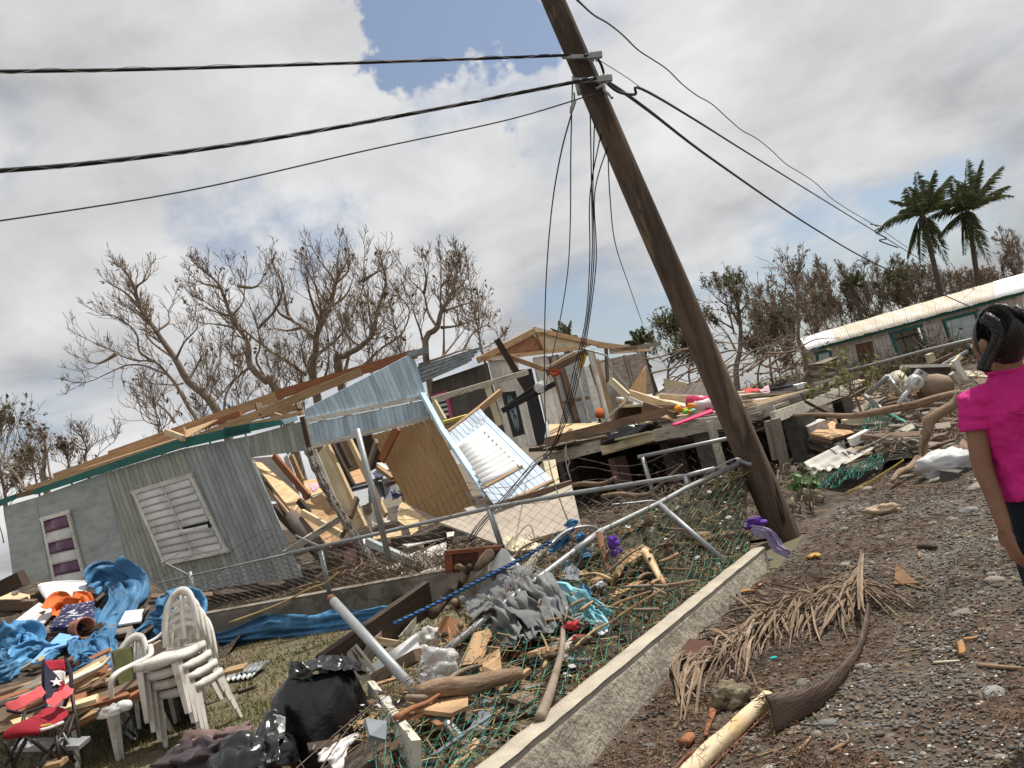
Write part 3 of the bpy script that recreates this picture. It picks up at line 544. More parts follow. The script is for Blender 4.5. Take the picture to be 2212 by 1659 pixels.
# piles under the deck
for f,tp,bt,D,w,mt in ((z5,(1610,1215),(1700,1560),16.6,.27,pinkblock),(z7,(350,960),(430,1290),14.2,.24,block),(z7,(1190,840),(1290,1270),13.6,.36,block),(z7,(70,1030),(150,1340),15.6,.3,block),(z7,(640,930),(720,1200),16.5,.25,block),(z7,(1560,650),(1620,860),18.,.3,block),(z5,(1150,1200),(1230,1500),18.2,.28,block)):
    a=P(f(*tp),D); b=a.copy(); b.z=-.1; MB().beam(b,a,w,w,V((1,.4,0))).build('pile',mt,DK,bevel=.012)
for f,a,b,D,w,mt in ((z7,(430,900),(590,1470),13.2,.10,p_grimy),(z7,(1000,880),(1130,1500),12.6,.11,lum_grey),(z7,(935,900),(1010,1240),12.8,.09,lum_grey)):
    beam('post',P(f(*a),D),P(f(*b),D),w,w,mt,DK,V((1,.3,0)))
# sheet added below the deck boards to keep the underside dark
MB().prism([dA+V((.1,.2,-.1)),dB+V((.1,.2,-.12)),dC+V((-.1,.3,-.14)),dD+V((-.2,0,-.14)),dE+V((0,0,-.12)),dF+V((0,0,-.1))],V((0,0,-.03))).build('dark_underside_sheet',lum_dark,DK)
settle(DK,P(d(1500,1000),16))
# ---------------------------------------------------------------- far house on the right
H3=thing('far_house','long dusty pink plank house with a rust-streaked white zinc roof','house')
P3=Plane(P(z8(330,835),35.),P(z8(2212,330),34.),P(z8(400,1110),35.)); n3=P3.n if P3.n.dot(CAM-P3.o)>0 else -P3.n; up3=(P3(z8(330,835))-P3(z8(400,1115)))
def w3(q): return [P3(z8(*p)) for p in q]
sdg=lambda q:boards(H3,w3(q),up3,.17,.03,p_pinkgrey,gap=.010,name='siding_board')
sdg([(265,855),(345,835),(420,1130),(325,1130)]); 
sdg([(345,838),(390,865),(440,1110),(420,1130)]) 
sdg([(530,830),(740,785),(800,1090),(600,1130),(575,1040)]); sdg([(392,866),(530,828),(540,860),(398,895)])
sdg([(890,755),(1035,690),(1105,890),(1160,1060),(950,1085)]); sdg([(345,835),(1030,655),(1040,690),(392,865)]); sdg([(1040,650),(1500,535),(1510,575),(1045,690)])
sdg([(1330,625),(1492,580),(1565,790),(1600,890),(1400,940),(1380,830)]); sdg([(1500,535),(2212,345),(2212,400),(1795,500),(1508,572)]); sdg([(1570,790),(2212,640),(2212,800),(1602,890)]); sdg([(1800,505),(2212,400),(2212,640),(1855,725)])
MB().prism([p-n3*.06 for p in w3([(345,840),(1030,660),(1100,885),(1160,1070),(420,1140)])],-n3*.05).build('siding_gap_backing',p_pinkgrey,H3)  # backing slab added so no light shows between the siding polygons
MB().prism([p-n3*.06 for p in w3([(1330,590),(2212,350),(2212,800),(1400,950)])],-n3*.05).build('siding_gap_backing',p_pinkgrey,H3)  # same added backing, right of the open window
slab('door',w3([(742,790),(890,757),(955,1085),(800,1120)]),.04,M('brown_door',(.135,.085,.045),var=.12,bump=.1),H3)
for q in ([(340,830),(2212,322),(2212,350),(345,852)],): slab('fascia',[p+n3*.25 for p in w3(q)],.05,p_teal,H3)
def win3(q,n,leaves=1,open_=False):
    w=newobj('window',None,H3); A=w3(q)
    def qq(u,v): return (A[0]*(1-u)+A[1]*u)*(1-v)+(A[3]*(1-u)+A[2]*u)*v
    W_=(A[1]-A[0]).length; Hh=(A[3]-A[0]).length; fu=.10/W_; fv=.10/Hh
    for pts in ([(-.5*fu,-fv*.5),(1+.5*fu,-fv*.5),(1,fv*.6),(0,fv*.6)],[(0,fv*.6),(fu,fv*.6),(fu,1),(0,1)],[(1-fu,fv*.6),(1,fv*.6),(1,1),(1-fu,1)],[(0,1),(1,1),(1,1+fv*.6),(0,1+fv*.6)]):
        MB().prism([qq(*p)+n3*.05 for p in pts],-n3*.07).build('frame',p_teal,w)
    if open_:
        MB().prism([qq(*p)-n3*1.3 for p in ((-.2,-.1),(1.2,-.1),(1.2,1.2),(-.2,1.2))],-n3*.02).build('inner_wall',p_white,w)
        for a,b in (((.36,0),(.36,1)),((.1,.3),(.9,.3)),((.75,0),(.78,1))): MB().beam(qq(*a)-n3*.05,qq(*b)-n3*.05,.03,.06).build('bar',black_paint,w)
        return
    for i in range(n):
        v0=i/n; v1=(i+1.1)/n
        for l in range(leaves):
            u0=fu+(1-2*fu)*l/leaves; u1=fu+(1-2*fu)*(l+1)/leaves-.01
            MB().prism([qq(u0,v0)-n3*.0,qq(u1,v0),qq(u1,v1)+n3*.04,qq(u0,v1)+n3*.04],-n3*.01).build('louvre',M('pale_blue_louvre',(.50,.56,.56),var=.08,bump=.02),w)
win3([(392,870),(528,834),(575,1035),(445,1062)],9); win3([(1500,580),(1795,505),(1855,722),(1568,785)],10,2); win3([(1040,695),(1320,622),(1385,825),(1105,895)],1,1,True)
# roof sheets: eave line to ridge
ev0=z8(325,832); ev1=z8(2212,322); rg0=z8(265,735); rg1=z8(2212,165)
PRf=Plane(P(ev0,34.6),P(ev1,33.6),P(rg0,36.3))
kk=15; 
def ln2(a,b,t): return (a[0]+(b[0]-a[0])*t,a[1]+(b[1]-a[1])*t)
for i in range(kk):
    t0=i/kk-.003; t1=(i+1)/kk+.004
    q=[PRf(ln2(ev0,ev1,t0)),PRf(ln2(ev0,ev1,t1)),PRf(ln2(rg0,rg1,t1)),PRf(ln2(rg0,rg1,t0))]
    lift=PRf.n*(.012*(i%2)); lift=lift if lift.z>=0 else -lift
    corrugated('roof_sheet',*[p+lift for p in q],.10,.008,zinc_clean if i in(0,13,14) or i==1 else zinc_white,H3)
slab('gable_end',[P(z8(*p),35.1) for p in ((265,740),(325,835),(345,840),(262,850),(200,860),(240,810))],.05,zinc_clean,H3)
MB().prism([P(z8(*p),35.) for p in ((262,860),(330,840),(420,1130),(325,1150))],V((2.8,5,0))).build('end_wall',p_pinkgrey,H3)
settle(H3,P(z8(900,1090),35))
# ---------------------------------------------------------------- bare storm-stripped trees
def rdir(rng,d0,ang):
    d0=d0.normalized(); x=d0.orthogonal().normalized(); y=d0.cross(x); a=rng.uniform(0,2*PI); return (d0*math.cos(ang)+(x*math.cos(a)+y*math.sin(a))*math.sin(ang)).normalized()
TW=[.007]
def twigs(mb,lv,p,dr,L_,r,level,rng,leaf=0,up=.38):
    n=4 if level>1 else 3; pts=[p.copy()]; q=p.copy(); dd=dr.copy(); st=[]
    curl=V((rng.uniform(-1,1),rng.uniform(-1,1),rng.uniform(-.2,1)))*.20
    for i in range(n):
        dd=(dd+curl+V((rng.uniform(-.2,.2),rng.uniform(-.2,.2),up*rng.random()))).normalized(); q=q+dd*(L_/n); pts.append(q.copy()); st.append((q.copy(),dd.copy()))
    mb.tube(pts,[max(TW[0],r*(1-.7*i/n)) for i in range(n+1)],3,False)
    if level>0:
        for k in range(rng.randint(3,5) if level>1 else rng.randint(2,4)):
            a,b=rng.choice(st); twigs(mb,lv,a,rdir(rng,b,rng.uniform(.45,1.0)),L_*rng.uniform(.42,.68),r*.55,level-1,rng,leaf,up)
    if leaf and level<=1 and rng.random()<leaf:
        for k in range(rng.randint(1,3)):
            c=q+V((rng.uniform(-.06,.06),rng.uniform(-.06,.06),rng.uniform(-.08,.05))); s=rng.uniform(.04,.085); a=V((rng.uniform(-1,1),rng.uniform(-1,1),rng.uniform(-1,.4))).normalized(); b=a.orthogonal().normalized()*.5
            lv.add([c-a*s,c+b*s,c+a*s,c-b*s],[(0,1,2,3)])
def tree(name,label,limbs,f,D,seed,grp=None,r0=.13,tw=1.0,dens=1.0,leaf=.015,leafm=None,base=None,spread=.9,levels=2,cat='tree',tmin=1.):
    rng=random.Random(seed); TW[0]=.00026*D*tmin; e=thing(name,label,cat,grp); tm=MB(); cm=MB(); lm=MB(); first=None
    for li,pts in enumerate(limbs):
        dz=rng.uniform(-spread,spread) if li else 0; n=len(pts); w=[]
        for i,q in enumerate(pts): w.append(P(f(*q),D+dz*(i/max(1,n-1))*1.2+ (0 if li==0 else rng.uniform(-.1,.1))))
        if li==0:
            b=w[0].copy(); b.z=(base if base is not None else 0)-.1; b+=V((w[0].x-w[1].x,0,0))*.6; w.insert(0,b); first=b
        sp=smoothpath(w,4); m=len(sp); rr=r0*(1 if li==0 else rng.uniform(.24,.42)); 
        rad=[max(.010,rr*(1-.88*(i/(m-1))**.8)) for i in range(m)]
        sp=[p+V((wave(p,1.6,seed),wave(p,1.6,seed+5),wave(p,1.6,seed+9)))*.045 for p in sp]
        (tm if li==0 else cm).tube(sp,rad,6 if rr>.05 else 5,True)
        L_=sum((sp[i+1]-sp[i]).length for i in range(m-1)); k=int(L_*5.6*dens*tw)
        for j in range(k):
            t=rng.uniform(.22 if li else .42,1.0)**.8; i=min(m-2,int(t*(m-1))); a=sp[i].lerp(sp[i+1],rng.random()); b=(sp[i+1]-sp[i]).normalized()
            twigs(cm,lm,a,rdir(rng,b,rng.uniform(.4,1.05)),rng.uniform(.5,1.0)*(1.15-.75*t),max(TW[0]*1.6,rad[i]*.36),levels-1 if rng.random()<.7 else levels,rng,leaf)
        twigs(cm,lm,sp[-1],(sp[-1]-sp[-2]).normalized(),.4,.012,levels,rng,leaf)
    tm.build('trunk',bark,e,True); cm.build('crown',twig,e)
    if lm.v: lm.build('leaves',leafm or deadleaf,e)
    settle(e,first); return e
GB='bare trees behind the torn house'
tree('bare_tree','leftmost bare tree behind the torn house, with a pale leaning trunk',[[(1230,1360),(1000,1110),(900,950),(760,740),(650,560),(590,380),(500,270)],[(1060,1400),(930,1170),(850,1060),(760,970),(620,960),(480,910),(360,850),(220,780)],[(850,1060),(680,1000),(540,1000),(400,1060),(280,1110),(190,1120)],[(760,970),(650,900),(610,750),(480,640),(370,620),(250,560)],[(900,950),(960,840),(1040,740),(1060,690)],[(1000,1110),(1060,1000),(1110,900),(1130,830)],[(760,740),(850,680),(860,600),(890,520)],[(650,560),(620,430),(700,360),(720,310)],[(960,1120),(850,1140),(710,1120)],[(650,560),(540,470),(430,400)],[(480,910),(360,980),(240,960)],[(760,740),(640,620),(500,520)],[(900,950),(700,780),(700,600),(560,440)],[(900,1420),(840,1330),(700,1220),(670,1170)]],y4,23,1,GB,.15,base=.2)
tree('bare_tree','bare tree with long straight pale limbs leaning left, second from the left',[[(1650,1180),(1570,1110),(1450,1000),(1430,880),(1410,800),(1310,640),(1230,430),(1130,330),(1060,260)],[(1850,1060),(1600,890),(1400,740),(1200,590),(1090,510),(1040,440)],[(1640,1200),(1500,970),(1520,870),(1500,720),(1460,590),(1360,410),(1300,280)],[(1500,720),(1620,590),(1680,430),(1600,240)],[(1400,740),(1250,700),(1100,680)],[(1430,880),(1330,920),(1310,800),(1330,740)],[(1230,430),(1100,400),(1010,340)],[(1310,640),(1400,520),(1420,330)],[(1310,640),(1180,600),(1060,540)],[(1360,410),(1500,420),(1560,300)],[(1450,1000),(1280,1150),(1180,1250)],[(1260,1360),(1270,1200),(1340,1080),(1400,900)]],y4,22.5,2,GB,.14,base=.2)
tree('bare_tree','bare tree with an upright dark trunk above the roof timbers',[[(1910,1110),(1920,900),(1930,760),(2030,560),(2080,380),(2150,250)],[(1920,800),(1830,720),(1740,650),(1700,500),(1660,330),(1600,220)],[(1940,900),(2080,800),(2200,600),(2260,420)],[(1930,760),(1960,600),(1920,400),(1880,180)],[(2030,560),(2130,500),(2210,330)],[(1830,720),(1720,740),(1620,720)],[(1740,650),(1660,610),(1600,500)],[(2030,560),(1950,470),(1830,240)],[(1900,1100),(1840,960),(1810,850)],[(1980,1100),(2020,900),(1990,700)]],y4,24,3,GB,.16,base=.2)
tree('bare_tree','bare tree with a curved trunk sweeping right, behind the blue gable',[[(250,1050),(290,930),(400,850),(490,760),(540,570),(600,400),(570,270)],[(430,1000),(560,870),(690,770),(760,600),(700,500),(640,480)],[(490,760),(460,560),(420,380),(430,160)],[(60,1100),(80,800),(100,650),(230,400),(250,150)],[(230,400),(140,280),(60,150)],[(420,380),(500,330),(610,280)],[(540,570),(640,560),(720,440)],[(100,650),(40,500),(20,300)],[(230,400),(320,300),(310,120)],[(400,850),(300,760),(240,620)],[(560,870),(520,950),(640,930)],[(300,1050),(330,840),(240,640)]],y5,22,4,GB,.14,base=.2)
tree('bare_tree','rightmost bare tree of the row, rounder crown above the zinc sheet',[[(880,930),(960,720),(990,600),(1060,480),(1100,330),(1110,220)],[(960,720),(900,600),(860,470),(760,370),(700,260)],[(990,600),(980,420),(990,200)],[(1000,600),(1150,550),(1270,530)],[(820,990),(1000,930),(1150,880),(1290,870),(1420,800)],[(1010,930),(1010,650),(1030,480)],[(880,930),(850,760),(790,600),(800,540)],[(860,470),(880,350),(860,250)],[(1060,480),(1150,400),(1180,300)],[(1150,880),(1220,760),(1330,690)],[(1000,930),(1120,780),(1230,630)],[(980,420),(1060,330),(1080,210)],[(990,720),(1140,700),(1280,640)]],y5,24,5,GB,.13,base=.2,leaf=.06)
tree('bare_sapling','small bare sapling above the left end of the roof edge',[[(760,640),(745,560),(760,470),(720,380),(700,330)],[(760,520),(840,430),(960,370)],[(770,600),(830,560),(890,500),(990,430)],[(745,560),(700,520)]],z1,24,6,None,.06,tw=.8,base=.2)
tree('broken_tree','snapped tree trunk with a pale torn top at the left edge',[[(400,800),(390,640),(380,500),(385,420)],[(460,740),(410,560),(390,450)],[(460,740),(240,680),(60,710)],[(220,840),(60,600),(0,470)],[(180,850),(20,680),(-60,560)]],z1,20,7,None,.11,tw=.6,leafm=deadleaf,leaf=.1,base=.2)
for i,(q,D,sd) in enumerate((([[(10,700),(-10,450),(20,250)],[(10,560),(90,350),(170,220)],[(20,620),(130,520),(240,420)],[(0,700),(60,640),(200,650)]],22,8),([[(60,1200),(40,900),(120,760)],[(60,1000),(150,850),(170,700)],[(30,1300),(-20,1100),(-40,900)]],21,9),([[(620,740),(600,620),(570,520)],[(600,650),(540,600),(490,590)],[(610,700),(680,640),(700,560)]],26,10),([[(330,840),(310,700),(270,560)],[(310,720),(240,640),(180,600)],[(320,760),(360,680),(330,600)]],24,11))):
    tree('scrub_tree',['tall leafless scrub tree at the left edge of the picture','leafless scrub beside the left corner of the torn house','low bushy scrub beyond the middle of the roof edge','thin scrub tree beyond the left end of the roof edge'][i],q,z1,D,sd,None,.05,leafm=dullgreen if i==0 else deadleaf,leaf=.2,base=.2,spread=.5,dens=1.5)
# right-hand trees
tree('leafy_scrub_tree','round-crowned half-bare tree just right of the leaning pole',[[(960,1450),(1010,1150),(1000,800),(960,600),(940,450)],[(1000,800),(1110,650),(1180,600)],[(940,1000),(870,700),(850,560),(800,500)],[(1040,1150),(1130,950),(1180,850)],[(930,950),(800,880),(660,820)],[(1000,800),(1010,620),(1060,500)],[(870,700),(760,620),(680,560)],[(960,1300),(1080,1200),(1200,1000)],[(960,1200),(860,1000),(760,900)],[(990,900),(920,760),(900,520)]],x4,30,12,None,.14,leafm=dullgreen,leaf=.6,dens=1.3)
tree('bare_tree','slender bare tree in front of the far pink house',[[(1790,1540),(1700,1200),(1640,1080),(1640,800),(1620,500),(1640,330),(1700,200)],[(1640,720),(1520,600),(1480,500),(1400,480)],[(1620,480),(1540,380),(1480,300),(1450,220)],[(1600,1080),(1440,840),(1300,700),(1180,590)],[(1640,900),(1700,760),(1780,620)],[(1630,600),(1690,480),(1670,320)],[(1700,1200),(1830,1330),(1900,1480)],[(1640,800),(1560,720),(1480,640)],[(1300,700),(1250,620),(1230,560)]],x4,29,13,None,.12,leaf=.2,leafm=deadleaf)
for i,(q,D,sd,m_) in enumerate((([[(220,1480),(290,1200),(300,1000),(320,850)],[(290,1200),(180,1050),(150,950)],[(300,1100),(420,1000),(500,1080)],[(230,1400),(120,1250),(60,1100)],[(290,1250),(400,1180),(520,1250)]],31,14,dullgreen),([[(450,1480),(480,1300),(440,1150)],[(480,1300),(600,1200),(640,1150)],[(460,1400),(340,1300)]],30,15,dullgreen),([[(1350,1480),(1330,1200),(1350,1000),(1380,850)],[(1340,1250),(1250,1100),(1260,950)],[(1340,1150),(1450,1000),(1500,880)],[(1350,1350),(1500,1200),(1560,1050)]],33,16,dullgreen),([[(1200,1500),(1230,1300),(1150,1150)],[(1230,1350),(1350,1250),(1480,1280)],[(1220,1450),(1400,1400),(1560,1400)]],30,17,deadleaf))):
    tree('scrub_tree',['rounded green-brown scrub tree left of the leaning pole','low green-brown scrub hidden behind the leaning pole','dark green scrub tree beside the far house gable','tangle of bare scrub below the green scrub tree'][i],q,x4,D,sd,None,.06,leafm=m_,leaf=.75,spread=.9,dens=2.6)
# thicket behind the far house
rng=random.Random(21); GT='trees of the thicket behind the far house'
for i in range(22):
    x=1690+(i%17)*34+(17 if i>16 else 0)*1+(i//17)*(i-17)*60+rng.uniform(-12,12); yb=800-(x-1690)*.27; top=[625,640,610,600,590,585,580,575,575,590,600,605,600,590,545,505,500][min(16,int((x-1690)/34))%17]+rng.uniform(-12,12); D=rng.uniform(46,52); lim=[]
    lean=(yb-top)*.28
    c=lambda u,v:(x-lean*(1-v)+u,top+(yb-top)*v)
    lim.append([c(0,1),c(rng.uniform(-10,10),.6),c(rng.uniform(-12,12),.3),c(rng.uniform(-14,14),0)])
    for k in range(9):
        v=rng.uniform(.3,.95); s=rng.choice((-1,1)); lim.append([c(0,v),c(s*rng.uniform(10,24),v-.16),c(s*rng.uniform(16,44),v-rng.uniform(.28,.45))])
    tree('thicket_tree',('brown leafless thicket tree behind the far pink house' if i not in(4,8,9) else ['dark green thicket tree left of the tall palms','dark green thicket tree under the left tall palm','dark green thicket tree under the right tall palm'][(4,8,9).index(i)]),lim,d,D,100+i,GT if i not in (4,8,9) else 'green trees of the thicket',.07,leafm=dullgreen if i in (4,8,9) else deadleaf,leaf=.8 if i in(4,8,9) else .25,dens=1.15,levels=2,spread=1.4,tmin=.75)
# ---------------------------------------------------------------- palms
def frond(mb,p,tip,droop,w,rng,n=34,wind=V((0,0,0))):
    pts=[]; a=p; L_=(tip-p).length
    for i in range(n+1):
        t=i/n; q=p.lerp(tip,t)+V((0,0,1))*(droop*L_*4*t*(1-t)); pts.append(q)
    mb.tube(pts[::3]+[pts[-1]],[.028*(1-.85*i/ (len(pts[::3]))) for i in range(len(pts[::3])+1)],4,False)
    for i in range(3,n+1):
        t=i/n; tn=(pts[i]-pts[i-1]).normalized(); sd=tn.cross(V((0,0,1))); sd=sd.normalized() if sd.length>1e-3 else V((1,0,0))
        ll=w*math.sin(PI*min(1,.18+.82*t)*.93)**.7*(1-.25*t)
        for s in (-1,1):
            for k in range(2):
                dr=(sd*s*rng.uniform(.5,.9)+tn*rng.uniform(.5,.9)+V((0,0,-rng.uniform(.0,.4)))+wind).normalized(); l=ll*rng.uniform(.7,1.1); b=pts[i]-(pts[i]-pts[i-1])*rng.random()
                x=dr.cross(V((0,0,1))).normalized()*.016; mid=b+dr*l*.5; end=b+dr*l+V((0,0,-l*.28))
                mb.add([b-x*.4,b+x*.4,mid+x,end,mid-x],[(0,1,2,3,4)])
def palm(label,f,crown,base,tips,D,seed,r=.16,w=.75,grp=None,sway=0):
    rng=random.Random(seed); e=thing('coconut_palm',label,'palm tree',grp); c=P(f(*crown),D); b=P(f(*base),D); b=b+(b-c)*1.2; b.z=min(b.z,0)
    mid=c.lerp(b,.5)+CR*sway
    sp=smoothpath([c,mid,b],8); MB().tube(sp[::-1],[r*(1.25-.45*i/16)*(1+.06*(i%2)) for i in range(17)],9).build('trunk',palmtr,e,True)
    for i,(tx,ty,dr,dz) in enumerate(tips):
        mb=MB(); frond(mb,c+V((rng.uniform(-.1,.1),rng.uniform(-.1,.1),0)),P(f(tx,ty),D+dz),dr,w,rng,wind=CR*.35); mb.build('frond',palmg,e)
    for k in range(4): tube('dead_stalk',[c,c+V((rng.uniform(-.3,.3),rng.uniform(-.3,.3),-.3)),c+V((rng.uniform(-.5,.5),rng.uniform(-.4,.4),-1.0))],.035,palmtr,e,5,k=3)
    settle(e,b); return e
palm('left one of the two tall windblown coconut palms',y6,(850,760),(1040,1590),[(780,330,.05,.5),(970,310,.08,-.6),(1130,360,.06,.4),(530,610,.10,.8),(385,930,.16,-.5),(690,1190,.1,.4),(1090,1230,.12,.7),(830,1210,.05,-.9),(1120,600,.08,1.2),(690,480,.06,-.9),(880,420,.03,1.4),(1010,480,.05,-1.2),(640,700,.08,1.4),(770,520,.04,.9),(950,1150,.1,1.2)],44,31,.135,.8)
palm('right one of the two tall windblown coconut palms',y6,(1300,720),(1410,1470),[(1290,205,.05,.4),(1440,210,.06,-.7),(1645,268,.06,.5),(1715,462,.08,-.6),(1750,570,.12,.8),(1520,1250,.16,.5),(1260,1150,.10,.7),(1020,960,.08,-.8),(820,840,.14,.6),(1130,380,.05,.9),(1000,660,.10,-1.0),(1370,330,.03,1.3),(1220,430,.03,-1.3),(1420,1180,.1,-1),(1180,560,.05,1.4),(1300,1000,.2,1.1)],45,32,.135,.8)
palm('small dark palm behind the right end of the gabled house',y9,(810,190),(960,640),[(680,10,.06,.3),(830,-60,.04,-.4),(990,0,.06,.4),(600,160,.10,-.3),(1080,200,.15,.5),(640,290,.2,.5),(720,80,.05,.8),(900,60,.05,-.8),(960,330,.2,.3),(760,-20,.04,.6),(1010,110,.1,.4)],32,33,.12,.30)
palm('palm top just showing above the cream gable',z5,(1160,200),(1200,330),[(1040,95,.12,.3),(1110,30,.05,-.2),(1210,25,.06,.3),(1260,155,.12,-.3),(1060,150,.15,.2),(1150,60,.03,.4)],34,34,.12,.28)
palm('small palm standing in the thicket left of the tall palms',y6,(140,1470),(190,1640),[(60,1360,.08,.3),(200,1310,.05,-.2),(270,1350,.06,.3),(20,1440,.12,-.4),(250,1480,.12,.4),(120,1340,.03,.4),(180,1360,.03,-.4)],43,35,.12,.34)

rng=random.Random(61)
for i in range(9):
    x=[330,420,500,575,640,720,790,850,1010][i]+rng.uniform(-10,10); yb=985-(x-330)*.36; t_=yb-rng.uniform(110,170); lim=[[(x+40,yb+60),(x+20,yb-20),(x,t_)]]
    for k in range(6): v=rng.uniform(.2,.9); s_=rng.choice((-1,1)); lim.append([(x+30*v,yb-(yb-t_)*(1-v)),(x+s_*rng.uniform(10,24),yb-(yb-t_)*(1.1-v)),(x+s_*rng.uniform(20,48),yb-(yb-t_)*(1.3-v))])
    tree('scrub_tree','low bare scrub tree just behind the roof timbers',lim,d,rng.uniform(19,21.5),200+i,'low scrub behind the roof timbers',.05,leaf=.03,base=.2,spread=.6,dens=1.0)
# storm-felled pale branches before the thicket
for i in range(40):
    x=rng.uniform(1440,1745); y=rng.uniform(745,840); D=rng.uniform(22,30); c=P((x,y),D); c.z=max(c.z,.15); an=rng.gauss(0,.5); l=rng.uniform(1.,2.3); dd=V((math.cos(an),math.sin(an)*.5,rng.gauss(.08,.2)))
    tag(MB().tube(smoothpath([c-dd*l/2,c-dd*l/6+V((0,0,rng.uniform(-.1,.2))),c+dd*l/6+V((0,0,rng.uniform(-.1,.2))),c+dd*l/2],4),[.030-.0019*k for k in range(13)],5).build('felled_branch',rng.choice([bark,driftw,twig,bark]),None,True),'pale storm-felled branch in the tangle before the thicket','branch','felled branches before the thicket')

# low brush that closes the gaps under the thicket
for bi,(mt,lf,lb) in enumerate(((twig,deadleaf,'brown leafless brush under the thicket'),(twig,dullgreen,'dull green brush under the thicket'))):
    mb=MB(); lm=MB()
    for k in range(7500):
        x=rng.uniform(1360,2260); D=rng.uniform(33,43); c=P((x,800),D); hh=(1.6+1.3*wave((x*.012,bi*3),1))*rng.random()**.7; b=V((c.x,c.y,rng.uniform(0,.5)*hh)); dd=V((rng.uniform(-.7,.7),rng.uniform(-.5,.5),1))*rng.uniform(.4,1.0); e_=b+dd*hh*.6+V((rng.uniform(-.4,.4),0,.1)); mb.tube([b,b+dd*hh*.3,e_],[.020,.017,.012],3,False)
        for q in range(2):
            p=b.lerp(e_,rng.uniform(.3,1.1))+V((rng.uniform(-.2,.2),rng.uniform(-.2,.2),rng.uniform(-.1,.2))); s=rng.uniform(.05,.12); a=V((rng.uniform(-1,1),rng.uniform(-1,1),rng.uniform(-1,.4))).normalized(); n_=a.orthogonal().normalized()*.5; lm.add([p-a*s,p+n_*s,p+a*s,p-n_*s],[(0,1,2,3)])
    o=mb.build(['brown_brush','green_brush'][bi],mt); o['kind']='stuff'; o['label']=lb; l=lm.build('brush_leaves',lf); l['kind']='stuff'; l['label']=['dead leaves on the brush under the thicket','dull green leaves on the brush under the thicket'][bi]
# ---------------------------------------------------------------- chain-link fences
def chain(S,nu,nv,r,mat,parent,name='mesh',jit=.004,seed=1,tear=None):
    rng=random.Random(seed); mb=MB()
    for i in range(nu):
        pts=[]
        for j in range(nv+1):
            u=(i+.5+(.5 if (j+i*0)%2 else -.5)*(1 if i%2 else -1)*.98)/nu; v=j/nv; p=S(min(1,max(0,u)),v)
            if tear and tear(u,v,rng):
                if len(pts)>1: mb.tube(pts,r,3,False)
                pts=[]; continue
            pts.append(p+V((rng.uniform(-jit,jit),rng.uniform(-jit,jit),rng.uniform(-jit,jit))))
        if len(pts)>1: mb.tube(pts,r,3,False)
    o=mb.build(name,mat,parent); o['kind']='stuff'; return o
def poly_at(pts,t):
    ls=[(pts[i+1]-pts[i]).length for i in range(len(pts)-1)]; s=t*sum(ls)
    for i,l in enumerate(ls):
        if s<=l or i==len(ls)-1: return pts[i].lerp(pts[i+1],min(1,s/l))
        s-=l
def barbed(mb,pts,r=.0028,step=.13,rng=random.Random(4)):
    mb.tube(pts,r,3,False); L_=0
    for i in range(len(pts)-1):
        dd=(pts[i+1]-pts[i]); n=max(1,int(dd.length/step))
        for k in range(n):
            c=pts[i]+dd*((k+.5)/n)
            for s in range(2):
                q=V((rng.uniform(-1,1),rng.uniform(-1,1),rng.uniform(-1,1))).normalized()*.018; mb.tube([c-q,c+q],r*.8,3,False)
GF=thing('green_chain_fence','flattened green chain-link fence leaning in from the street wall','fence')
RAIL=[(952,1414,4.7),(1081,1310,5.35),(1200,1221,5.95),(1295,1149,6.4),(1424,1087,7.05),(1481,1055,7.4),(1602,998,8.0)]
rail=[P(q[:2],q[2]) for q in RAIL]
def kinky(pts,r,mat,name,par): return MB().tube(pts,r,9).build(name,mat,par,True)
kinky(rail,.021,galv,'top_rail',GF); kinky([rail[3]+(rail[2]-rail[3]).normalized()*.35,rail[3]+(rail[4]-rail[3]).normalized()*.03],.026,galv,'sleeve',GF)
top=[P(q[:2],q[2]) for q in ((700,1690,3.15),(760,1640,3.4),(830,1540,3.9),(900,1475,4.35))]+rail
wl=lambda s:V((RW0.x,RW0.y,.385-.034*s))+RWD*s-RWN*.09
bot=[wl(-1.25),wl(-.75),wl(-.2),wl(.4),wl(1.0),wl(1.6),wl(2.25),wl(2.85),wl(3.4),wl(3.75),wl(4.2)]
bot[0]=P((960,1760),3.2); bot[1]=P((1000,1690),3.45)
def SG(u,v):
    a=poly_at(top,u); b=poly_at(bot,u); p=a.lerp(b,v); s=math.sin(PI*v); n=V((-.3,.2,-1)); p=p+n*(.09*s)+V((wave((u*9,v*3),1,3),wave((u*9,v*3),1,8),wave((u*9,v*3),1,5)))*.035*s; return p
chain(SG,56,20,.0027,green_wire,GF,'green_mesh',.005,2,lambda u,v,g:(u<.3 and v<.10 and g.random()<.75) or g.random()<.008)
for a,b,Da,Db,mt,nm,r in (((1292,1152),(1350,1362),6.35,5.75,rust,'post',.026),((1424,1090),(1570,1217),7.0,6.62,galv,'post',.026)):
    A=P(a,Da); B=P(b,Db); MB().tube([A,B],r,10).build(nm,mt,GF,True)
tube('barb_arm',[P(z6(*q),6.1+i*.08) for i,q in enumerate(((1015,555),(1050,520),(1180,415),(1340,378),(1430,395),(1475,440)))],.017,galv,GF,8,k=3,sq=.5); tube('barb_arm',[P(z6(*q),6.9+i*.06) for i,q in enumerate(((1570,192),(1760,175),(1930,160),(1990,205)))],.016,galv,GF,8,k=3,sq=.5)
tube('post_collar',[P(z6(1440,445),6.36),P(z6(1480,530),6.34)],.036,galv,GF,10)
tube('barb_arm',[P(y8(*q),7.8) for q in ((1610,590),(1850,460),(1950,430),(1990,455))],.016,galv,GF,8,k=3,sq=.5); tube('rail_end',[P(y8(*q),7.95) for q in ((1940,450),(2010,470),(2060,490),(2095,490))],.02,galv,GF,8,k=3)
mb=MB()
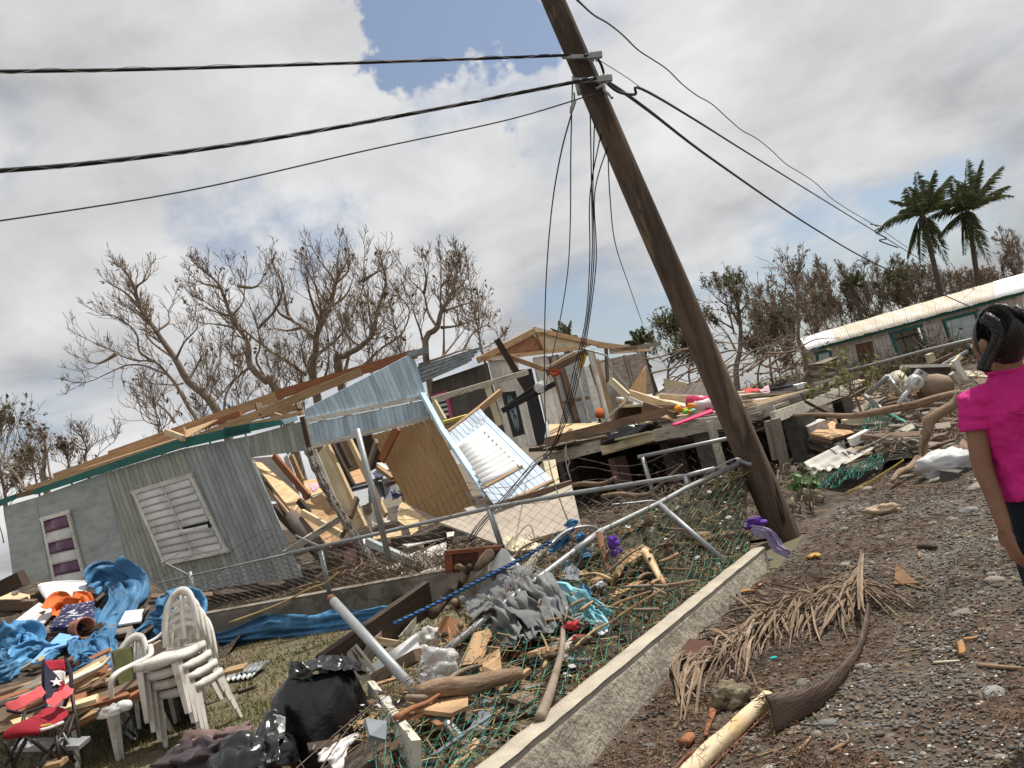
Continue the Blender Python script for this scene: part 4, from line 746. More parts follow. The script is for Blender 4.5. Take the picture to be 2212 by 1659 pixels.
for q in ([(690,1690,3.0),(760,1585,3.5),(835,1520,3.95),(960,1425,4.6),(1060,1330,5.2),(1150,1240,5.8),(1290,1140,6.5)],[(620,1700,3.0),(730,1600,3.5),(850,1500,4.1),(980,1400,4.8),(1120,1270,5.6),(1250,1175,6.3)],[(900,1462,4.3),(1040,1335,5.1),(1180,1200,5.9),(1300,1110,6.6),(1430,1075,7.2)],[(1300,1110,6.6),(1360,1070,7),(1500,1025,7.8),(1590,1000,8.1)]):
    barbed(mb,smoothpath([P(p[:2],p[2])+V((0,0,.03)) for p in q],4))
mb.build('barbed_wire',rust_wire,GF)
for q,D in (((618,318),6.35),((1270,560),6.7),((1820,260),7.3),((1640,340),7.1),((920,830),5.6),((520,1150),5.2)):
    c=P(z6(*q),D); o=MB(); 
    ra=(rail[3]-rail[0]).normalized(); i=min(range(len(rail)-1),key=lambda k:min((rail[k].lerp(rail[k+1],t/8)-c).length for t in range(9))); c=min((rail[i].lerp(rail[i+1],t/30) for t in range(31)),key=lambda p:(p-c).length)
    x=ra.orthogonal().normalized(); y=ra.cross(x); o.tube([c+(x*math.cos(a)+y*math.sin(a))*.023+ra*.004*a for a in [i*.7 for i in range(19)]],.003,4); o.build('tie_wire',rust,GF)
settle(GF,wl(1.5))
# broken galvanised post sticking out of the rubbish
bp=thing('broken_pipe_post','thick galvanised pipe with a rusty end, leaning out of the flattened fence','pipe')
pp=[P(z3(915,215),5.25),P(z3(1640,1010),4.35),P(z3(2120,1530),3.95)]; MB().tube(pp[:2],.029,14).build('pipe',galv,bp,True); MB().tube([pp[1],pp[1].lerp(pp[2],.5),pp[2]],.028,12).build('pipe',galv,bp,True); dd=(pp[0]-pp[1]).normalized(); MB().tube([pp[0]-dd*.0,pp[0]+dd*.05],[.030,.026],12).build('rusty_end',rust,bp,True); settle(bp,pp[2])
# rope-wrapped blue pole
rp=thing('striped_pole','blue and black striped pole lying up across the rubbish heap','pole'); q=[P(z6(*a),5.2+i*.22) for i,a in enumerate(((-330,1230),(0,1072),(400,862),(730,692),(1040,515)))]; sp=smoothpath(q,12)
MB().tube(sp,.011,8).build('shaft',M('blue_plastic_pole',(.03,.12,.32),var=.2,bump=.05),rp,True); mb=MB(); n=420
for s in range(2): mb.tube([ (lambda t,c,dd,x:c+(x*math.cos(t*95+s*PI)+dd.cross(x)*math.sin(t*95+s*PI))*.012)(i/n,poly_at(sp,i/n),(q[-1]-q[0]).normalized(),(q[-1]-q[0]).normalized().orthogonal().normalized()) for i in range(n+1)],.0045,4,False)
mb.build('black_spiral',cable,rp); settle(rp,q[0])
# inner fence on the yard wall
NF=thing('grey_chain_fence','standing grey chain-link fence with barbed wire in front of the houses','fence')
PN=Plane(IWA,IWA+IWD,IWA+V((0,0,1))); rl=[PN(p) for p in (d(285,1273),d(415,1243),z4(505,1397),z4(1210,1240),z4(2212,1010),z5(530,1655),z5(1230,1530),z5(2212,1380),d(1545,1012))]
MB().tube(rl[2:],.024,9).build('top_rail',galv,NF,True); MB().tube(rl[:3],.012,6).build('top_rail',galv,NF,True)
for a,b,r,mt in ((d(692,1190),d(713,1285),.03,galv),(d(1057,1100),d(1082,1178),.034,galv),(d(410,1235),d(424,1315),.025,galv),(d(1481,1028),d(1500,1110),.028,galv)):
    MB().tube([PN(a),PN(b)],r,10).build('post',mt,NF,True)
for a in ((z4(600,1225),z4(790,1330)),(z6(300,85),z6(500,215)),(z1(1470,1465),z1(1640,1580))): A=PN(a[0])+V((0,-.12,0)); MB().beam(A,PN(a[1]),.03,.02).build('barb_arm',galv,NF)
MB().tube([PN(z4(1155,310))+V((0,-.25,0)),PN(z4(1435,1440))+V((0,-.25,0))],.034,10).build('tall_post',galv,NF,True)
def zb(p,up=.44):
    q=p.copy(); q.z=up; return q
def SN(u,v):
    a=poly_at(rl,u); x=a.x; zb_=.62-.2*sst(-6.,-1.,x)-.25*sst(-1.2,0,x); b=V((a.x,a.y,zb_)); return a.lerp(b,v)+IWN*(.04*wave((u*14,v*2),1,3)*math.sin(PI*v))
chain(SN,118,16,.0030,zinc_wire,NF,'grey_mesh',.004,5)
mb=MB()
for dz in (.10,.22,.33):
    barbed(mb,smoothpath([poly_at(rl,t)+V((0,-.06-dz*.4,dz+.05*math.sin(t*37+dz*9)-.10*math.sin((t*6%1)*PI))) for t in [i/24 for i in range(24)]],2),.0030,.14)
mb.build('barbed_wire',rust_wire,NF); settle(NF,IWA+IWD*4)
# short grey fence piece beside the deck
SF=thing('short_grey_fence','short chain-link fence piece in the shade of the deck','fence'); ra=[P(y8(865,415),11.),P(y8(1955,187),10.4)]; MB().tube(ra,.025,9).build('top_rail',galv,SF,True)
for a,b in (((915,420),(1045,880)),): MB().tube([P(y8(*a),10.95),P(y8(*b),10.75)],.026,9).build('post',galv,SF,True)
chain(lambda u,v:ra[0].lerp(ra[1],u).lerp((lambda q:V((q.x,q.y,.1)))(ra[0].lerp(ra[1],u)),v),22,14,.0026,rust_wire,SF,'grey_mesh',.004,6); settle(SF,ra[0])
# ---------------------------------------------------------------- cables on the pole
def cab(label,pts,r,mt=cable,grp=None,name='cable',k=6,n=6): return tag(tube(name,[P(p[:2],p[2]) for p in pts],r,mt,None,n,k=k),label,'cable',grp)
cab('upper thick black cable running left from the pole',[(-60,155,5.6),(300,150,6.2),(700,138,7),(1000,128,7.4),(1232,119,7.72)],.013); cab('lower thick black cable sagging left from the pole',[(-60,373,5.4),(200,352,5.8),(500,313,6.4),(800,262,7),(1100,205,7.5),(1288,168,7.72)],.016)
for pts in ([(-60,155,5.57),(300,149,6.17),(700,137,6.97),(1000,127,7.37),(1232,119,7.7)],[(-60,373,5.37),(200,352,5.77),(500,313,6.37),(800,262,6.97),(1100,205,7.47),(1288,168,7.7)]):
    sp=smoothpath([P(p[:2],p[2]) for p in pts],40); ax_=(sp[-1]-sp[0]).normalized(); x=ax_.cross(V((0,0,1))).normalized(); y=x.cross(ax_)
    tag(MB().tube([p+(x*math.cos(i*.35)+y*math.sin(i*.35))*.0155 for i,p in enumerate(sp)],.0028,4,False).build('lashing_wire',galv),'thin lashing wire spiralled round the upper left cable' if pts[0][1]==155 else 'thin lashing wire spiralled round the lower left cable','wire')
cab('thin guy wire below the two thick left cables',[(-60,486,6),(400,413,6.8),(800,323,7.3),(1100,258,7.6),(1296,199,7.8)],.0065,wire_m)
cab('wavy twisted cable crossing the sky at top right',[(1225,-20,8)]+[(1250+i*32,3+i*25.2+4*math.sin(i*1.9)-(0 if i<8 else (i-8)*.9),8+i*1.0) for i in range(20)]+[(1895,490,28),(1960,535,31)],.011)
cab('thick black cable falling right from the pole to the far house',[(1290,170,7.75),(1320,182,8.2),(1400,238,9.5),(1550,352,13),(1750,488,20),(1900,574,27),(2115,671,34)],.02)
cab('middle black cable passing right above the palms',[(1302,172,7.8),(1335,198,8.1),(1372,204,8.4),(1386,192,8.6),(1500,258,11),(1650,352,16),(1890,500,27),(2040,590,34),(2230,690,38)],.014); cab('thin bare wire from the upper clamp to the middle cable',[(1293,129,7.8),(1355,168,8.3),(1386,191,8.6)],.004,wire_m)
cab('loop of cable joining the two pole clamps',[(1262,119,7.7),(1290,127,7.75),(1302,150,7.8),(1305,172,7.85)],.013); cab('short tangle of wire ends where the right cables meet',[(1880,484,27.2),(1905,490,27),(1890,500,27),(1915,515,27.4),(1900,520,27.5),(1940,535,28)],.02)
cab('leftmost loose wire hanging from the pole',[(1240,200,7.75),(1238,232,7.8),(1212,330,8.3),(1192,450,9),(1180,600,10),(1176,760,11),(1178,900,11.6),(1186,1000,11.2),(1215,1095,9.4),(1237,1140,7.6)],.008,wire_m); cab('straight loose wire hanging second from the left',[(1237,165,7.8),(1233,330,8.2),(1232,480,9),(1226,590,10),(1210,690,11),(1195,760,12),(1180,830,13)],.007,wire_m)
for i in range(4):
    o=[(0,0),(4,6),(-5,10),(9,3)][i]; tp=[(1275,245),(1284,265),(1298,290),(1312,318)][i]
    cab('loose black drop cable in the bundle hanging left of the pole',[(*tp,7.85),(1278+o[0]*.7,420,8.3),(1279+o[0],560,9),(1268+o[0]*.6,690,9.8),(1247+o[0],790,10.4),(1225+o[0],880,10.9),(1192+o[0]*.5,965+o[1],11.2),(1150+o[0],1000+o[1],11),(1090+o[0],1075,10.2),(1035+o[0],1135,9.6),(1012+o[0],1165+o[1],9.4)],.0065,cable,'bundle of drop cables')
cab('faint wire hanging right of the bundle',[(1313,322,7.9),(1318,430,8.5),(1330,530,10),(1360,620,13),(1388,700,16)],.006,wire_m)
# clamps and insulators on the pole
for i,(q,lb) in enumerate((((1258,119),'upper cable clamp bolted to the pole'),((1284,166),'lower cable clamp bolted to the pole'))):
    c=on_pole(q)+(CAM-on_pole(q)).normalized()*.16; e=thing('cable_clamp',lb,'clamp'); MB().beam(c-CR*.14,c+CR*.12,.03,.035,CU).build('plate',galv,e); x=c+CR*.13
    for k in range(3): MB().tube([x+CR*(.03*k-.02)-CU*.04,x+CR*(.03*k)+CU*.06],.011,7).build('bolt',galv,e,True)
    MB().beam(x-CR*.05,x+CR*.09+CU*.02,.05,.05,CU).build('jaw',galv,e); settle(e,c)
c=P((1300,190),7.72); e=thing('guy_hook','small steel guy hook on the right side of the pole','hook'); tube('hook',[P((1288,192),7.75),P((1304,184),7.72),P((1306,196),7.72),P((1318,206),7.72),P((1322,212),7.7)],.014,galv,e,6,k=3); MB().tube([P((1246,180),7.75),P((1252,205),7.75)],.02,7).build('eye_bolt',galv,e,True); settle(e,c)
tag(MB().tube([P((1243,218),7.7),P((1236,232),7.7),P((1233,245),7.7)],[.012,.022,.012],7).build('wire_grip',galv,None,True),'dark wire grip where the loose wires gather','wire grip')
# ---------------------------------------------------------------- plastic chairs and camp chairs on the grass
def tri_fan_blob(c,ax,rng,n=10,m=7,amp=.18,seed=0):   # lumpy closed blob from half axes
    rows=[]
    for i in range(m+1):
        th=PI*i/m; row=[]
        for j in range(n):
            ph=2*PI*j/n; v=V((math.sin(th)*math.cos(ph),math.sin(th)*math.sin(ph),math.cos(th))); k=1+amp*wave(v,1.6,seed)+amp*.6*wave(v,3.7,seed+3); row.append(c+ax[0]*v.x*k+ax[1]*v.y*k+ax[2]*v.z*k)
        rows.append(row)
    return rows
def blob(name,c,sx,sy,sz,mat,parent=None,seed=0,amp=.25,n=18,m=12,rot=0,smooth=True):
    cx,sn=math.cos(rot),math.sin(rot); ax=[V((cx,sn,0))*sx,V((-sn,cx,0))*sy,V((0,0,1))*sz]
    return MB().grid(tri_fan_blob(V(c),ax,None,n,m,amp,seed),True).build(name,mat,parent,smooth)
def crumple(name,corners,nu,nv,amp,mat,parent=None,seed=0,freq=5,th=.004,ridge=True,smooth=True):
    a,b,c,e=[V(p) for p in corners]; n=(b-a).cross(e-a).normalized(); n=n if n.dot(CAM-a)>0 else -n; rows=[]
    for i in range(nv+1):
        v=i/nv; row=[]
        for j in range(nu+1):
            u=j/nu; p=(a*(1-u)+b*u)*(1-v)+(e*(1-u)+c*u)*v; w=wave((p.x,p.y,p.z),freq,seed); w2=wave((p.x,p.y,p.z),freq*2.3,seed+4)
            h=(1-2*abs(w))*.6+.5*(1-2*abs(w2)) if ridge else w
            p=p+n*amp*h+V((wave(p,freq,seed+11),wave(p,freq,seed+17),wave(p,freq,seed+23)))*amp*.7; row.append(p)
        rows.append(row)
    o=MB().grid(rows).build(name,mat,parent,smooth); s=o.modifiers.new('t','SOLIDIFY'); s.thickness=th; return o
def ribbon(name,pts,w,mat,parent=None,seed=0,folds=3,th=.003,k=8,nw=12):   # cloth gathered in pleats that run along the path
    sp=smoothpath(pts,k); rows=[]; m=len(sp); nw=nw if not folds else max(nw,18)
    for i,p in enumerate(sp):
        t=(sp[min(i+1,m-1)]-sp[max(i-1,0)]).normalized(); x=t.cross((CAM-p).normalized()).normalized(); y=x.cross(t); y=y if y.dot(CAM-p)>0 else -y; f=i/(m-1)
        ww=w if not hasattr(w,'__len__') else (lambda q,a:w[a]+(w[min(a+1,len(w)-1)]-w[a])*(q-a))(f*(len(w)-1),min(len(w)-1,int(f*(len(w)-1))))
        row=[]
        for j in range(nw+1):
            c=j/nw-.5; ed=1+.28*wave((f*6,c*3,seed*1.7),1.3); c2=c+.09*wave((f*5,c*2+seed,3),1.4)
            h=0 if not folds else .62*(1-2.6*abs(wave((f*2.2+seed,c2*4.2,seed*.9),1)))+.30*(1-2.6*abs(wave((f*4.5,c2*10+seed,seed*.5),1)))+.35*wave((f*7,c*2.5,seed),1)
            row.append(p+x*ww*2*c2*ed+y*ww*h*.55*(1-(2*c)**4*.4)+t*ww*.35*wave((c*5,seed,f*2),1)*(1 if 0<f<1 else 1.6))
        rows.append(row)
    o=MB().grid(rows).build(name,mat,parent,True); s=o.modifiers.new('t','SOLIDIFY'); s.thickness=th; return o
class Loc:
    def __init__(s,o,fx,up=V((0,0,1)),sx=1,sy=1,sz=1): s.o=V(o); f=V(fx); s.f=(f-up*f.dot(up)).normalized(); s.u=up.normalized(); s.r=s.f.cross(s.u); s.k=(sx,sy,sz)
    def __call__(s,x,y,z): return s.o+s.r*(x*s.k[0])+s.f*(y*s.k[1])+s.u*(z*s.k[2])
def leg(par,L_,x,y,top,ox,oy,w=.05):   # tapered angle-section leg
    sx=1 if x>0 else -1; sy=1 if y>0 else -1; mb=MB(); a=[]; 
    for (px,py,z,k) in ((x,y,top,1.25),(x+ox,y+oy,0,.72)):
        ww=w*k; a.append([L_(px+sx*.0,py,z),L_(px-sx*ww,py,z),L_(px-sx*ww,py-sy*.012,z),L_(px-sx*.012,py-sy*.012,z),L_(px-sx*.012,py-sy*ww,z),L_(px,py-sy*ww,z)])
    mb.grid([a[0],a[0]],True); mb=MB(); mid=[a[0][i].lerp(a[1][i],.5) for i in range(6)]; mb.grid([a[0],mid,a[1]],True); mb.face([12+i for i in range(6)],[(0,0)]*6)
    return mb.build('leg',plastic,par)
def chair(label,L_,arms=False,grp=None,name='plastic_chair'):
    e=thing(name,label,'chair',grp); hw=.20; dep=.21; H_=.43
    rows=[]
    for i in range(9):       # dished seat with rolled edge
        y=-dep+2*dep*i/8; row=[]
        for j in range(9):
            x=(-hw+2*hw*j/8)*(1.06 if y>0 else .96); z=H_-.016*math.cos(x/hw*1.4)*math.cos(y/dep*1.4)+(.0 if i<7 else -.012*(i-6)**1.4)
            row.append(L_(x,y,z))
        rows.append(row)
    mb=MB().grid(rows)
    per=[(x,y) for x,y in [(-hw*.96,-dep),(hw*.96,-dep),(hw*1.06,dep),(-hw*1.06,dep)]]
    ring=[]; N_=24
    def pp(t):
        t=t*4; i=int(t)%4; f=t-int(t); a=per[i]; b=per[(i+1)%4]; return (a[0]+(b[0]-a[0])*f,a[1]+(b[1]-a[1])*f)
    r0=[L_(*pp(k/N_),H_-.006) for k in range(N_)]; r1=[L_(pp(k/N_)[0]*1.02,pp(k/N_)[1]*1.02,H_-.055-(.018*math.sin(k/N_*4*PI*1.0)**2)) for k in range(N_)]
    mb.grid([r0,r1],True); s=mb.build('seat',plastic,e,True); so=s.modifiers.new('t','SOLIDIFY'); so.thickness=.008
    for x,y,ox,oy in ((hw*1.03,dep,.012,.035),(-hw*1.03,dep,-.012,.035),(hw*.95,-dep,.015,-.11),(-hw*.95,-dep,-.015,-.11)): leg(e,L_,x,y,H_-.02,ox,oy,.055)
    # back: bent frame and slats, leaning back
    bt=.86 if not arms else .84; 
    def bp(x,z): t=(z-H_)/(bt-H_); return L_(x,-dep-.02-.085*t-.05*t*t+.05*(x/hw)**2,z)
    out=[]
    for k in range(25):
        a=PI*k/24; x=math.cos(a)*hw*(1.0-.10*math.sin(a)); z=H_+.02+(bt-H_-.02)*(math.sin(a)**.55 if math.sin(a)>0 else 0); out.append((x,z))
    def outl(kx,kz0): return [bp(x*kx,H_+.0+(z-H_)*kz0) for x,z in out]
    o1,o2=outl(1.0,1.0),outl(.74,.86); mb=MB().grid([o1,o2]); f=mb.build('back_frame',plastic,e,True); so=f.modifiers.new('t','SOLIDIFY'); so.thickness=.022
    if arms:
        for k in range(7):
            x=(k-3)*.043; x2=(k-3)*.030; zt=H_+(bt-H_)*(.86-.02*abs(k-3)**1.6); mb=MB().grid([[bp(x2-.011,H_+.03),bp(x2+.011,H_+.03)],[bp(x*.9-.013,H_+.2),bp(x*.9+.013,H_+.2)],[bp(x-.013,zt),bp(x+.013,zt)]]); s=mb.build('slat',plastic,f,True); so=s.modifiers.new('t','SOLIDIFY'); so.thickness=.014
        for sx in (-1,1):
            tube('arm',[bp(sx*hw*.93,H_+.30),L_(sx*(hw+.055),-dep+.02,H_+.235),L_(sx*(hw+.075),0,H_+.22),L_(sx*(hw+.07),dep*.75,H_+.205),L_(sx*(hw+.05),dep*1.0,H_+.15),L_(sx*(hw+.02),dep*1.02,H_-.02)],[.022,.024,.028,.028,.026,.024],plastic,e,8,k=5,sq=.62)
    else:
        for k in range(5):
            z=H_+.10+k*.058; w=hw*.80*(1 if k<4 else .8); pts=[]
            for q in (0,1): pts.append([bp(-w+2*w*j/8,z+q*.034+.035*math.sin(PI*j/8)) for j in range(9)])
            s=MB().grid(pts).build('slat',plastic,f,True); so=s.modifiers.new('t','SOLIDIFY'); so.thickness=.014
        s=MB().grid([[bp(-.022,H_+.04),bp(.022,H_+.04)],[bp(-.022,H_+.2),bp(.022,H_+.2)],[bp(-.022,bt-.05),bp(.022,bt-.05)]]).build('slat',plastic,f,True); so=s.modifiers.new('t','SOLIDIFY'); so.thickness=.016
    settle(e,L_.o); return e
cs=G((430,1592),.05); fdir=V((-.22,-.975,0)); 
lab=['lowest white plastic chair of the stack on the grass','second white plastic chair from the ground in the stack','third white plastic chair from the ground in the stack','topmost white plastic chair of the stack, its dirty seat showing']
for i in range(4): chair(lab[i],Loc(cs+fdir.normalized()*(.045*i-.05)+V((0,0,.085*i)),fdir,V((-.02,.0,1)),.88,.88,1.0),grp='stacked plastic chairs')
chair('grubby white plastic armchair with a slatted back, beside the stack',Loc(G((268,1628),.05),V((-.32,-.95,0)),V((0,.02,1)),1.02,1.05,1.0),True,name='plastic_armchair')
chair('white plastic armchair with a pink-stained seat, half hidden behind the stack',Loc(G((362,1570),.05)+V((-.05,.35,0)),V((-.4,-.92,0)),V((0,0,1)),1.1,1.0,1.0),True,name='plastic_armchair')
# plastic bottle and film on the armchair seat
tag(tube('plastic_bottle',[P(x1(1480,735),6.05),P(x1(1530,725),6.05),P(x1(1600,715),6.03)],[.035,.04,.036],white_clean,None,10),'white plastic bottle lying on the armchair seat','bottle')
tag(blob('plastic_film',P(x1(1400,790),6.05),.09,.07,.04,clearp,seed=3,amp=.5),'crumpled clear plastic on the armchair seat','plastic')
# folding camp chair in the flag cloth
FC=thing('camp_chair','red, white and navy folding camp chair with a white star','chair')
Q=lambda x,y,D:P(x1(x,y),D)
bk=[Q(545,165,6.25),Q(820,150,6.3),Q(800,730,6.0),Q(570,745,5.95)]
def bq(u,v): 
    p=(bk[0]*(1-u)+bk[1]*u)*(1-v)+(bk[3]*(1-u)+bk[2]*u)*v; return p+V((.1,.5,0))*(.10*math.sin(PI*v)*math.sin(PI*u))
ver=[0,.27,.52,.74,1.0]
for i,m_ in enumerate((red_f,white_f,red_f,white_f)):
    rows=[[bq(u/8,ver[i]+(ver[i+1]-ver[i])*v/4) for u in range(9)] for v in range(5)]; o=MB().grid(rows).build('back_stripe',m_,FC,True); o.modifiers.new('t','SOLIDIFY').thickness=.006
bnn=(bk[1]-bk[0]).cross(bk[3]-bk[0]).normalized(); bnn=bnn if bnn.dot(CAM-bk[0])>0 else -bnn
trp=[(0,.02),(.12,.12),(.52,.58),(.30,.9),(.05,1.0),(0,.98)]
o=MB().grid([[bq(0,v)+bnn*.008 for v in [i/10 for i in range(11)]],[bq(.28*(1-abs(2*v-1.1))+.02,v)+bnn*.012 for v in [i/10 for i in range(11)]],[bq(max(.02,.56*(1-abs(2*v-1.12))),v)+bnn*.014 for v in [i/10 for i in range(11)]]]).build('navy_panel',navy_f,FC,True)
sc_=bq(.36,.58)+bnn*.03; su=(bk[0]-bk[3]).normalized(); sr=(bk[1]-bk[0]).normalized()
MB().prism([sc_+(sr*math.sin(PI*k/5)+su*math.cos(PI*k/5))*(.045 if k%2==0 else .018) for k in range(10)],bnn*.003).build('star',white_f,FC)
for q in ([(820,150,6.3),(875,300,6.2),(880,480,6.1),(800,730,6.0)],[(545,165,6.25),(540,400,6.15),(555,600,6.05),(570,745,5.95)]): tube('back_post',[Q(*p) for p in q],.014,navy_f,FC,6,k=3)
for pts in ([[(520,745,5.95),(800,730,6.0),(880,830,5.95)],[(480,830,5.8),(700,820,5.85),(800,900,5.8)],[(300,900,5.5),(560,930,5.65),(690,960,5.7)],[(0,1030,5.35),(300,1040,5.45),(620,1050,5.6)],[(20,1170,5.35),(150,1120,5.42),(480,1080,5.55)]],):
    o=MB().grid([[Q(*p) for p in r] for r in pts]).build('seat',red_f,FC,True); o.modifiers.new('t','SOLIDIFY').thickness=.008; sb=o.modifiers.new('s','SUBSURF'); sb.levels=2; sb.render_levels=2
for q in ([(90,765,5.6),(300,660,5.7),(450,580,5.85),(545,520,6.0)],[(620,715,5.7),(720,620,5.8),(820,560,5.95),(880,490,6.1)]): ribbon('arm_strap',[Q(*p) for p in q],.035,coral_f,FC,1,0)
for q in ([(80,780,5.6),(300,810,5.65),(560,720,5.8)],): tube('arm_edge',[Q(*p) for p in q],.010,navy_f,FC,6,k=4)
for a,b in (((310,800,5.62),(240,1130,5.5)),((240,1130,5.5),(60,1480,5.35)),((60,1180,5.35),(180,1500,5.45)),((880,500,6.1),(1040,1430,5.9)),((920,830,6.0),(780,1300,5.8)),((880,860,6.0),(500,1480,5.5)),((680,1030,5.7),(760,1480,5.6)),((400,1150,5.5),(720,1420,5.7)),((330,1130,5.5),(150,1480,5.4)),((700,1180,5.7),(930,1420,5.85))):
    MB().tube([Q(*a),Q(*b)],.013,7).build('leg',M('dark_brown_steel',(.03,.022,.018),rough=.5,bump=.05),FC,True)
MB().tube([Q(740,990,5.85),Q(990,1420,5.85)],.007,6).build('brace',galv,FC,True)
for q,m_ in (([(420,1010,5.55),(520,980,5.6),(640,960,5.65)],M('yellow_cord',(.45,.30,.05),bump=.2)),([(500,1030,5.55),(640,990,5.62),(780,930,5.75)],white_f)): tube('draw_cord',[Q(*p) for p in q],.012,m_,FC,6,k=4)
settle(FC,G((120,1655),.05))
OC=thing('camp_chair','olive green folding camp chair behind the plastic armchair','chair'); oc=[P(z2(970,655),6.9),P(z2(1150,608),7.0),P(z2(1165,935),6.8),P(z2(1035,965),6.75)]
o=crumple('back_cloth',oc,10,14,.012,olive_f,OC,4,6,.006)
for a,b in (((1150,608,7.0),(1180,1000,6.8)),((970,655,6.9),(1010,1000,6.75)),((1180,1010,6.8),(1000,1300,6.5)),((980,1290,6.7),(1180,1420,6.6)),((990,1420,6.5),(1130,1230,6.9)),((1000,1250,6.5),(1180,1390,6.9)),((1160,1200,6.9),(1150,1430,6.85))): MB().tube([P(z2(a[0],a[1]),a[2]),P(z2(b[0],b[1]),b[2])],.010,6).build('leg',galv,OC,True)
slab('seat',[P(z2(*q),6.7) for q in ((1010,1000),(1175,985),(1165,1080),(900,1110))],.01,olive_f,OC); settle(OC,G(z2(1060,1420),.05))
# ---------------------------------------------------------------- black bags and clothes in the foreground
BG=thing('bin_bag','large shiny black bin bag, full and open-topped, beside the broken pipe','bag')
bc=P(z3(850,1250),4.75); base=V((bc.x,bc.y,.04)); rows=[]
prof=[(0,.22,.2),(.03,.27,.235),(.12,.285,.245),(.25,.275,.24),(.36,.265,.23),(.46,.25,.22),(.53,.215,.19),(.57,.17,.15),(.55,.14,.12),(.50,.10,.09)]
for z,rx,ry in prof:
    row=[]
    for j in range(64):
        a=2*PI*j/64; v=V((math.cos(a),math.sin(a),z*3)); k=1+.10*wave(v,1.2,3)+.07*(1-2*abs(wave(v,3,5)))+.035*(1-2*abs(wave(v,8,7))); up=0
        if z>.5 or (z>.49 and rx<.15): up=.07*math.sin(a*1+2.7)+.03*math.sin(a*3+1)+.025*wave(v,5,9)
        row.append(base+CR0*rx*k*math.cos(a)+V((0,1,0))*ry*k*math.sin(a)+V((-.06*z,0,z+up+.03*wave((a,z*8),2,4))))
    rows.append(row)
o=MB().grid(rows,True).build('bag_skin',bagm,BG,True); ss=o.modifiers.new('s','SUBSURF'); ss.levels=1; ss.render_levels=1
crumple('torn_rim',[P(z3(560,800),4.7),P(z3(770,850),4.55),P(z3(1230,870),4.75),P(z3(1010,715),5.0)],26,20,.035,bagm,BG,3,9,.002); crumple('torn_rim',[P(z3(560,770),4.62),P(z3(700,760),4.6),P(z3(760,880),4.55),P(z3(520,930),4.55)],16,12,.03,bagm,BG,6,10,.002); settle(BG,base)
B2=thing('bin_bag','smaller torn black bin bag slumped at the bottom edge','bag'); crumple('bag_skin',[P(z3(430,1200),4.55),P(z3(520,1240),4.5),P(z3(470,1720),4.15),P(z3(-40,1700),4.3)],34,40,.06,bagm,B2,9,5,.003); o=blob('bag_fill',P(z3(230,1640),4.35),.20,.16,.15,bagm,B2,7,.4,30,20); crumple('torn_skin',[P(z3(420,1220),4.5),P(z3(510,1230),4.45),P(z3(500,1330),4.4),P(z3(400,1480),4.35)],10,14,.03,clearp,B2,9,9,.002); settle(B2,G((590,1690),.04))
for i,(q,s,m_,lb) in enumerate((((430,1500),.10,M('brown_cloth',(.13,.085,.07),bump=.5,bsc=20),'brown clothes bundle in front of the chair stack'),((380,1560),.09,M('pink_beige_cloth',(.36,.255,.20),bump=.5,bsc=20),'folded pinkish cloth in front of the chair stack'),((640,1480),.12,M('mauve_cloth',(.16,.105,.10),bump=.5,bsc=20),'mauve clothes heap in front of the chair stack'),((560,1600),.13,M('dark_cloth',(.06,.045,.05),bump=.5,bsc=20),'dark clothes heap at the bottom edge'),((300,1640),.11,M('dark_cloth',(.06,.045,.05),bump=.5,bsc=20),'dark rag in front of the plastic armchair'),((735,1430),.08,M('mauve_cloth',(.16,.105,.10)),'mauve rag on top of the clothes heap'))):
    c=G(x2(*q),.10); tag(blob('clothes',c,s*1.5,s*1.2,s*.75,m_,None,i+20,.7,36,22),lb,'clothes')
for i,(q,D) in enumerate((((820,1480),5.3),)): tag(blob('navy_rag',P(x2(*q),D),.05,.04,.03,M('navy_rag',(.02,.025,.09)),None,4,.5),'small navy rag by the clothes heap','rag')
# ---------------------------------------------------------------- heap of wreckage at the left
def DZ(p): return 7.0+(1480-p[1])/230*3.1
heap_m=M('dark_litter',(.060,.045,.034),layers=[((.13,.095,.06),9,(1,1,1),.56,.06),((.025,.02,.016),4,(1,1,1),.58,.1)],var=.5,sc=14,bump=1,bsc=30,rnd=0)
rows=[]
for i in range(26):
    y=1490-i*9.4; row=[]
    for j in range(44):
        x=-60+j*11.6; ed=sst(0,.16,(450-(1490-y)*.20-x)/460.) ; p=P((x,y),DZ((x,y))); g=hgt(p.x,p.y); p.z=g-.03+(max(p.z,g)-g+.02)*ed+wave(p,2.5,4)*.07*ed; row.append(p)
    rows.append(row)
back=[]
for p in rows[-1]: q=p+V((0,1.2,0)); q.z=hgt(q.x,q.y)-.05; back.append(q)
rows.append(back); hp=MB().grid(rows).build('rubbish_heap',heap_m,None,True); hp['kind']='stuff'; hp['label']='dark mound of storm rubbish under the tarps at the left'
def Z(f,x,y,lift=.06): p=f(x,y); return P(p,DZ(p)-lift)
def T2(name,label,cat,pts,mt,th=.02,f=z2,lift=.08,grp=None): return tag(slab(name,[Z(f,*q,lift) for q in pts],th,mt),label,cat,grp)
e=thing('white_siding_panel','white slatted panel lying on the left heap','panel'); boards(e,[Z(z2,*q,.2) for q in ((112,395),(340,222),(500,300),(285,480))],Z(z2,460,330)-Z(z2,250,450),.20,.02,white_metal,gap=.01); settle(e,Z(z2,300,400))
bn_=thing('crushed_bin','crushed white bin on top of the left heap','bin'); a=Z(z2,560,70,.2); b=Z(z2,575,215,.2); o=MB(); rows=[]
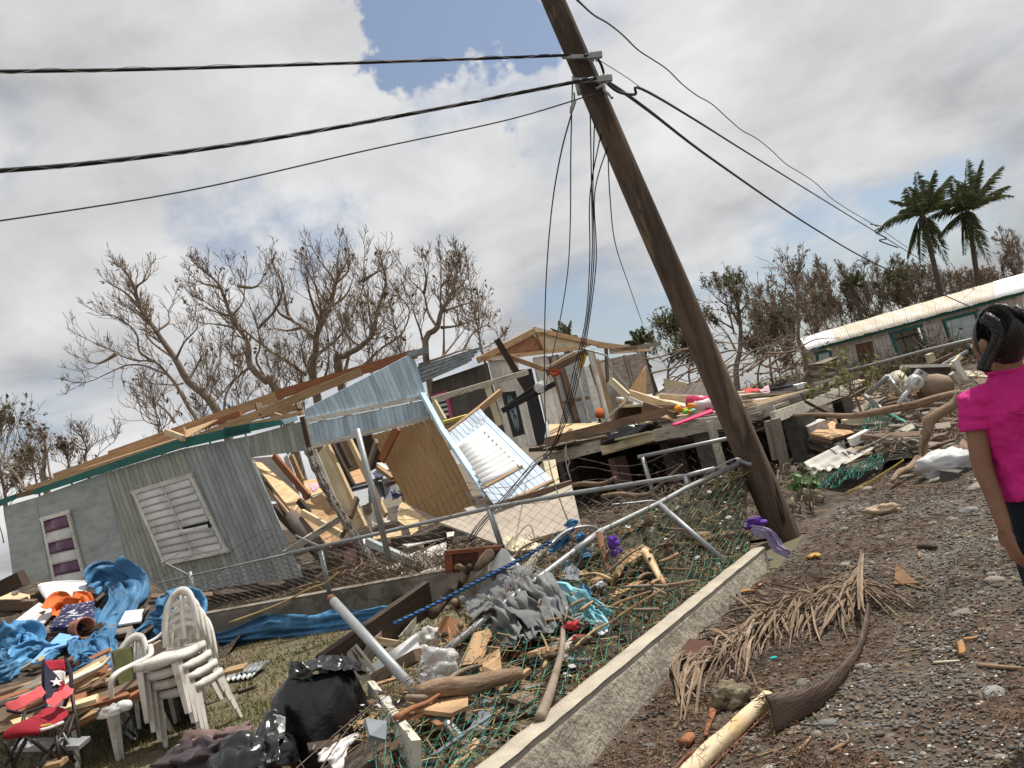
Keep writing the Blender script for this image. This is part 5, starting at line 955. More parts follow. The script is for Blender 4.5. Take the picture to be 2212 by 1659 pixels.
for i in range(5):
    t=i/4; c=a.lerp(b,t); rows.append([c+(CR*math.cos(q)+V((0,1,0))*math.sin(q)*.8)*(.27-.09*t)*(1+.10*wave((q,t),1.5,2)) for q in [2*PI*k/18 for k in range(18)]])
o.grid(rows,True); o=o.build('body',white_clean,bn_,True); o.modifiers.new('t','SOLIDIFY').thickness=.012; tube('rim',rows[0]+[rows[0][0]],.014,white_clean,bn_,6); settle(bn_,b)
tag(ribbon('orange_cloth',[Z(z2,*q,.25) for q in ((450,360),(540,280),(640,270),(715,240),(690,190),(630,170))],[.16,.18,.14,.13,.09,.05],orange,None,2,2),'crumpled orange plastic sheet on the left heap','plastic sheet')
tag(crumple('patterned_cushion',[Z(z2,*q,.25) for q in ((560,295),(840,278),(760,470),(445,505))],22,18,.06,M('navy_print_cloth',(.018,.018,.06),layers=[((.45,.42,.44),15,(1,1,2.2),.57,.02)],var=.1,bump=.2),None,4,3,.05,False),'navy cushion with white print on the left heap','cushion')
pot=thing('clay_pot','terracotta pot lying on its side on the left heap','pot'); a=Z(z2,640,455,.3); b=Z(z2,735,450,.42); ax_=(b-a).normalized(); x=ax_.orthogonal().normalized(); y=ax_.cross(x); pr=[(h*.62,r*.62) for h,r in [(0,0),(0,.11),(.05,.125),(.30,.155),(.30,.17),(.35,.172),(.35,.15),(.28,.135),(.04,.10),(.04,0)]]
MB().grid([[a+ax_*h+(x*math.cos(q)+y*math.sin(q))*r for q in [2*PI*k/22 for k in range(22)]] for h,r in pr],True).build('body',M('terracotta',(.34,.135,.085),var=.2,bump=.2),pot,True); settle(pot,a)
T2('light_blue_board','bright light-blue board propped on the left heap','board',[(265,750),(520,492),(690,520),(610,585),(480,620),(330,745)],M('light_blue_board',(.20,.42,.78),var=.12,bump=.1),.02,z2,.3)
T2('white_board','small white board standing in the left heap','board',[(1030,418),(1092,300),(1266,280),(1226,388)],white_clean,.02,z2,.25); T2('tan_board','pale tan board at the left edge of the heap','board',[(-40,95),(262,160),(255,235),(-40,215)],lum_pale,.04,z2,.1)
for a,b,D,w,h,mt,lb in (((0,110),(205,10),9.2,.14,.16,lum_dark,'dark beam end jutting up at the left edge'),((-40,250),(310,245),9.2,.10,.10,lum_old,'brown beam under the pale tan board'),((300,480),(470,390),8.9,.06,.09,p_grimy,'grey strip lying below the white slatted panel'),((940,585),(1190,510),8.6,.07,.10,lum_new,'rusty tan plank between the two blue tarps'),((760,510),(930,400),8.8,.05,.05,p_grimy,'thin pale stick beside the clay pot'),((-30,950),(385,735),7.6,.06,.11,p_cream,'long cream beam rising from the left edge'),((-30,1300),(640,1140),6.6,.05,.07,p_cream,'cream beam lying across the scrap boards'),((740,915),(1040,825),7.4,.10,.06,M('orange_wood',(.42,.14,.045),uv=True,st=GR,bump=.1),'orange-brown moulding behind the red camp chair'),((1310,880),(1530,800),7.5,.12,.07,M('orange_wood',(.42,.14,.045)),'orange-brown moulding behind the armchair'),((620,870),(860,860),7.5,.05,.05,white_clean,'white pipe strip behind the camp chair'),((150,1470),(740,1450),5.9,.16,.03,galv,'flat zinc strip on the grass by the camp chair'),((350,1659),(560,1610),5.6,.10,.03,lum_new,'tan board on the grass at the bottom edge'),((730,870),(700,1040),7.1,.04,.13,white_clean,'upright white plastic strip behind the camp chair'),((30,640),(330,560),8.2,.03,.03,lum_dark,'dark stick lying across the left tarp')):
    loose(z2,a,b,D,D,w,h,mt,'scrap_timber' if 'pipe' not in lb and 'zinc' not in lb and 'plastic' not in lb else 'scrap_strip',lb)
# tarps
def tp(label,pts,w,seed,lift=.2,name='blue_tarp',folds=3): return tag(ribbon(name,[Z(z2,*q,lift) for q in pts],[q*.62 for q in w],tarp,None,seed,folds,nw=14),label,'tarp')
tp('wide torn blue tarp draped over the top of the left heap',[(790,130),(900,60),(1010,90),(1100,110),(1080,230),(990,360),(940,470),(900,580)],[.25,.42,.5,.45,.30,.22,.16,.14],1); tp('hanging strip of torn blue tarp below the wide one',[(900,580),(960,660),(990,760),(930,830)],[.16,.14,.15,.05],2); tp('tangled blue tarp strip left of the olive chair',[(700,560),(720,640),(700,740),(780,700),(880,740),(960,760)],[.10,.13,.12,.08,.10,.06],3)
tp('blue tarp strip lying in front of the heap',[(610,830),(700,820),(830,780),(950,740)],[.03,.08,.09,.05],4); tp('crumpled bright blue tarp behind the chair stack',[(1280,380),(1400,420),(1480,380),(1560,350),(1620,320),(1650,420)],[.10,.30,.42,.46,.40,.25],5,.25); tp('loose end of blue tarp on the grass behind the stack',[(1560,520),(1500,600),(1430,660)],[.26,.18,.07],6); tp('narrow blue tarp strip crossing the dark boards',[(1170,500),(1200,560),(1240,640)],[.09,.07,.05],7)
tp('crumpled pale blue tarp at the left edge',[(-60,590),(40,580),(130,560),(230,530),(250,570),(160,650),(40,660)],[.2,.33,.32,.26,.2,.2,.2],8,.2); tp('blue tarp trailing from the left edge under the light-blue board',[(100,760),(220,690),(330,660),(470,640),(560,610)],[.16,.2,.18,.10,.05],9); tp('blue tarp corner at the left edge below the others',[(-60,860),(60,820),(140,760)],[.12,.14,.08],10); tp('grey-blue tarp bunched in the middle of the heap',[(780,600),(850,620),(900,700),(880,780)],[.14,.2,.16,.1],11); tp('dark blue tarp fold under the patterned cushion',[(1180,560),(1290,500),(1420,520),(1560,540)],[.10,.2,.2,.15],12)
rng=random.Random(45)
for k,(a,b,w_) in enumerate((((860,300),(780,420),.08),((1040,330),(960,480),.07),((930,480),(820,600),.06),((690,560),(640,680),.07),((980,400),(900,620),.05),((500,640),(430,740),.05),((1300,420),(1380,520),.08),((1450,560),(1530,640),.06),((250,560),(180,640),.07),((60,640),(120,720),.06),((820,620),(940,800),.06),((700,740),(850,790),.05))):
    m_=((a[0]+b[0])/2+rng.uniform(-40,40),(a[1]+b[1])/2+rng.uniform(-20,20)); tag(ribbon('tarp_strip',[Z(z2,*q,.22) for q in (a,m_,b)],[w_*.7,w_,w_*.5],tarp,None,300+k,3,nw=8),'narrow torn strip of blue tarp twisted over the left heap','tarp','narrow blue tarp strips')
# random scrap boards behind the camp chair
rng=random.Random(77); SB='splintered boards behind the camp chairs'
for i in range(58):
    x=rng.uniform(-20,1250); y=rng.uniform(770,1240)-max(0,x-600)*.25; c=Z(z2,x,y,.05); g=hgt(c.x,c.y); c.z=max(c.z,g+.05); an=rng.gauss(.35,.55); l=rng.uniform(.25,.95); dd=V((math.cos(an),math.sin(an),rng.uniform(-.12,.28)))
    tag(MB().beam(c-dd*l/2,c+dd*l/2,rng.uniform(.05,.16),rng.uniform(.015,.04),V((rng.uniform(-.5,.5),-.3,1))).build('scrap_board',rng.choice([lum_new,lum_old,lum_grey,lum_pale,lum_new,ply_pale,lum_red,lum_dark])),'short splintered board in the scrap behind the camp chairs','board',SB)
for i in range(40):
    x=rng.uniform(0,1600); y=rng.uniform(150,720); c=Z(z2,x,y,.02); an=rng.uniform(0,PI); l=rng.uniform(.3,1.0); dd=V((math.cos(an),math.sin(an)*.4,rng.uniform(-.3,.3)))
    if c.z<hgt(c.x,c.y): continue
    tag(MB().beam(c-dd*l/2,c+dd*l/2,rng.uniform(.04,.14),rng.uniform(.02,.05),V((0,-.5,1))).build('dark_board',rng.choice([lum_dark,lum_old,lum_dark,lum_grey])),'dark broken board poking out of the tarp-covered heap','board','dark boards of the left heap')
# zinc strips and boards on the grass right of the chairs
zs=thing('zinc_strip','corrugated zinc offcut on the grass right of the chair stack','zinc sheet'); corrugated('sheet',G(z3(-30,910),.07),G(z3(200,880),.07),G(z3(345,735),.10),G(z3(-10,850),.09),.07,.014,galv,zs); corrugated('sheet',G(z3(60,850),.09),G(z3(240,830),.09),G(z3(345,730),.12),G(z3(140,775),.12),.07,.012,galv_old,zs); settle(zs,G(z3(150,840),.05))
loose(z3,(-30,830),(150,785),7.9,7.9,.16,.03,lum_new,'tan_board','tan board on the grass right of the chair stack'); loose(z3,(-60,860),(100,1160),7.4,6.4,.05,.05,lum_grey,'grey_stick','grey batten leaning by the chair stack legs') if False else None
loose(z3,(85,1010),(215,965),7.2,7.3,.03,.03,lum_dark,'dark_stick','short dark stick with a teal tip on the grass')
tw_=tag(ribbon('blue_tarp',[G(z3(*q),.12) for q in ((-150,575),(0,560),(200,520),(420,470),(560,460),(750,440),(950,400),(1200,370),(1440,320))],[.10,.12,.16,.2,.16,.14,.15,.12,.08],tarp,None,31,4,nw=12,k=8),'long blue tarp lying along the foot of the yard wall','tarp')
tag(tube('yellow_rope',[P(p,D) for p,D in ((z3(0,405),9.6),(z3(420,250),9.8),(z3(700,110),9.8),(z3(840,60),9.7),(z3(960,-40),9.7))],.012,M('yellow_rope',(.33,.25,.10),bump=.3),None,6,k=5),'thin yellow rope slung across the yard wall','rope')
# ---------------------------------------------------------------- rubbish caught in the flattened fence
def SX(u,v):       # fence surface, continued behind the rail as a heap that falls to the yard
    if v>=0: return SG(u,v)
    a=poly_at(top,u); b=poly_at(bot,u); h=V((a.x-b.x,a.y-b.y,0)); p=a+h.normalized()*(-v*1.1); p.z=max(.12,a.z+.05+v*.28); return p
def proj(p): q=p-CAM; D=q.dot(CF); return (1106+FOC*q.dot(CR)/D,829.5-FOC*q.dot(CU)/D,D)
SMP=[proj(SX(u/70,v/12)) for u in range(71) for v in range(-14,13)]
def ZR(p): return min(SMP,key=lambda q:(q[0]-p[0])**2+(q[1]-p[1])**2)[2]
def X(f,x,y,k=0): p=f(x,y); return P(p,ZR(p)+.10+k*.3)
def heap(name,label,rowsfn,mat): o=MB().grid(rowsfn).build(name,mat,None,True); o['kind']='stuff'; o['label']=label; return o
rows=[]
for i in range(16):
    v=i/15; row=[]
    for j in range(40):
        u=j/39; a=poly_at(top,.06+u*.94); b=poly_at(bot,.06+u*.94); c=a.lerp(b,v*1.02); hgtv=hgt(c.x,c.y)+.02; 
        back_=a+(a-b)*.55; c=back_.lerp(b,v); f_=math.sin(PI*min(1,.08+v*.9))**.6; zt=.04+(.30+.32*u)*f_+.10*wave((u*9,v*5),1,7); q=SX(.06+u*.94,-.9+v*1.88); row.append(V((q.x,q.y,max(hgt(q.x,q.y)-.03,min(q.z-.16+.05*wave((u*12,v*6),1,3),q.z-.1)))))
    rows.append(row)
heap('fence_litter','brown matted storm litter caught against the flattened fence',rows,heap_m)
# straw, sticks and leaves over it
rng=random.Random(12); mats=[M('straw',(.34,.25,.12),var=.3,sc=8,bump=0),M('brown_stalk',(.14,.085,.05),var=.4,sc=8,bump=0),M('olive_straw',(.17,.16,.07),var=.4,sc=8,bump=0)]
for mi,mt in enumerate(mats):
    mb=MB()
    for k in range(1300):
        u=rng.random()**.8; v=rng.random(); a=poly_at(top,.1+u*.9); b=poly_at(bot,.1+u*.9); c=SX(.1+u*.9,-.75+1.72*v**.7); c.z=max(hgt(c.x,c.y)+.01,c.z+rng.uniform(-.16,.0)); l=rng.uniform(.04,.18); dd=V((rng.uniform(-1,1),rng.uniform(-1,1),rng.uniform(-.5,.6))).normalized()*l; s=V((rng.uniform(-.3,.3),rng.uniform(-.3,.3),rng.uniform(-.3,.3)))*l*.5
        mb.tube([c-dd*.5,c+s*.3,c+dd*.5],[.0035,.003,.0015],3,False)
    o=mb.build(['straw_litter','stalk_litter','olive_straw_litter'][mi],mt); o['kind']='stuff'; o['label']=['pale straw tangled in the flattened fence','brown stalks tangled in the flattened fence','olive dry grass tangled in the flattened fence'][mi]
def TX(name,label,cat,f,pts,mt,th=.02,k=-.05,ks=None): return tag(slab(name,[X(f,*q,(ks[i] if ks else k)) for i,q in enumerate(pts)],th,mt),label,cat)
def LX(f,a,b,w,h,mt,label,k=0,k2=None,name='scrap_timber',tw=0): return tag(beam(name,X(f,*a,k),X(f,*b,k if k2 is None else k2),w,h,mt,None,CU,tw),label,'timber')
LX(z3,(810,850),(1745,175),.05,.26,lum_dark,'long wide dark board running up behind the broken pipe',.35,.3); TX('white_board','clean white board with torn brown edges under the broken pipe','board',z3,[(1195,800),(1640,490),(1660,640),(1262,885)],white_clean,.03,-.25); LX(z3,(1275,895),(1655,680),.05,.07,lum_old,'splintered brown edge under the white board',-.22)
LX(z3,(1050,640),(1240,880),.05,.12,p_grimy,'grimy cream plank end above the black bag',-.1); LX(z3,(1240,1010),(1640,1570),.04,.13,p_grimy,'grimy mossy plank lying below the black bag',-.5,-.75); LX(z3,(1180,740),(1320,520),.04,.10,lum_grey,'grey plank behind the white board',.05); LX(z3,(1290,560),(1480,590),.08,.05,lum_pale,'short pale offcut beside the white board',-.05); TX('grey_sheet','plain grey panel under the dark board','board',z3,[(1490,520),(1680,300),(1700,330),(1600,500)],p_grimy,.02,.05)
TX('cabinet_door','brown cabinet door with a round knob in the rubbish','cabinet door',z3,[(1800,470),(1880,330),(2050,405),(1990,590),(1900,560)],M('brown_laminate',(.30,.135,.06),var=.12,bump=.05,rough=.5),.02,-.1); tag(blob('door_knob',X(z3,1885,515,-.2),.025,.025,.025,lum_dark,None,1,.05),'small round knob on the brown cabinet door','knob')
for i,(q,s,k,lb) in enumerate((((1750,540),.15,-.25,'upper crumpled clear plastic bag by the pipe'),((1830,790),.17,-.35,'lower crumpled clear plastic bag by the pipe'),((1690,680),.09,-.32,'small flap of clear plastic between the two bags'))): tag(blob('clear_plastic_bag',X(z3,*q,k),s*.62,s*.5,s*.55,clearp,None,40+i,.4,40,26),lb,'plastic bag')
TX('tan_plank','bright tan plank leaning under the fence rail','board',z6,[(268,1590),(395,1300),(560,1258),(400,1570)],ply,.025,-.25); dr=thing('open_drawer_box','open brown drawer box caught under the fence','drawer')
for q in ([(400,1560),(590,1440),(612,1640),(440,1700)],[(480,1430),(595,1440),(600,1475),(470,1470)],[(395,1555),(480,1430),(470,1480),(405,1590)]): slab('panel',[X(z6,*p,-.3) for p in q],.015,lum_new,dr)
settle(dr,X(z6,500,1600,-.3)); TX('tan_board','flat tan board behind the green mesh','board',z3,[(1600,1150),(1790,1075),(2085,1040),(2085,1125),(1940,1190)],ply,.02,-.45); TX('torn_plywood','torn plywood piece below the driftwood','board',z3,[(1480,1230),(1760,1090),(1820,1110),(1560,1260)],lum_red,.02,-.4); TX('tan_board','tan board edge near the rail end','board',z3,[(2040,700),(2160,520),(2212,470),(2212,760)],ply_pale,.02,-.1)
# grey fabric mass and white boxes
for i,(pts,w_) in enumerate((([(640,820),(760,960),(900,1120),(1060,1300)],.09),([(560,900),(700,1040),(840,1190),(980,1340)],.09),([(780,790),(900,930),(1020,1080),(1140,1250)],.08),([(470,960),(600,1090),(740,1230),(860,1380)],.08),([(860,770),(960,880),(1080,1040),(1180,1180)],.07),([(390,1050),(520,1150),(640,1280),(740,1400)],.08))):
    tag(ribbon('grey_drape',[X(z6,*p,-.1) for p in pts],[w_*.8,w_*1.25,w_*1.2,w_*.5],greyf,None,400+i,3,.004,10,10),'long hanging fold of grey tarpaulin under the fence rail','tarpaulin','folds of the grey tarpaulin')
for i,(q,lb) in enumerate((([(350,1060),(640,950),(1130,1310),(760,1420)],'large grey tarpaulin slumped under the fence rail'),([(690,830),(860,760),(1180,1250),(900,1130)],'upper fold of grey tarpaulin under the fence rail'),([(560,1000),(760,840),(900,1000),(760,1180)],'middle fold of grey tarpaulin'),([(260,1070),(500,1040),(560,1180),(380,1240)],'left fold of grey tarpaulin'))):
    tag(crumple('grey_tarpaulin',[X(z6,*p,-.15-.05*i) for p in q],40,30,.06,greyf,None,50+i,4.5,.006),lb,'tarpaulin')
for q,lb,mt in (([(470,770),(610,570),(750,735),(560,770)],'white mould-spotted panel standing in the rubbish',white_metal),([(455,780),(575,682),(700,820),(590,960)],'white appliance door leaning in the rubbish',white_metal),([(370,830),(470,740),(570,960),(400,1000)],'grimy white box side in the rubbish',p_grimy),([(1130,690),(1180,670),(1290,760),(1280,850),(1130,840)],'light grey bracket panel in the rubbish',greyp),([(1030,1080),(1110,1090),(1180,1250),(1070,1170)],'grey flap beside the aqua cloth',greyp),([(1170,1150),(1400,1100),(1420,1190),(1180,1230)],'grey plastic lid under the aqua cloth',greyp)): TX('appliance_panel',lb,'panel',z6,q,mt,.04,-.1)
TX('dark_sheet','large dark grey panel under the fence rail','panel',z6,[(1170,700),(1320,590),(1560,1000),(1480,1070),(1240,920)],M('charcoal_panel',(.045,.047,.045),var=.2,bump=.15),.03,.1)
sp=thing('wicker_cabinet','brown wooden cabinet front with a woven panel by the yard wall','cabinet'); kk=[X(z6,*q,.3) for q in ((118,592),(620,545),(625,745),(130,790))]
def kq(u,v): return (kk[0]*(1-u)+kk[1]*u)*(1-v)+(kk[3]*(1-u)+kk[2]*u)*v
kn=(kk[1]-kk[0]).cross(kk[3]-kk[0]).normalized(); kn=kn if kn.dot(CAM-kk[0])>0 else -kn
MB().prism([kq(0,0),kq(1,0),kq(1,1),kq(0,1)],-kn*.03).build('back',lum_dark,sp); redw=wood('mahogany',(.22,.075,.035))
for q in ([(0,0),(1,0),(1,.18),(0,.18)],[(0,.18),(.14,.18),(.14,1),(0,1)],[(.6,.18),(.7,.18),(.7,1),(.6,1)]): MB().prism([kq(*p)+kn*.02 for p in q],-kn*.02).build('frame',redw,sp)
MB().prism([kq(*p)+kn*.008 for p in ((.14,.18),(.6,.18),(.6,1),(.14,1))],-kn*.006).build('woven_panel',M('woven_cane',(.11,.045,.025),layers=[((.05,.022,.014),120,(1,1,1),.5,.05)],bump=.6,bsc=150),sp); settle(sp,kk[3])
for i,(f,pts,w,m_,lb) in enumerate(((z6,[(1030,930),(1130,960),(1250,1030),(1400,1080),(1570,1140)],[.07,.10,.11,.07,.02],aqua,'long aqua printed cloth twisted through the fence mesh'),(z6,[(1340,1100),(1400,1160),(1470,1210),(1535,1270)],[.05,.07,.05,.02],aqua,'lower tail of the aqua printed cloth'),(z6,[(1290,930),(1330,970),(1370,1010)],[.05,.06,.04],tarp,'blue rag above the aqua cloth'),(z6,[(1180,400),(1230,370),(1250,380)],[.05,.06,.03],tarp,'blue rag knotted round the barbed-wire arm'),(z6,[(1020,600),(1080,560),(1150,490),(1190,450)],[.02,.06,.07,.03],tarp,'blue rag hanging behind the barbed-wire arm'),(z6,[(1270,450),(1300,490),(1330,560),(1350,650)],[.03,.045,.05,.04],tarp,'blue rag hanging from the fence rail'),(z6,[(1430,1240),(1480,1280),(1500,1320)],[.05,.05,.03],whitebag,'white rag at the tail of the aqua cloth'))): tag(ribbon('rag',[X(f,*p,-.32) for p in pts],[q*.8 for q in w],m_,None,60+i,3),lb,'rag')
for i,(q,lb,D) in enumerate((((1580,520),'purple ribbon bow tied at the fence post',6.2),((1600,590),'lower loop of the purple ribbon bow',6.2))): tag(blob('purple_ribbon',P(z6(*q),D),.042,.03,.045,purplef,None,70+i,.6,26,18),lb,'ribbon')
def stick(label,f,pts,r,k=-.3,mt=driftw,name='stick',cat='branch',n=7): 
    m=len(pts); return tag(tube(name,[X(f,*p,k) for p in pts],[r*(1-.45*i/(m-1)) for i in range(m)] if not hasattr(r,'__len__') else r,mt,None,n,k=4),label,cat)
stick('dark bark-covered branch standing against the street wall',y7,[(1215,785),(1270,650),(1310,520),(1345,380),(1352,255)],.028,-.55,bark); stick('torn driftwood log lying over the green mesh',y7,[(505,625),(640,600),(800,590),(940,555),(1110,515)],[.03,.05,.05,.045,.035],-.55); stick('thin dark branch above the driftwood log',y7,[(450,660),(560,655),(640,600),(720,530),(800,490),(880,470)],.018,-.6,bark); stick('orange stripped wood strip below the log',y7,[(380,775),(480,720),(560,690),(660,620)],.016,-.6,lum_red); stick('peeled tan branch left of the grey tarpaulin',z6,[(200,1040),(240,1120),(280,1180),(250,1250)],.035,-.1); stick('rough root sticking up by the cabinet',z6,[(280,850),(300,780),(240,730),(210,740)],.035,.1); stick('fibrous palm root above the white panel',z6,[(380,760),(450,680),(510,620),(540,600)],[.02,.04,.045,.02],.0,dryfrond)
stick('dark plank edge slanting beside the striped pole',z6,[(0,1150),(130,1000),(260,860),(330,730)],.045,.15,lum_dark); stick('two-pronged tan splinter in the straw',z6,[(1850,600),(1930,740),(2010,880)],.03,-.5,lum_pale); stick('broken brown splinter in the straw',z6,[(1900,640),(1960,760),(2030,890)],.025,-.5,lum_new); stick('thin pale stalk across the fence foot',z6,[(1250,1430),(1400,1300),(1550,1220)],.010,-.6,M('straw',(.34,.25,.12)))
rng=random.Random(31)
for i in range(26):
    x=rng.uniform(900,2150); y=rng.uniform(700,1250)-(x-1500)*.62+rng.uniform(-60,120); c=X(z6,x,y,-.35); an=rng.uniform(0,2*PI); dd=V((math.cos(an),math.sin(an),rng.uniform(-.3,.4)))*rng.uniform(.1,.3)
    tag(MB().tube(smoothpath([c-dd,c+V((rng.uniform(-.04,.04),rng.uniform(-.04,.04),rng.uniform(-.03,.05))),c+dd],3),[.012,.013,.012,.010,.008,.007,.005],5).build('twig',rng.choice([bark,driftw,lum_new]),None,True),'thin broken twig tangled in the flattened fence litter','twig','twigs in the fence litter')
for i in range(14):
    x=rng.uniform(900,2100); y=rng.uniform(800,1300)-(x-1500)*.62; tag(blob('scrap_rag',X(z6,x,y,-.42),rng.uniform(.02,.05),rng.uniform(.02,.04),rng.uniform(.015,.03),rng.choice([whitebag,cardb,whitebag,deadleaf,M('red_scrap',(.35,.03,.03))]),None,90+i,.8,14,9),'small torn scrap caught in the flattened fence litter','scrap','scraps in the fence litter')
tag(ribbon('white_rag',[P(z3(*p),3.75+.1*i) for i,p in enumerate(((860,1640),(920,1560),(990,1480),(1060,1420),(1130,1375)))],[.06,.055,.03,.018,.012],white_f,None,5,3),'cream rag twisted round the fence end at the bottom edge','rag')
TX('grey_sheet','dark grey sheet behind the mesh at the bottom','panel',z3,[(1190,1230),(1380,1260),(1370,1420),(1230,1380)],greyp,.02,-.7)
# ---------------------------------------------------------------- grass of the yard
rng=random.Random(2); grs=[M('dry_grass',(.215,.185,.075),var=.35,sc=1.2,bump=0,trans=.25),M('green_grass',(.095,.125,.03),var=.4,sc=1.2,bump=0,trans=.25)]
for gi in range(2):
    v=[]; f=[]
    for k in range(42000):
        y=3.4+8.2*rng.random()**1.3; x=rng.uniform(-.62*y-1.2,1.2)
        if road_side(x,y)>-.2 or (V((x,y,0))-IWA).dot(IWN)>-.05: continue
        n=wave((x,y),.9,6)+.5*wave((x,y),2.7,9)
        if gi==0 and n>.18: continue
        if gi==1 and n<.02: continue
        if wave((x,y),1.6,22)>.28 and rng.random()<.8: continue
        h=rng.uniform(.012,.045); a=rng.uniform(0,2*PI); w=.0035+.0005*y; dx,dy=math.cos(a)*w,math.sin(a)*w; l=rng.uniform(-.6,.6)*h; z=hgt(x,y); b=len(v); m_=rng.uniform(-.8,.8)*h
        v+=[(x-dx,y-dy,z),(x+dx,y+dy,z),(x+l,y+m_,z+h)]; f.append((b,b+1,b+2))
    me=bpy.data.meshes.new('grass'); me.from_pydata(v,[],f); me.materials.append(grs[gi]); o=newobj(['dry_grass','green_grass'][gi],me); o['kind']='stuff'; o['label']=['short dry straw-coloured grass of the yard','short green grass of the yard'][gi]
# pale grit in the grass
def pebble_mesh(mb,c,s,rng,flat=.6):
    a=rng.uniform(0,PI); ca,sa=math.cos(a),math.sin(a); ex,ey,ez_=s*rng.uniform(.8,1.35),s*rng.uniform(.6,1.0),s*flat*rng.uniform(.6,1.1); k=len(mb.v); pts=[]
    for (px,py,pz) in ICO:
        j=1+rng.uniform(-.16,.16); x,y,z=px*ex*j,py*ey*j,pz*ez_*j; mb.v.append(V((c[0]+x*ca-y*sa,c[1]+x*sa+y*ca,c[2]+z)))
    for q in ICF: mb.f.append([k+i for i in q]); mb.uv.extend([(0,0)]*3)
bmt=bmesh.new(); bmesh.ops.create_icosphere(bmt,subdivisions=1,radius=1); ICO=[tuple(v.co) for v in bmt.verts]; ICF=[[v.index for v in f.verts] for f in bmt.faces]; bmt.free()
pm=[M('dark_grey_stone',(.105,.10,.09),var=.3,sc=9,bump=.2,rnd=0),M('grey_stone',(.185,.175,.155),var=.3,sc=9,bump=.2,rnd=0),M('brown_stone',(.165,.12,.085),var=.3,sc=9,bump=.2,rnd=0),M('pale_shell',(.56,.53,.47),var=.2,sc=9,bump=.1,rnd=0)]
rng=random.Random(9); mbs=[MB() for _ in range(4)]
for k in range(44000):
    y=2.7+9.5*rng.random()**1.55; x=rng.uniform(-.75,.62*y+.9)
    r=road_side(x,y)
    if r<.02: continue
    if y>7 and x<1.66+(y-7.)*.6: continue
    n=wave((x,y),.8,41)+.5*wave((x,y),2.1,43)      # seaweed patches hide the stones
    if n>.05 and rng.random()<.7: continue
    s=rng.uniform(.0035,.0095)*(1+.9*(rng.random()**5))*(1+.05*y); t=rng.random(); i=0 if t<.42 else 1 if t<.72 else 2 if t<.93 else 3
    if i==3: s*=.8
    pebble_mesh(mbs[i],(x,y,hgt(x,y)+.008+s*.25),s,rng)
for i in range(4):
    o=mbs[i].build(['dark_gravel','grey_gravel','brown_gravel','shell_grit'][i],pm[i],None,True); o['kind']='stuff'; o['label']=['dark rounded beach gravel of the road','mid-grey beach gravel of the road','brown beach gravel of the road','white shell fragments scattered on the road'][i]
# bits of pale litter on the grass
mb=MB()
for k in range(1600):
    y=3.6+7*rng.random(); x=rng.uniform(-.6*y-1,.8)
    if road_side(x,y)>-.3 or (V((x,y,0))-IWA).dot(IWN)>-.1: continue
    if wave((x,y),1.6,22)<.05 and rng.random()<.8: continue
    pebble_mesh(mb,(x,y,hgt(x,y)+.004),rng.uniform(.006,.016),rng,.5)
o=mb.build('grass_grit',M('pale_grit',(.40,.34,.24),var=.3,sc=9,bump=.1,rnd=0),None,True); o['kind']='stuff'; o['label']='pale grit scattered over the grass'
# larger stones, each its own object
rng=random.Random(15); stone_me=[]
for k in range(10):
    bmt=bmesh.new(); bmesh.ops.create_icosphere(bmt,subdivisions=2,radius=1)
    for v in bmt.verts: v.co*=1+.22*noise.noise(v.co*1.3+V((k*5,0,0)))+.08*noise.noise(v.co*3+V((0,k*3,0)))
    me=bpy.data.meshes.new('stone'); bmt.to_mesh(me); bmt.free(); me.polygons.foreach_set('use_smooth',[True]*len(me.polygons)); stone_me.append(me)
smats=[M('stone_a',(.18,.178,.168),var=.25,sc=4,bump=.15,rnd=.35),M('stone_b',(.22,.195,.165),var=.25,sc=4,bump=.15,rnd=.35),M('stone_c',(.14,.14,.135),var=.25,sc=4,bump=.15,rnd=.35),M('stone_d',(.27,.24,.20),var=.25,sc=4,bump=.15,rnd=.3)]
SM=[]
for me in stone_me:
    for mt in smats: m2=me.copy(); m2.materials.append(mt); SM.append((m2,mt))
def stone(c,s,flat,rot,mi,label,grp,name='beach_stone'):
    o=newobj(name,SM[mi][0]); o.location=c; o.scale=(s*1.15,s*.85,s*flat); o.rotation_euler=(rng.uniform(-.2,.2),rng.uniform(-.2,.2),rot); return tag(o,label,'stone',grp)
cnt=0
while cnt<285:
    y=2.9+8.5*rng.random()**1.3; x=rng.uniform(-.2,.62*y+.5); 
    if road_side(x,y)<.12 or (y>7 and x<1.9+(y-7.)*.6): continue
    n=wave((x,y),.8,41)+.5*wave((x,y),2.1,43)
    if n>.12 and rng.random()<.6: continue
    s=rng.uniform(.009,.020)*(1+.8*rng.random()**4)*(1+.07*y)
    mi=rng.randrange(40); stone((x,y,hgt(x,y)+s*.08),s,rng.uniform(.4,.65),rng.uniform(0,6),mi,['smooth mid-grey beach stone lying on the gravel road','pale tan-grey beach stone lying on the gravel road','dark slate-grey beach stone lying on the gravel road','light buff beach stone lying on the gravel road'][mi%4],['mid-grey beach stones','tan-grey beach stones','dark beach stones','buff beach stones'][mi%4]); cnt+=1
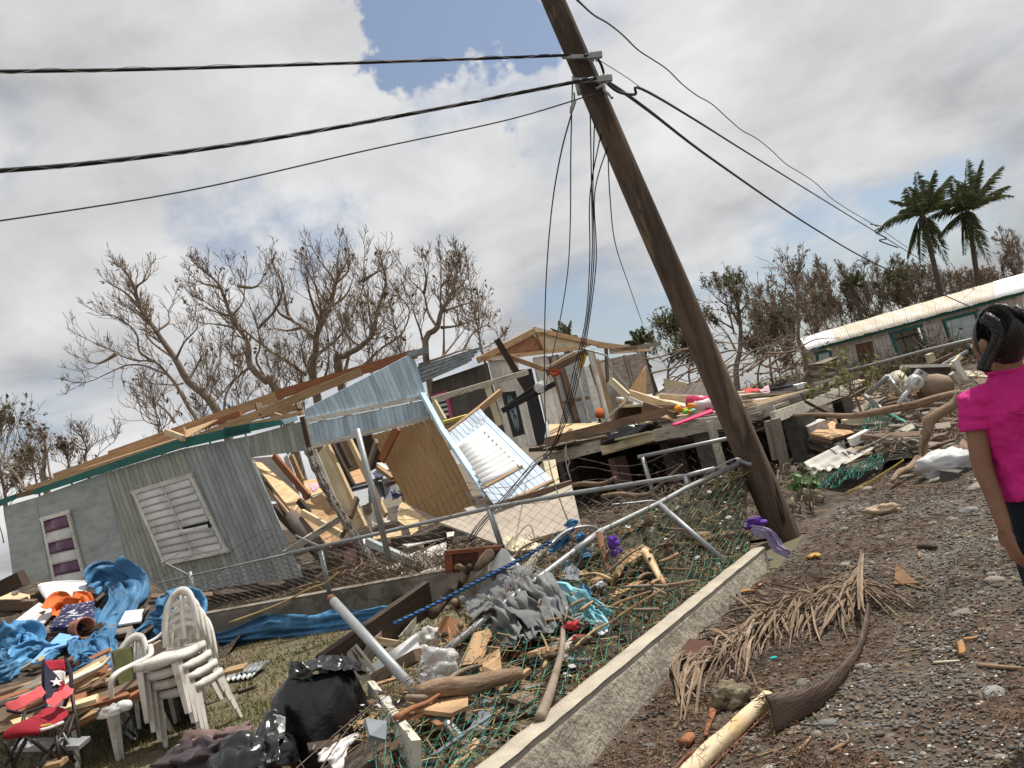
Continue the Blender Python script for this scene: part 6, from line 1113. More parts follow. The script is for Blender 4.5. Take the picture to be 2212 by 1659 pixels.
# stones one can pick out in the photograph
for f,q,s,fl,mi,lb in ((y1,(1085,1050),.05,.5,3,'white-grey oval stone beside the curved palm sheath'),(y1,(1870,1210),.07,.5,0,'large grey-green stone near the right edge'),(y1,(975,437),.075,.35,0,'flat blue-grey slab stone in the middle of the road'),(y1,(1895,545),.07,.55,1,'broad grey-brown stone near the right edge'),(y1,(1620,155),.06,.55,3,'pale rounded stone left of the woman'),(y1,(1510,180),.055,.55,3,'pale stone left of the rounded one'),(y1,(960,215),.055,.6,3,'pale flat stone below the pole foot'),(y1,(1910,280),.075,.45,0,'dark grey stone by the woman\'s hand'),(y1,(1720,100),.10,.4,0,'large flat grey stone left of the woman\'s arm'),(y1,(1660,710),.08,.25,1,'flat rectangular grey-brown stone right of the dry frond'),(y1,(720,1165),.06,.5,1,'round brown-grey stone behind the pale log'),(y1,(2090,1290),.04,.4,7,'pale stone at the right edge') ,(y1,(510,430),.06,.6,0,'rounded grey stone at the foot of the street wall'),(y1,(860,1410),.05,.5,2,'dark oval stone below the palm sheath'),(y1,(425,1570),.035,.5,3,'small pale stone beside the pale log'),(y1,(380,1520),.045,.6,1,'rounded tan stone beside the pale log'),(y2,(1790,920),.11,.55,3,'pale weathered boulder beside the woman\'s arm'),(y2,(820,945),.12,.35,3,'long pale flat stone at the edge of the green mesh'),(y2,(1180,850),.12,.3,1,'flat grey stone below the driftwood foot'),(y2,(1420,870),.16,.25,3,'broad flat pale stone near the concrete slab')):
    c=G(f(*q),.0); stone((c.x,c.y,hgt(c.x,c.y)+s*.85*fl*.15),s*.85,fl,rng.uniform(0,6),mi,lb,None)
# brown seaweed and rootlets over the road
sw=[M('brown_seaweed',(.135,.080,.048),var=.4,sc=8,bump=0),M('dark_seaweed',(.075,.052,.037),var=.4,sc=8,bump=0)]
for si in range(2):
    mb=MB(); k=0
    while k<9000:
        y=2.7+8.5*rng.random()**1.4; x=rng.uniform(-.2,.62*y+.6)
        if road_side(x,y)<.05 or (y>7 and x<1.7+(y-7.)*.6): continue
        n=wave((x,y),.8,41)+.5*wave((x,y),2.1,43)+rng.uniform(-.06,.06)
        if n<-.02 or (wave((x,y),.5,77)>.0)!=(si==0): 
            if rng.random()<.95: k+=.15; continue
        k+=1; l=rng.uniform(.018,.06)*(1+.05*y); a=rng.uniform(0,2*PI); c=V((x,y,hgt(x,y)+rng.uniform(.008,.03))); dd=V((math.cos(a),math.sin(a),rng.uniform(-.25,.35)))*l; b=V((-dd.y,dd.x,rng.uniform(-.02,.05)))*rng.uniform(-.5,.5)
        mb.tube([c-dd*.5,c+b*.5+V((0,0,.006)),c+dd*.5],[.0022,.0026,.0014],3,False)
    o=mb.build(['brown_seaweed','dark_seaweed'][si],sw[si]); o['kind']='stuff'; o['label']=['rusty brown dried seaweed matted on the road','dark dried seaweed matted on the road'][si]
# ---------------------------------------------------------------- dry palm frond, sheath, log and small finds on the road
fr=thing('dry_palm_frond','fallen dry brown palm frond spread over the road','palm frond'); rng=random.Random(41)
def leaflet(pts,w,par,twist=.3,mt=dryfrond):
    sp=smoothpath(pts,4); m=len(sp); rows=[]; tw0=rng.uniform(-1,1)
    for i,p in enumerate(sp):
        t=(sp[min(i+1,m-1)]-sp[max(i-1,0)]).normalized(); x=t.cross(V((0,0,1))).normalized(); y=x.cross(t); a=tw0+twist*i/m*4; ww=w*(math.sin(PI*min(1,(i+.8)/(m+.4)))**.5); e_=x*math.cos(a)+y*math.sin(a); fo=(y*math.cos(a)-x*math.sin(a))*ww*.5
        rows.append([p-e_*ww,p+fo,p+e_*ww])
    o=MB().grid(rows).build('leaflet',mt,par); o.modifiers.new('t','SOLIDIFY').thickness=.002; return o
ctr=[(1110,500),(1020,640),(880,640),(700,700),(560,760),(420,880),(330,960),(250,1000)]
def gp(x,y,h=.03): p=G(y1(x,y),0); p.z=hgt(p.x,p.y)+.01+h; return p
for k in range(295):
    t=rng.random(); i=min(6,int(t*7)); a=ctr[i]; b=ctr[i+1]; f_=t*7-i; sx=a[0]+(b[0]-a[0])*f_+rng.uniform(-45,45); sy=a[1]+(b[1]-a[1])*f_+rng.uniform(-40,50); an=rng.gauss(2.5,.55); l=rng.uniform(140,380)
    ex,ey=sx+math.cos(an)*l,sy+math.sin(an)*l*.72; 
    if ex<-20: ex=rng.uniform(-20,60)
    h=rng.uniform(.01,.12)
    leaflet([gp(sx,sy,h*.8),gp(sx*.66+ex*.34+rng.uniform(-15,15),sy*.66+ey*.34,h),gp(sx*.3+ex*.7+rng.uniform(-25,25),sy*.3+ey*.7,h*.6),gp(ex,ey,.005)],rng.uniform(.0045,.011),fr,rng.uniform(-.7,.7))
for k in range(26):
    sx,sy=1120+rng.uniform(-20,20),520+rng.uniform(-40,160); an=rng.uniform(-.15,.9); l=rng.uniform(150,420); ex,ey=sx+math.cos(an)*l,sy+math.sin(an)*l*.6; leaflet([gp(sx,sy,.10),gp((sx+ex)/2,(sy+ey)/2,rng.uniform(.02,.09)),gp(ex,ey,.008)],rng.uniform(.004,.008),fr,.3)
for k in range(9): leaflet([gp(1085+k*4,800+rng.uniform(-20,20),.12),gp(1105+rng.uniform(-12,12),640,.16),gp(1115+rng.uniform(-14,14),500+rng.uniform(-30,20),.15)],.008,fr,.1)
for k in range(14): leaflet([gp(20+rng.uniform(0,260),980+rng.uniform(-60,90),.05),gp(-60+rng.uniform(0,200),1120+rng.uniform(-40,60),.05),gp(-40+rng.uniform(0,120),1280+rng.uniform(-60,120),.01)],rng.uniform(.007,.013),fr,.4)
slab('broad_leaf',[gp(-20,1080,.05),gp(60,1010,.08),gp(300,960,.05),gp(250,1040,.02)],.003,M('reddish_leaf',(.10,.045,.03),var=.3),fr)
settle(fr,gp(500,900,0))
sh_=thing('palm_sheath','curved dark brown palm leaf sheath standing on edge on the road','palm sheath'); pth=[(548,1470,1205),(600,1440,1195),(700,1390,1180),(800,1330,1155),(900,1240,1105),(985,1110,1010),(1050,980,920),(1080,890,830),(1100,800,740),(1110,700,660)]
rows=[]
sb=[]
for x,yb,yt in pth:
    b=G(y1(x,yb),0.); b.z=hgt(b.x,b.y)-.0; 
    # top edge stands above the foot
    dt=ray(y1(x,yt)); D=(b-CAM).dot(CF); t_=CAM+dt*D; h=max(.012,t_.z-b.z); sb.append((b,h))
m=len(sb); ctrp=smoothpath([q[0] for q in sb],3); hh=[sb[min(m-1,i//3)][1]*(1-(i%3)/3)+sb[min(m-1,i//3+1)][1]*((i%3)/3) for i in range(len(ctrp))]
for i,b in enumerate(ctrp):
    t=(ctrp[min(i+1,len(ctrp)-1)]-ctrp[max(i-1,0)]).normalized(); x=t.cross(V((0,0,1))); rows.append([b+x*(.014*math.sin(v*2.6)-.004)+V((0,0,hh[i]*v+.004)) for v in (0,.2,.4,.6,.8,1)])
o=MB().grid(rows).build('sheath',M('sheath_brown',(.075,.05,.036),layers=[((.14,.10,.075),3,(1,1,1),.58,.1)],var=.4,sc=8,st=(1,1,7),bump=.7,bsc=14,rough=.7),sh_,True); o.modifiers.new('t','SOLIDIFY').thickness=.012
mb=MB()
for k in range(120):
    v=rng.random(); c=rows[0][0].lerp(rows[0][-1],v); dd=V((rng.uniform(-.06,.01),rng.uniform(-.02,.02),rng.uniform(-.03,.03))); mb.tube([c,c+dd*.5,c+dd],.0015,3,False)
mb.build('torn_fibre',M('fibre',(.16,.10,.06)),sh_); settle(sh_,ctrp[0])
lg=thing('peeled_log','pale peeled log with torn brown bark at the bottom edge','log'); a=G(y1(500,1230),.055); b=G(y1(200,1510),.055); c=G(y1(-40,1740),.055)
pg=smoothpath([a,b,c],10); n=18; rows=[]
for i,p in enumerate(pg):
    t=(pg[min(i+1,20)]-pg[max(i-1,0)]).normalized(); x=t.cross(V((0,0,1))).normalized(); y=x.cross(t); rows.append([p+(x*math.cos(q)+y*math.sin(q))*((.036+.006*i/20)+.011*wave((math.cos(q)*1.6,math.sin(q)*1.6,i*.22),1,3)+.004*wave((math.cos(q)*5,math.sin(q)*5,i*.2),1,6)) for q in [2*PI*j/n for j in range(n)]])
mb=MB().grid(rows,True); mb.face(list(range(n))[::-1],[(0,0)]*n); mb.build('heartwood',M('peeled_wood',(.54,.43,.285),layers=[((.48,.33,.17),2.5,(1,1,1),.6,.08),((.30,.16,.08),4,(1,1,1),.72,.03)],var=.15,sc=5,bump=.25),lg,True)
rows=[]
for i in range(21):
    p=pg[i]; t=(pg[min(i+1,20)]-pg[max(i-1,0)]).normalized(); x=t.cross(V((0,0,1))).normalized(); y=x.cross(t); st_=-.1+1.6*sst(.35,1.,i/20)+.25*wave((i*.5,1),1,5); rows.append([p+(x*math.cos(q)+y*math.sin(q))*(.047+.008*wave((i*.6,q*2),1,8)) for q in [-2.6+(2.6+st_)*j/8 for j in range(9)]])
o=MB().grid(rows).build('bark',M('torn_bark',(.19,.085,.045),var=.4,sc=10,bump=.8,bsc=30),lg,True); o.modifiers.new('t','SOLIDIFY').thickness=.008
mb=MB()
for k in range(30):
    i=rng.randint(8,19); p=pg[i]+V((rng.uniform(-.04,.04),rng.uniform(-.05,.05),.04)); dd=V((rng.uniform(-.04,.04),rng.uniform(-.04,.04),rng.uniform(-.01,.05))); mb.tube([p,p+dd],.0012,3,False)
mb.build('bark_fibre',M('fibre',(.16,.10,.06)),lg); settle(lg,b)
rk=gp(285,1285,.04); tag(blob('coral_rock',rk,.095,.085,.07,M('coral_rock',(.20,.165,.105),layers=[((.31,.27,.19),14,(1,1,1),.58,.05),((.07,.055,.035),20,(1,1,1),.60,.05)],var=.4,sc=9,bump=1.0,bsc=40),None,3,.35,30,20),'pitted tan coral rock beside the pale log','rock')
tag(blob('fence_rock',G(z7(1265,1615),.08),.20,.17,.15,M('coral_rock',(.20,.165,.105)),None,5,.4,30,20),'pitted boulder at the foot of the leaning pole','rock')
for i,(pts,w,mt,lb,nm) in enumerate(((((160,1265),(175,1330),(150,1420),(130,1500)),.022,M('orange_bark',(.30,.12,.055),var=.3,bump=.6),'strip of orange-brown bark beside the coral rock','bark_strip'),((310,660,),(380,640),(450,635)) and (((310,665),(380,645),(450,632)),.025,M('orange_wood_chip',(.36,.17,.05),var=.3),'flat orange wood chip at the wall foot','wood_chip'),(((455,600),(485,575)),.014,M('pinkish_chip',(.45,.22,.11)),'small pinkish wood chip at the wall foot','wood_chip'),(((755,410),(790,392),(825,400)),.03,M('yellow_leaf',(.42,.25,.07)),'curled yellow-brown leaf below the pole','dead_leaf'),(((880,1590),(960,1550),(1000,1520),(985,1485)),.010,M('tan_root',(.24,.16,.10)),'bent tan root at the bottom of the road','root'),(((640,1620),(720,1560),(770,1500)),.008,M('tan_root',(.24,.16,.10)),'thin straight twig at the bottom of the road','twig'),(((1510,1030),(1600,1025),(1670,1020)),.008,M('bone_stick',(.55,.50,.38)),'thin bone-white stick right of the sheath','stick'),(((1780,1050),(1900,1060),(2058,1068)),.013,M('tan_root',(.24,.16,.10)),'tan cane lying at the right edge','cane'),(((1700,900),(1740,895),(1780,885)),.010,M('orange_root',(.42,.22,.09)),'short orange root tip','root'),(((1680,930),(1690,970),(1680,990)),.018,M('orange_root',(.42,.22,.09)),'stubby orange root below the root tip','root'),(((1170,255),(1280,225),(1430,212)),.008,driftw,'thin bent stick crossing the seaweed','stick'),(((1420,340),(1470,335),(1530,338)),.028,lum_dark,'charred stub of wood on the road','charred_wood'),(((1425,370),(1430,400)),.014,driftw,'pale stub below the charred wood','wood_stub'),(((0,1560),(30,1520),(50,1500)),.03,M('orange_bark',(.30,.12,.055)),'brown husk strip at the bottom edge','husk'),(((330,1650),(500,1600),(620,1560)),.005,M('tan_root',(.24,.16,.10)),'hair-thin twig beside the pale log','twig'))):
    if not isinstance(pts[0],tuple): continue
    P_=[gp(x,y,w*.6) for x,y in pts]; P_=P_ if len(P_)>2 else [P_[0],(P_[0]+P_[1])/2,P_[1]]
    tag(tube(nm,P_,[w,w*1.05]+[w*.6]*(len(P_)-2),mt,None,7,k=4,sq=.45 if 'chip' in nm or 'bark' in nm or 'leaf' in nm else .8),lb,nm.replace('_',' '))
for x,y,lb in ((1340,560,'torn brown coconut husk piece on the road'),): tag(slab('husk_piece',[gp(1280,580,.02),gp(1300,480,.06),gp(1370,550,.05),gp(1430,575,.02)],.02,M('husk_brown',(.20,.11,.06),var=.3,bump=.5)),lb,'husk')
tag(blob('bottle_cap',gp(362,718,.01),.035,.03,.008,M('navy_plastic',(.015,.02,.09),rough=.3),None,2,.05),'navy plastic lid by the wall foot','lid'); tag(blob('teal_scrap',gp(585,1170,.14),.02,.012,.006,M('teal_scrap',(.02,.35,.32)),None,2,.4),'teal scrap caught on the peeled log','scrap')
tag(blob('driftwood_chunk',gp(1200,118,.03),.15,.06,.06,M('bleached_wood',(.36,.27,.19),var=.2,bump=.4),None,12,.5,24,16,rot=-.5),'bleached wedge of driftwood on the road','driftwood')
tag(ribbon('lilac_cloth',[P(y1(*q),7.2-.04*i) for i,q in enumerate(((400,215),(450,215),(500,235),(540,290),(580,340),(635,362)))],[.035,.04,.042,.045,.04,.03],lilac,None,3,3),'lilac cloth hanging over the end of the street wall','cloth'); tag(blob('purple_cloth',P(y1(415,170),7.3),.09,.05,.05,purplef,None,9,.5,26,18),'crumpled purple cloth on the end of the street wall','cloth')

# leaf litter and fine splinters on the road
rng=random.Random(71); mb=MB(); mb2=MB()
for k in range(2600):
    y=2.8+8.5*rng.random()**1.4; x=rng.uniform(-.2,.62*y+.6)
    if road_side(x,y)<.03 or (y>7 and x<1.7+(y-7.)*.6): continue
    if wave((x,y),.9,51)<-.1 and rng.random()<.75: continue
    c=V((x,y,hgt(x,y)+rng.uniform(.012,.025))); s=rng.uniform(.008,.022)*(1+.05*y); a=rng.uniform(0,2*PI); p=V((math.cos(a),math.sin(a),rng.uniform(-.2,.3))); q=V((-math.sin(a),math.cos(a),rng.uniform(-.3,.3)))*rng.uniform(.25,.5)
    if k%3: mb.add([c-p*s,c+q*s,c+p*s,c-q*s],[(0,1,2,3)])
    else: mb2.tube([c-p*s*2.2,c+p*s*2.2],[.0022,.0012],3,False)
for m_,nm,mt,lb in ((mb,'leaf_litter',M('tan_leaf',(.20,.13,.075)),'dead leaf fragments scattered on the road'),(mb2,'splinter_litter',M('straw',(.34,.25,.12)),'pale splinters scattered on the road')): o=m_.build(nm,mt); o['kind']='stuff'; o['label']=lb
# ---------------------------------------------------------------- wreckage on the deck and at the right
def TP(name,label,cat,f,pts,D,mt,th=.02,grp=None): return tag(slab(name,[P(f(*q[:2]),q[2] if len(q)>2 else D) for q in pts],th,mt),label,cat,grp)
TP('plywood_sheet','tall triangular tan plywood sheet standing on the deck','plywood',z5,[(1620,790,17.2),(1868,420,18.2),(1872,672,18),(1640,760,17.)],18,ply,.03); TP('plywood_sheet','long plywood sheet standing on edge behind the deck','plywood',z7,[(-60,690,18),(0,655,18),(455,530,17),(505,690,16.6),(200,700,17)],17,ply_grey,.03)
TP('beige_siding','beige slatted siding piece beyond the deck','siding',z7,[(30,530),(230,570),(230,600),(35,640)],22,p_cream,.04); TP('plywood_sheet','low tan plywood strip lying before the studs','plywood',z5,[(1020,930,17.2),(1930,905,16),(1500,985,15.8),(1030,1060,16.4)],16.4,ply_pale,.02)
for a,b,D0,D1,w,h,mt,lb in (((0,700),(560,725),16.2,14.6,.06,.12,lum_pale,'bright new plank lying flat on the deck'),((-20,700),(260,790),16.6,14.6,.16,.05,p_cream,'wide white plank sloping on the deck'),((-60,790),(150,800),15.6,14.8,.06,.14,lum_new,'tan joist under the wide white plank'),((-140,760),(130,850),15.6,14.4,.05,.10,lum_old,'brown plank edge in front of the tan joist'),((300,690),(640,720),16,15,.05,.06,lum_pale,'narrow pale batten behind the pole'),((830,720),(1010,700),15,15.6,.14,.03,p_white,'white board lying on the deck right of the pole'),((820,650),(1140,650),17,17.4,.2,.03,lum_grey,'wide grey board below the suitcase'),((500,790),(580,770),14.2,14.2,.16,.16,p_white,'white box corner left of the pole')):
    loose(z7,a,b,D0,D1,w,h,mt,'deck_plank',lb)
for a,b,D0,D1,w,h,mt,lb in (((1555,545),(1710,690),16.4,16.,.05,.14,p_cream,'cream board sloping down from the standing studs'),((1700,690),(2000,820),16,15.4,.02,.05,p_white,'thin white moulding bending down to the right'),((1720,665),(2080,780),16.6,15.6,.06,.16,lum_pale,'pale joist sloping down under the plywood triangle'),((1840,680),(2212,770),16.8,15.4,.14,.05,p_cream,'long white plank sloping right on the deck'),((1640,700),(1980,760),17,16.4,.3,.03,white_clean,'white shelf board beside the brown cupboard'),((1640,775),(1830,765),16.6,16.6,.3,.04,p_cream,'cream shelf top above the brown cupboard'),((990,1085),(2150,795),16.2,14.6,.05,.16,lum_old,'very long brown beam rising to the right across the deck'),((985,1140),(1250,1070),16,15.8,.2,.03,p_cream,'white torn board at the left end of the deck'),((1380,1060),(1640,1000),15.6,15,.2,.02,p_cream,'jagged white board edge on the deck'),((1640,1060),(1930,995),14.9,14.4,.3,.03,p_cream,'cream floor piece with a torn edge on the deck'),((870,1150),(1480,1080),16.4,15.7,.25,.06,lum_dark,'dark floor edge at the left of the deck')):
    loose(z5,a,b,D0,D1,w,h,mt,'deck_plank',lb)
cb=thing('brown_cupboard','dark brown cupboard with a broken oval front on the deck','cupboard'); slab('carcass',[P(z5(*q),16.8) for q in ((1630,790),(1840,775),(1840,905),(1600,910))],.4,M('dark_brown_wood',(.10,.06,.035),bump=.1),cb); slab('broken_door',[P(z5(*q),16.75) for q in ((1660,800),(1730,795),(1740,890),(1690,895),(1665,870))],.02,lum_dark,cb); slab('box',[P(z5(*q),16.6) for q in ((1835,785),(1920,780),(1925,850),(1840,860))],.3,cardb,cb); settle(cb,P(z5(1720,905),16.7))
oc=thing('orange_chair','orange plastic chair back among the studs','chair'); MB().grid([[P(z5(1425,800),17.6),P(z5(1450,790),17.65),P(z5(1490,790),17.6)],[P(z5(1420,840),17.5),P(z5(1455,840),17.6),P(z5(1500,840),17.5)],[P(z5(1430,875),17.5),P(z5(1460,880),17.55),P(z5(1500,870),17.5)]]).build('shell',orange,oc,True).modifiers.new('t','SOLIDIFY').thickness=.02; MB().tube([P(z5(1460,880),17.6),P(z5(1465,915),17.6)],.03,6).build('stem',black_paint,oc); settle(oc,P(z5(1465,915),17.6))
tag(crumple('red_cloth',[P(z5(*q),16.7) for q in ((1000,455),(1140,462),(1110,500),(1060,525))],16,12,.05,M('rust_red_cloth',(.33,.055,.03),var=.3,bump=.5),None,3,9),'rust-red cloth knotted in the fallen rafters','cloth'); tag(crumple('yellow_cloth',[P(z5(*q),17.) for q in ((1290,335),(1350,330),(1335,400),(1295,462))],12,16,.05,M('mustard_cloth',(.42,.27,.04),var=.2,bump=.3),None,5,5),'mustard yellow cloth hanging from the studs','cloth')
lt=thing('hanging_lamp','clear globe lamp dangling among the black bars','lamp'); blob('globe',P(z5(940,608),16.1),.11,.11,.11,M('glass_globe',(.55,.56,.56),rough=.08,spec=.8,bump=0,alpha=.6),lt,1,.02); tube('neck',[P(z5(945,555),16.1),P(z5(975,570),16.1),P(z5(960,600),16.1)],.02,white_clean,lt,7,k=3); settle(lt,P(z5(940,620),16.1))
tag(tube('conduit',[P(z5(*q),16.4) for q in ((1290,265),(1420,300),(1530,340),(1560,440),(1690,590),(1710,650),(1695,740),(1600,810),(1410,990))],.02,galv,None,7,k=4),'bent grey conduit looping down in front of the studs','conduit')
tag(tube('rope_tangle',[P(z5(*q),15.8) for q in ((1170,1110),(1175,1200),(1200,1260),(1185,1310),(1215,1420),(1190,1350),(1170,1260),(1160,1130))],.012,white_f,None,5,k=4),'white string tangle hanging from the deck edge','string')
bx=[((1648,978),(1720,950),(1810,935),(1822,955),(1700,990))]
tag(crumple('green_plastic',[P(z5(1650,985),15.2),P(z5(1740,940),15.5),P(z5(1825,950),15.3),P(z5(1700,1000),15.0)],10,8,.04,M('green_plastic',(.20,.42,.14),rough=.4,bump=.2),None,2,4),'pale green plastic sheet on the deck','plastic'); tag(blob('dark_bag',P(z5(1720,1005),15.1),.42,.2,.13,bagm,None,3,.5,24,16),'dark shiny bag below the green plastic','bag'); tag(crumple('cardboard_sheet',[P(z7(0,900),14.6),P(z7(70,830),14.9),P(z7(190,850),14.7),P(z7(110,925),14.4)],8,8,.06,cardb,None,2,3,.01),'torn brown cardboard on the deck','cardboard')
TP('pink_board','bright pink board sloping on the deck left of the pole','board',z7,[(92,930,13.9),(445,795,14.2),(462,815,14.1),(140,930,13.8)],14,M('hot_pink_board',(.62,.06,.16),var=.1,bump=.1),.03); loose(z7,(120,905),(440,780),14.2,14.4,.04,.04,p_cream,'white_moulding','white edge moulding above the pink board')
bs=thing('pink_basin','upturned pink plastic basin on the deck','basin'); c=P(z7(350,760),14.6); MB().grid([[c+CR*math.cos(q)*r+V((0,1,0))*math.sin(q)*r+V((0,0,h)) for q in [2*PI*k/20 for k in range(20)]] for r,h in ((.27,-.10),(.27,-.07),(.24,.06),(.20,.15),(.0,.17))],True).build('bowl',M('red_pink_plastic',(.55,.03,.11),rough=.4,bump=.05),bs,True); blob('clear_lid',P(z7(345,775),14.4),.22,.1,.12,clearp,bs,2,.3); settle(bs,c)
tb=thing('toy_boot','orange toy boot lying on the deck','toy'); MB().tube(smoothpath([P(z7(275,750),14.3),P(z7(262,785),14.3),P(z7(230,800),14.3),P(z7(180,805),14.25),P(z7(145,790),14.2)],4),[.05+.02*math.sin(i*.5) for i in range(17)],9).build('boot',M('orange_toy',(.65,.23,.02),rough=.4,bump=.05),tb,True); settle(tb,P(z7(220,820),14.3))
for q,mt,lb,s in (((225,820),M('lime_toy',(.15,.5,.05)),'small lime toy by the orange boot',.05),((265,822),M('orange_toy',(.65,.23,.02)),'small orange toy by the pink basin',.045),((285,815),M('mint_toy',(.15,.45,.35)),'small mint toy by the pink basin',.05)): tag(blob('toy',P(z7(*q),14.2),s,s,s*.8,mt,None,4,.5),lb,'toy')
sc2=thing('black_suitcase','black suitcase standing on the far end of the deck','suitcase'); q=[P(z7(955,590),17.6),P(z7(1140,550),17.9),P(z7(1175,640),17.7),P(z7(950,655),17.5)]; slab('case',q,.35,black_paint,sc2); slab('lid_edge',[p+V((0,-.02,0)) for p in (q[0].lerp(q[3],.35),q[1].lerp(q[2],.35),q[1].lerp(q[2],.45),q[0].lerp(q[3],.45))],.02,M('grey_trim',(.08,.08,.09)),sc2); MB().tube([q[1].lerp(q[0],.3)+V((0,0,.02)),q[1].lerp(q[0],.4)+V((0,0,.06)),q[1].lerp(q[0],.6)+V((0,0,.06)),q[1].lerp(q[0],.7)+V((0,0,.02))],.015,6).build('handle',black_paint,sc2,True); settle(sc2,q[3])
tag(crumple('red_umbrella_cloth',[P(z7(720,645),16.6),P(z7(850,630),16.8),P(z7(865,660),16.6),P(z7(730,670),16.4)],8,6,.06,M('coral_red_cloth',(.55,.06,.06)),None,3,3),'coral red cloth on the deck behind the pole','cloth'); tag(crumple('pink_print_cloth',[P(z7(860,650),17),P(z7(940,600),17.2),P(z7(955,650),17),P(z7(880,662),16.9)],8,6,.05,M('pink_print',(.55,.36,.42),layers=[((.5,.08,.12),8,(1,1,1),.6,.05)]),None,5,3),'pink printed cloth beside the suitcase','cloth'); tag(slab('white_bin',[P(z7(*q_),17.8) for q_ in ((1180,590),(1275,565),(1285,610),(1195,625))],.3,white_clean),'white plastic tub right of the suitcase','tub')
# under and beyond the deck
TP('plywood_stack','top plywood sheet of a stack beside the deck pile','plywood',z7,[(1310,1005,12.8),(1500,900,14.2),(1690,1000,13.6),(1500,1052,12.4)],13,ply,.03)
for k in range(5):
    o=.09*(k+1); TP('plywood_stack','lower plywood sheet of the stack beside the deck pile','plywood',z7,[(1310+rng.uniform(-30,20),1005+22*(k+1),12.8),(1500,905+22*(k+1),14.2),(1700+rng.uniform(-40,30),1000+22*(k+1),13.6),(1500+rng.uniform(-20,20),1055+24*(k+1),12.4)],13,[lum_old,lum_dark][k%2],.04,'lower sheets of the plywood stack')
bu=thing('grey_bucket','grey bucket with a wire handle under the deck edge','bucket'); c=P(z7(1530,1190),12.6); MB().grid([[c+CR0*math.cos(q)*r+V((0,1,0))*math.sin(q)*r+V((0,0,h)) for q in [2*PI*k/18 for k in range(18)]] for r,h in ((0,-.17),(.13,-.17),(.165,.17),(.15,.17),(.12,-.14))],True).build('body',greyp,bu,True); tube('handle',[c+V((-.16,-.02,.16)),c+V((-.05,-.14,.28)),c+V((.12,-.1,.26)),c+V((.16,-.02,.14))],.006,galv,bu,5,k=4); settle(bu,c-V((0,0,.17)))
zc=thing('curled_zinc_sheet','pale curled corrugated zinc sheet on the ground below the deck','zinc sheet'); corrugated('sheet',P(z7(1250,1335),10.9),P(z7(1640,1330),10.2),P(z7(1960,1180),11.6),P(z7(1590,1190),12.2),.16,.02,M('pale_zinc',(.46,.44,.40),layers=[((.22,.12,.07),2,(1,1,1),.66,.04),((.33,.31,.28),3,(1,1,1),.55,.1)],var=.2,rough=.6,metal=.2,bump=.1),zc,lambda f,t:V((0,0,.10*(1-math.sin(f*PI))+.05*t)),8); settle(zc,P(z7(1500,1320),10.6))
gm=thing('crumpled_green_mesh','torn green chain-link lying in folds on the ground right of the pole','fence mesh'); ga=[P(z7(1330,1490),9.7),P(z7(1500,1400),10.1),P(z7(1700,1330),10.5),P(z7(1940,1230),11)]; gb2=[P(z7(1400,1550),9.3),P(z7(1600,1500),9.6),P(z7(1800,1400),10.0),P(z7(1960,1310),10.5)]
chain(lambda u,v:poly_at(ga,u).lerp(poly_at(gb2,u),v)+V((0,0,.03+.07*abs(math.sin(u*9+v*5)))),40,14,.004,green_wire,gm,'green_mesh',.012,8)
ga2=[P(z8(850,1300),12.5),P(z8(960,1290),12.7),P(z8(1010,1400),12.5),P(z8(1280,1650),12)]; gb3=[P(z8(780,1600),11.8),P(z8(850,1650),11.6),P(z8(960,1690),11.6),P(z8(1240,1720),11.4)]
chain(lambda u,v:poly_at(ga2,u).lerp(poly_at(gb3,u),v)+V((0,0,.05*wave((u*6,v*4),1,2))),18,14,.006,green_wire,gm,'green_mesh',.012,9); settle(gm,ga[1])
pf=thing('bent_pipe_frame','bent grey pipe frame leaning in the right-hand wreckage','pipe frame')
for q in ([(865,1215),(1025,1062)],[(1025,1062),(1100,1160),(1310,1425)],[(820,1232),(985,1360),(1130,1480)]): MB().tube([P(z8(*p),13.2-.25*i) for i,p in enumerate(q)],.035,8).build('pipe',galv,pf,True)
MB().tube([P(z8(985,1360),12.9),P(z8(1280,1530),12.)],.03,8).build('pipe',green_wire,pf,True); settle(pf,P(z8(1130,1480),12.6))
def dw(label,f,pts,r,D,mt=driftw,cat='branch'): m=len(pts); r=[q*.55*(1+.15*math.sin(i*3.1)) for i,q in enumerate(r)] if hasattr(r,'__len__') else r*.6; return tag(tube('driftwood_branch',[P(f(*p[:2]),p[2] if len(p)>2 else D)+V((0,0,.025*math.sin(i*2.3))) for i,p in enumerate(pts)],r,mt,None,9,k=4),label,cat)
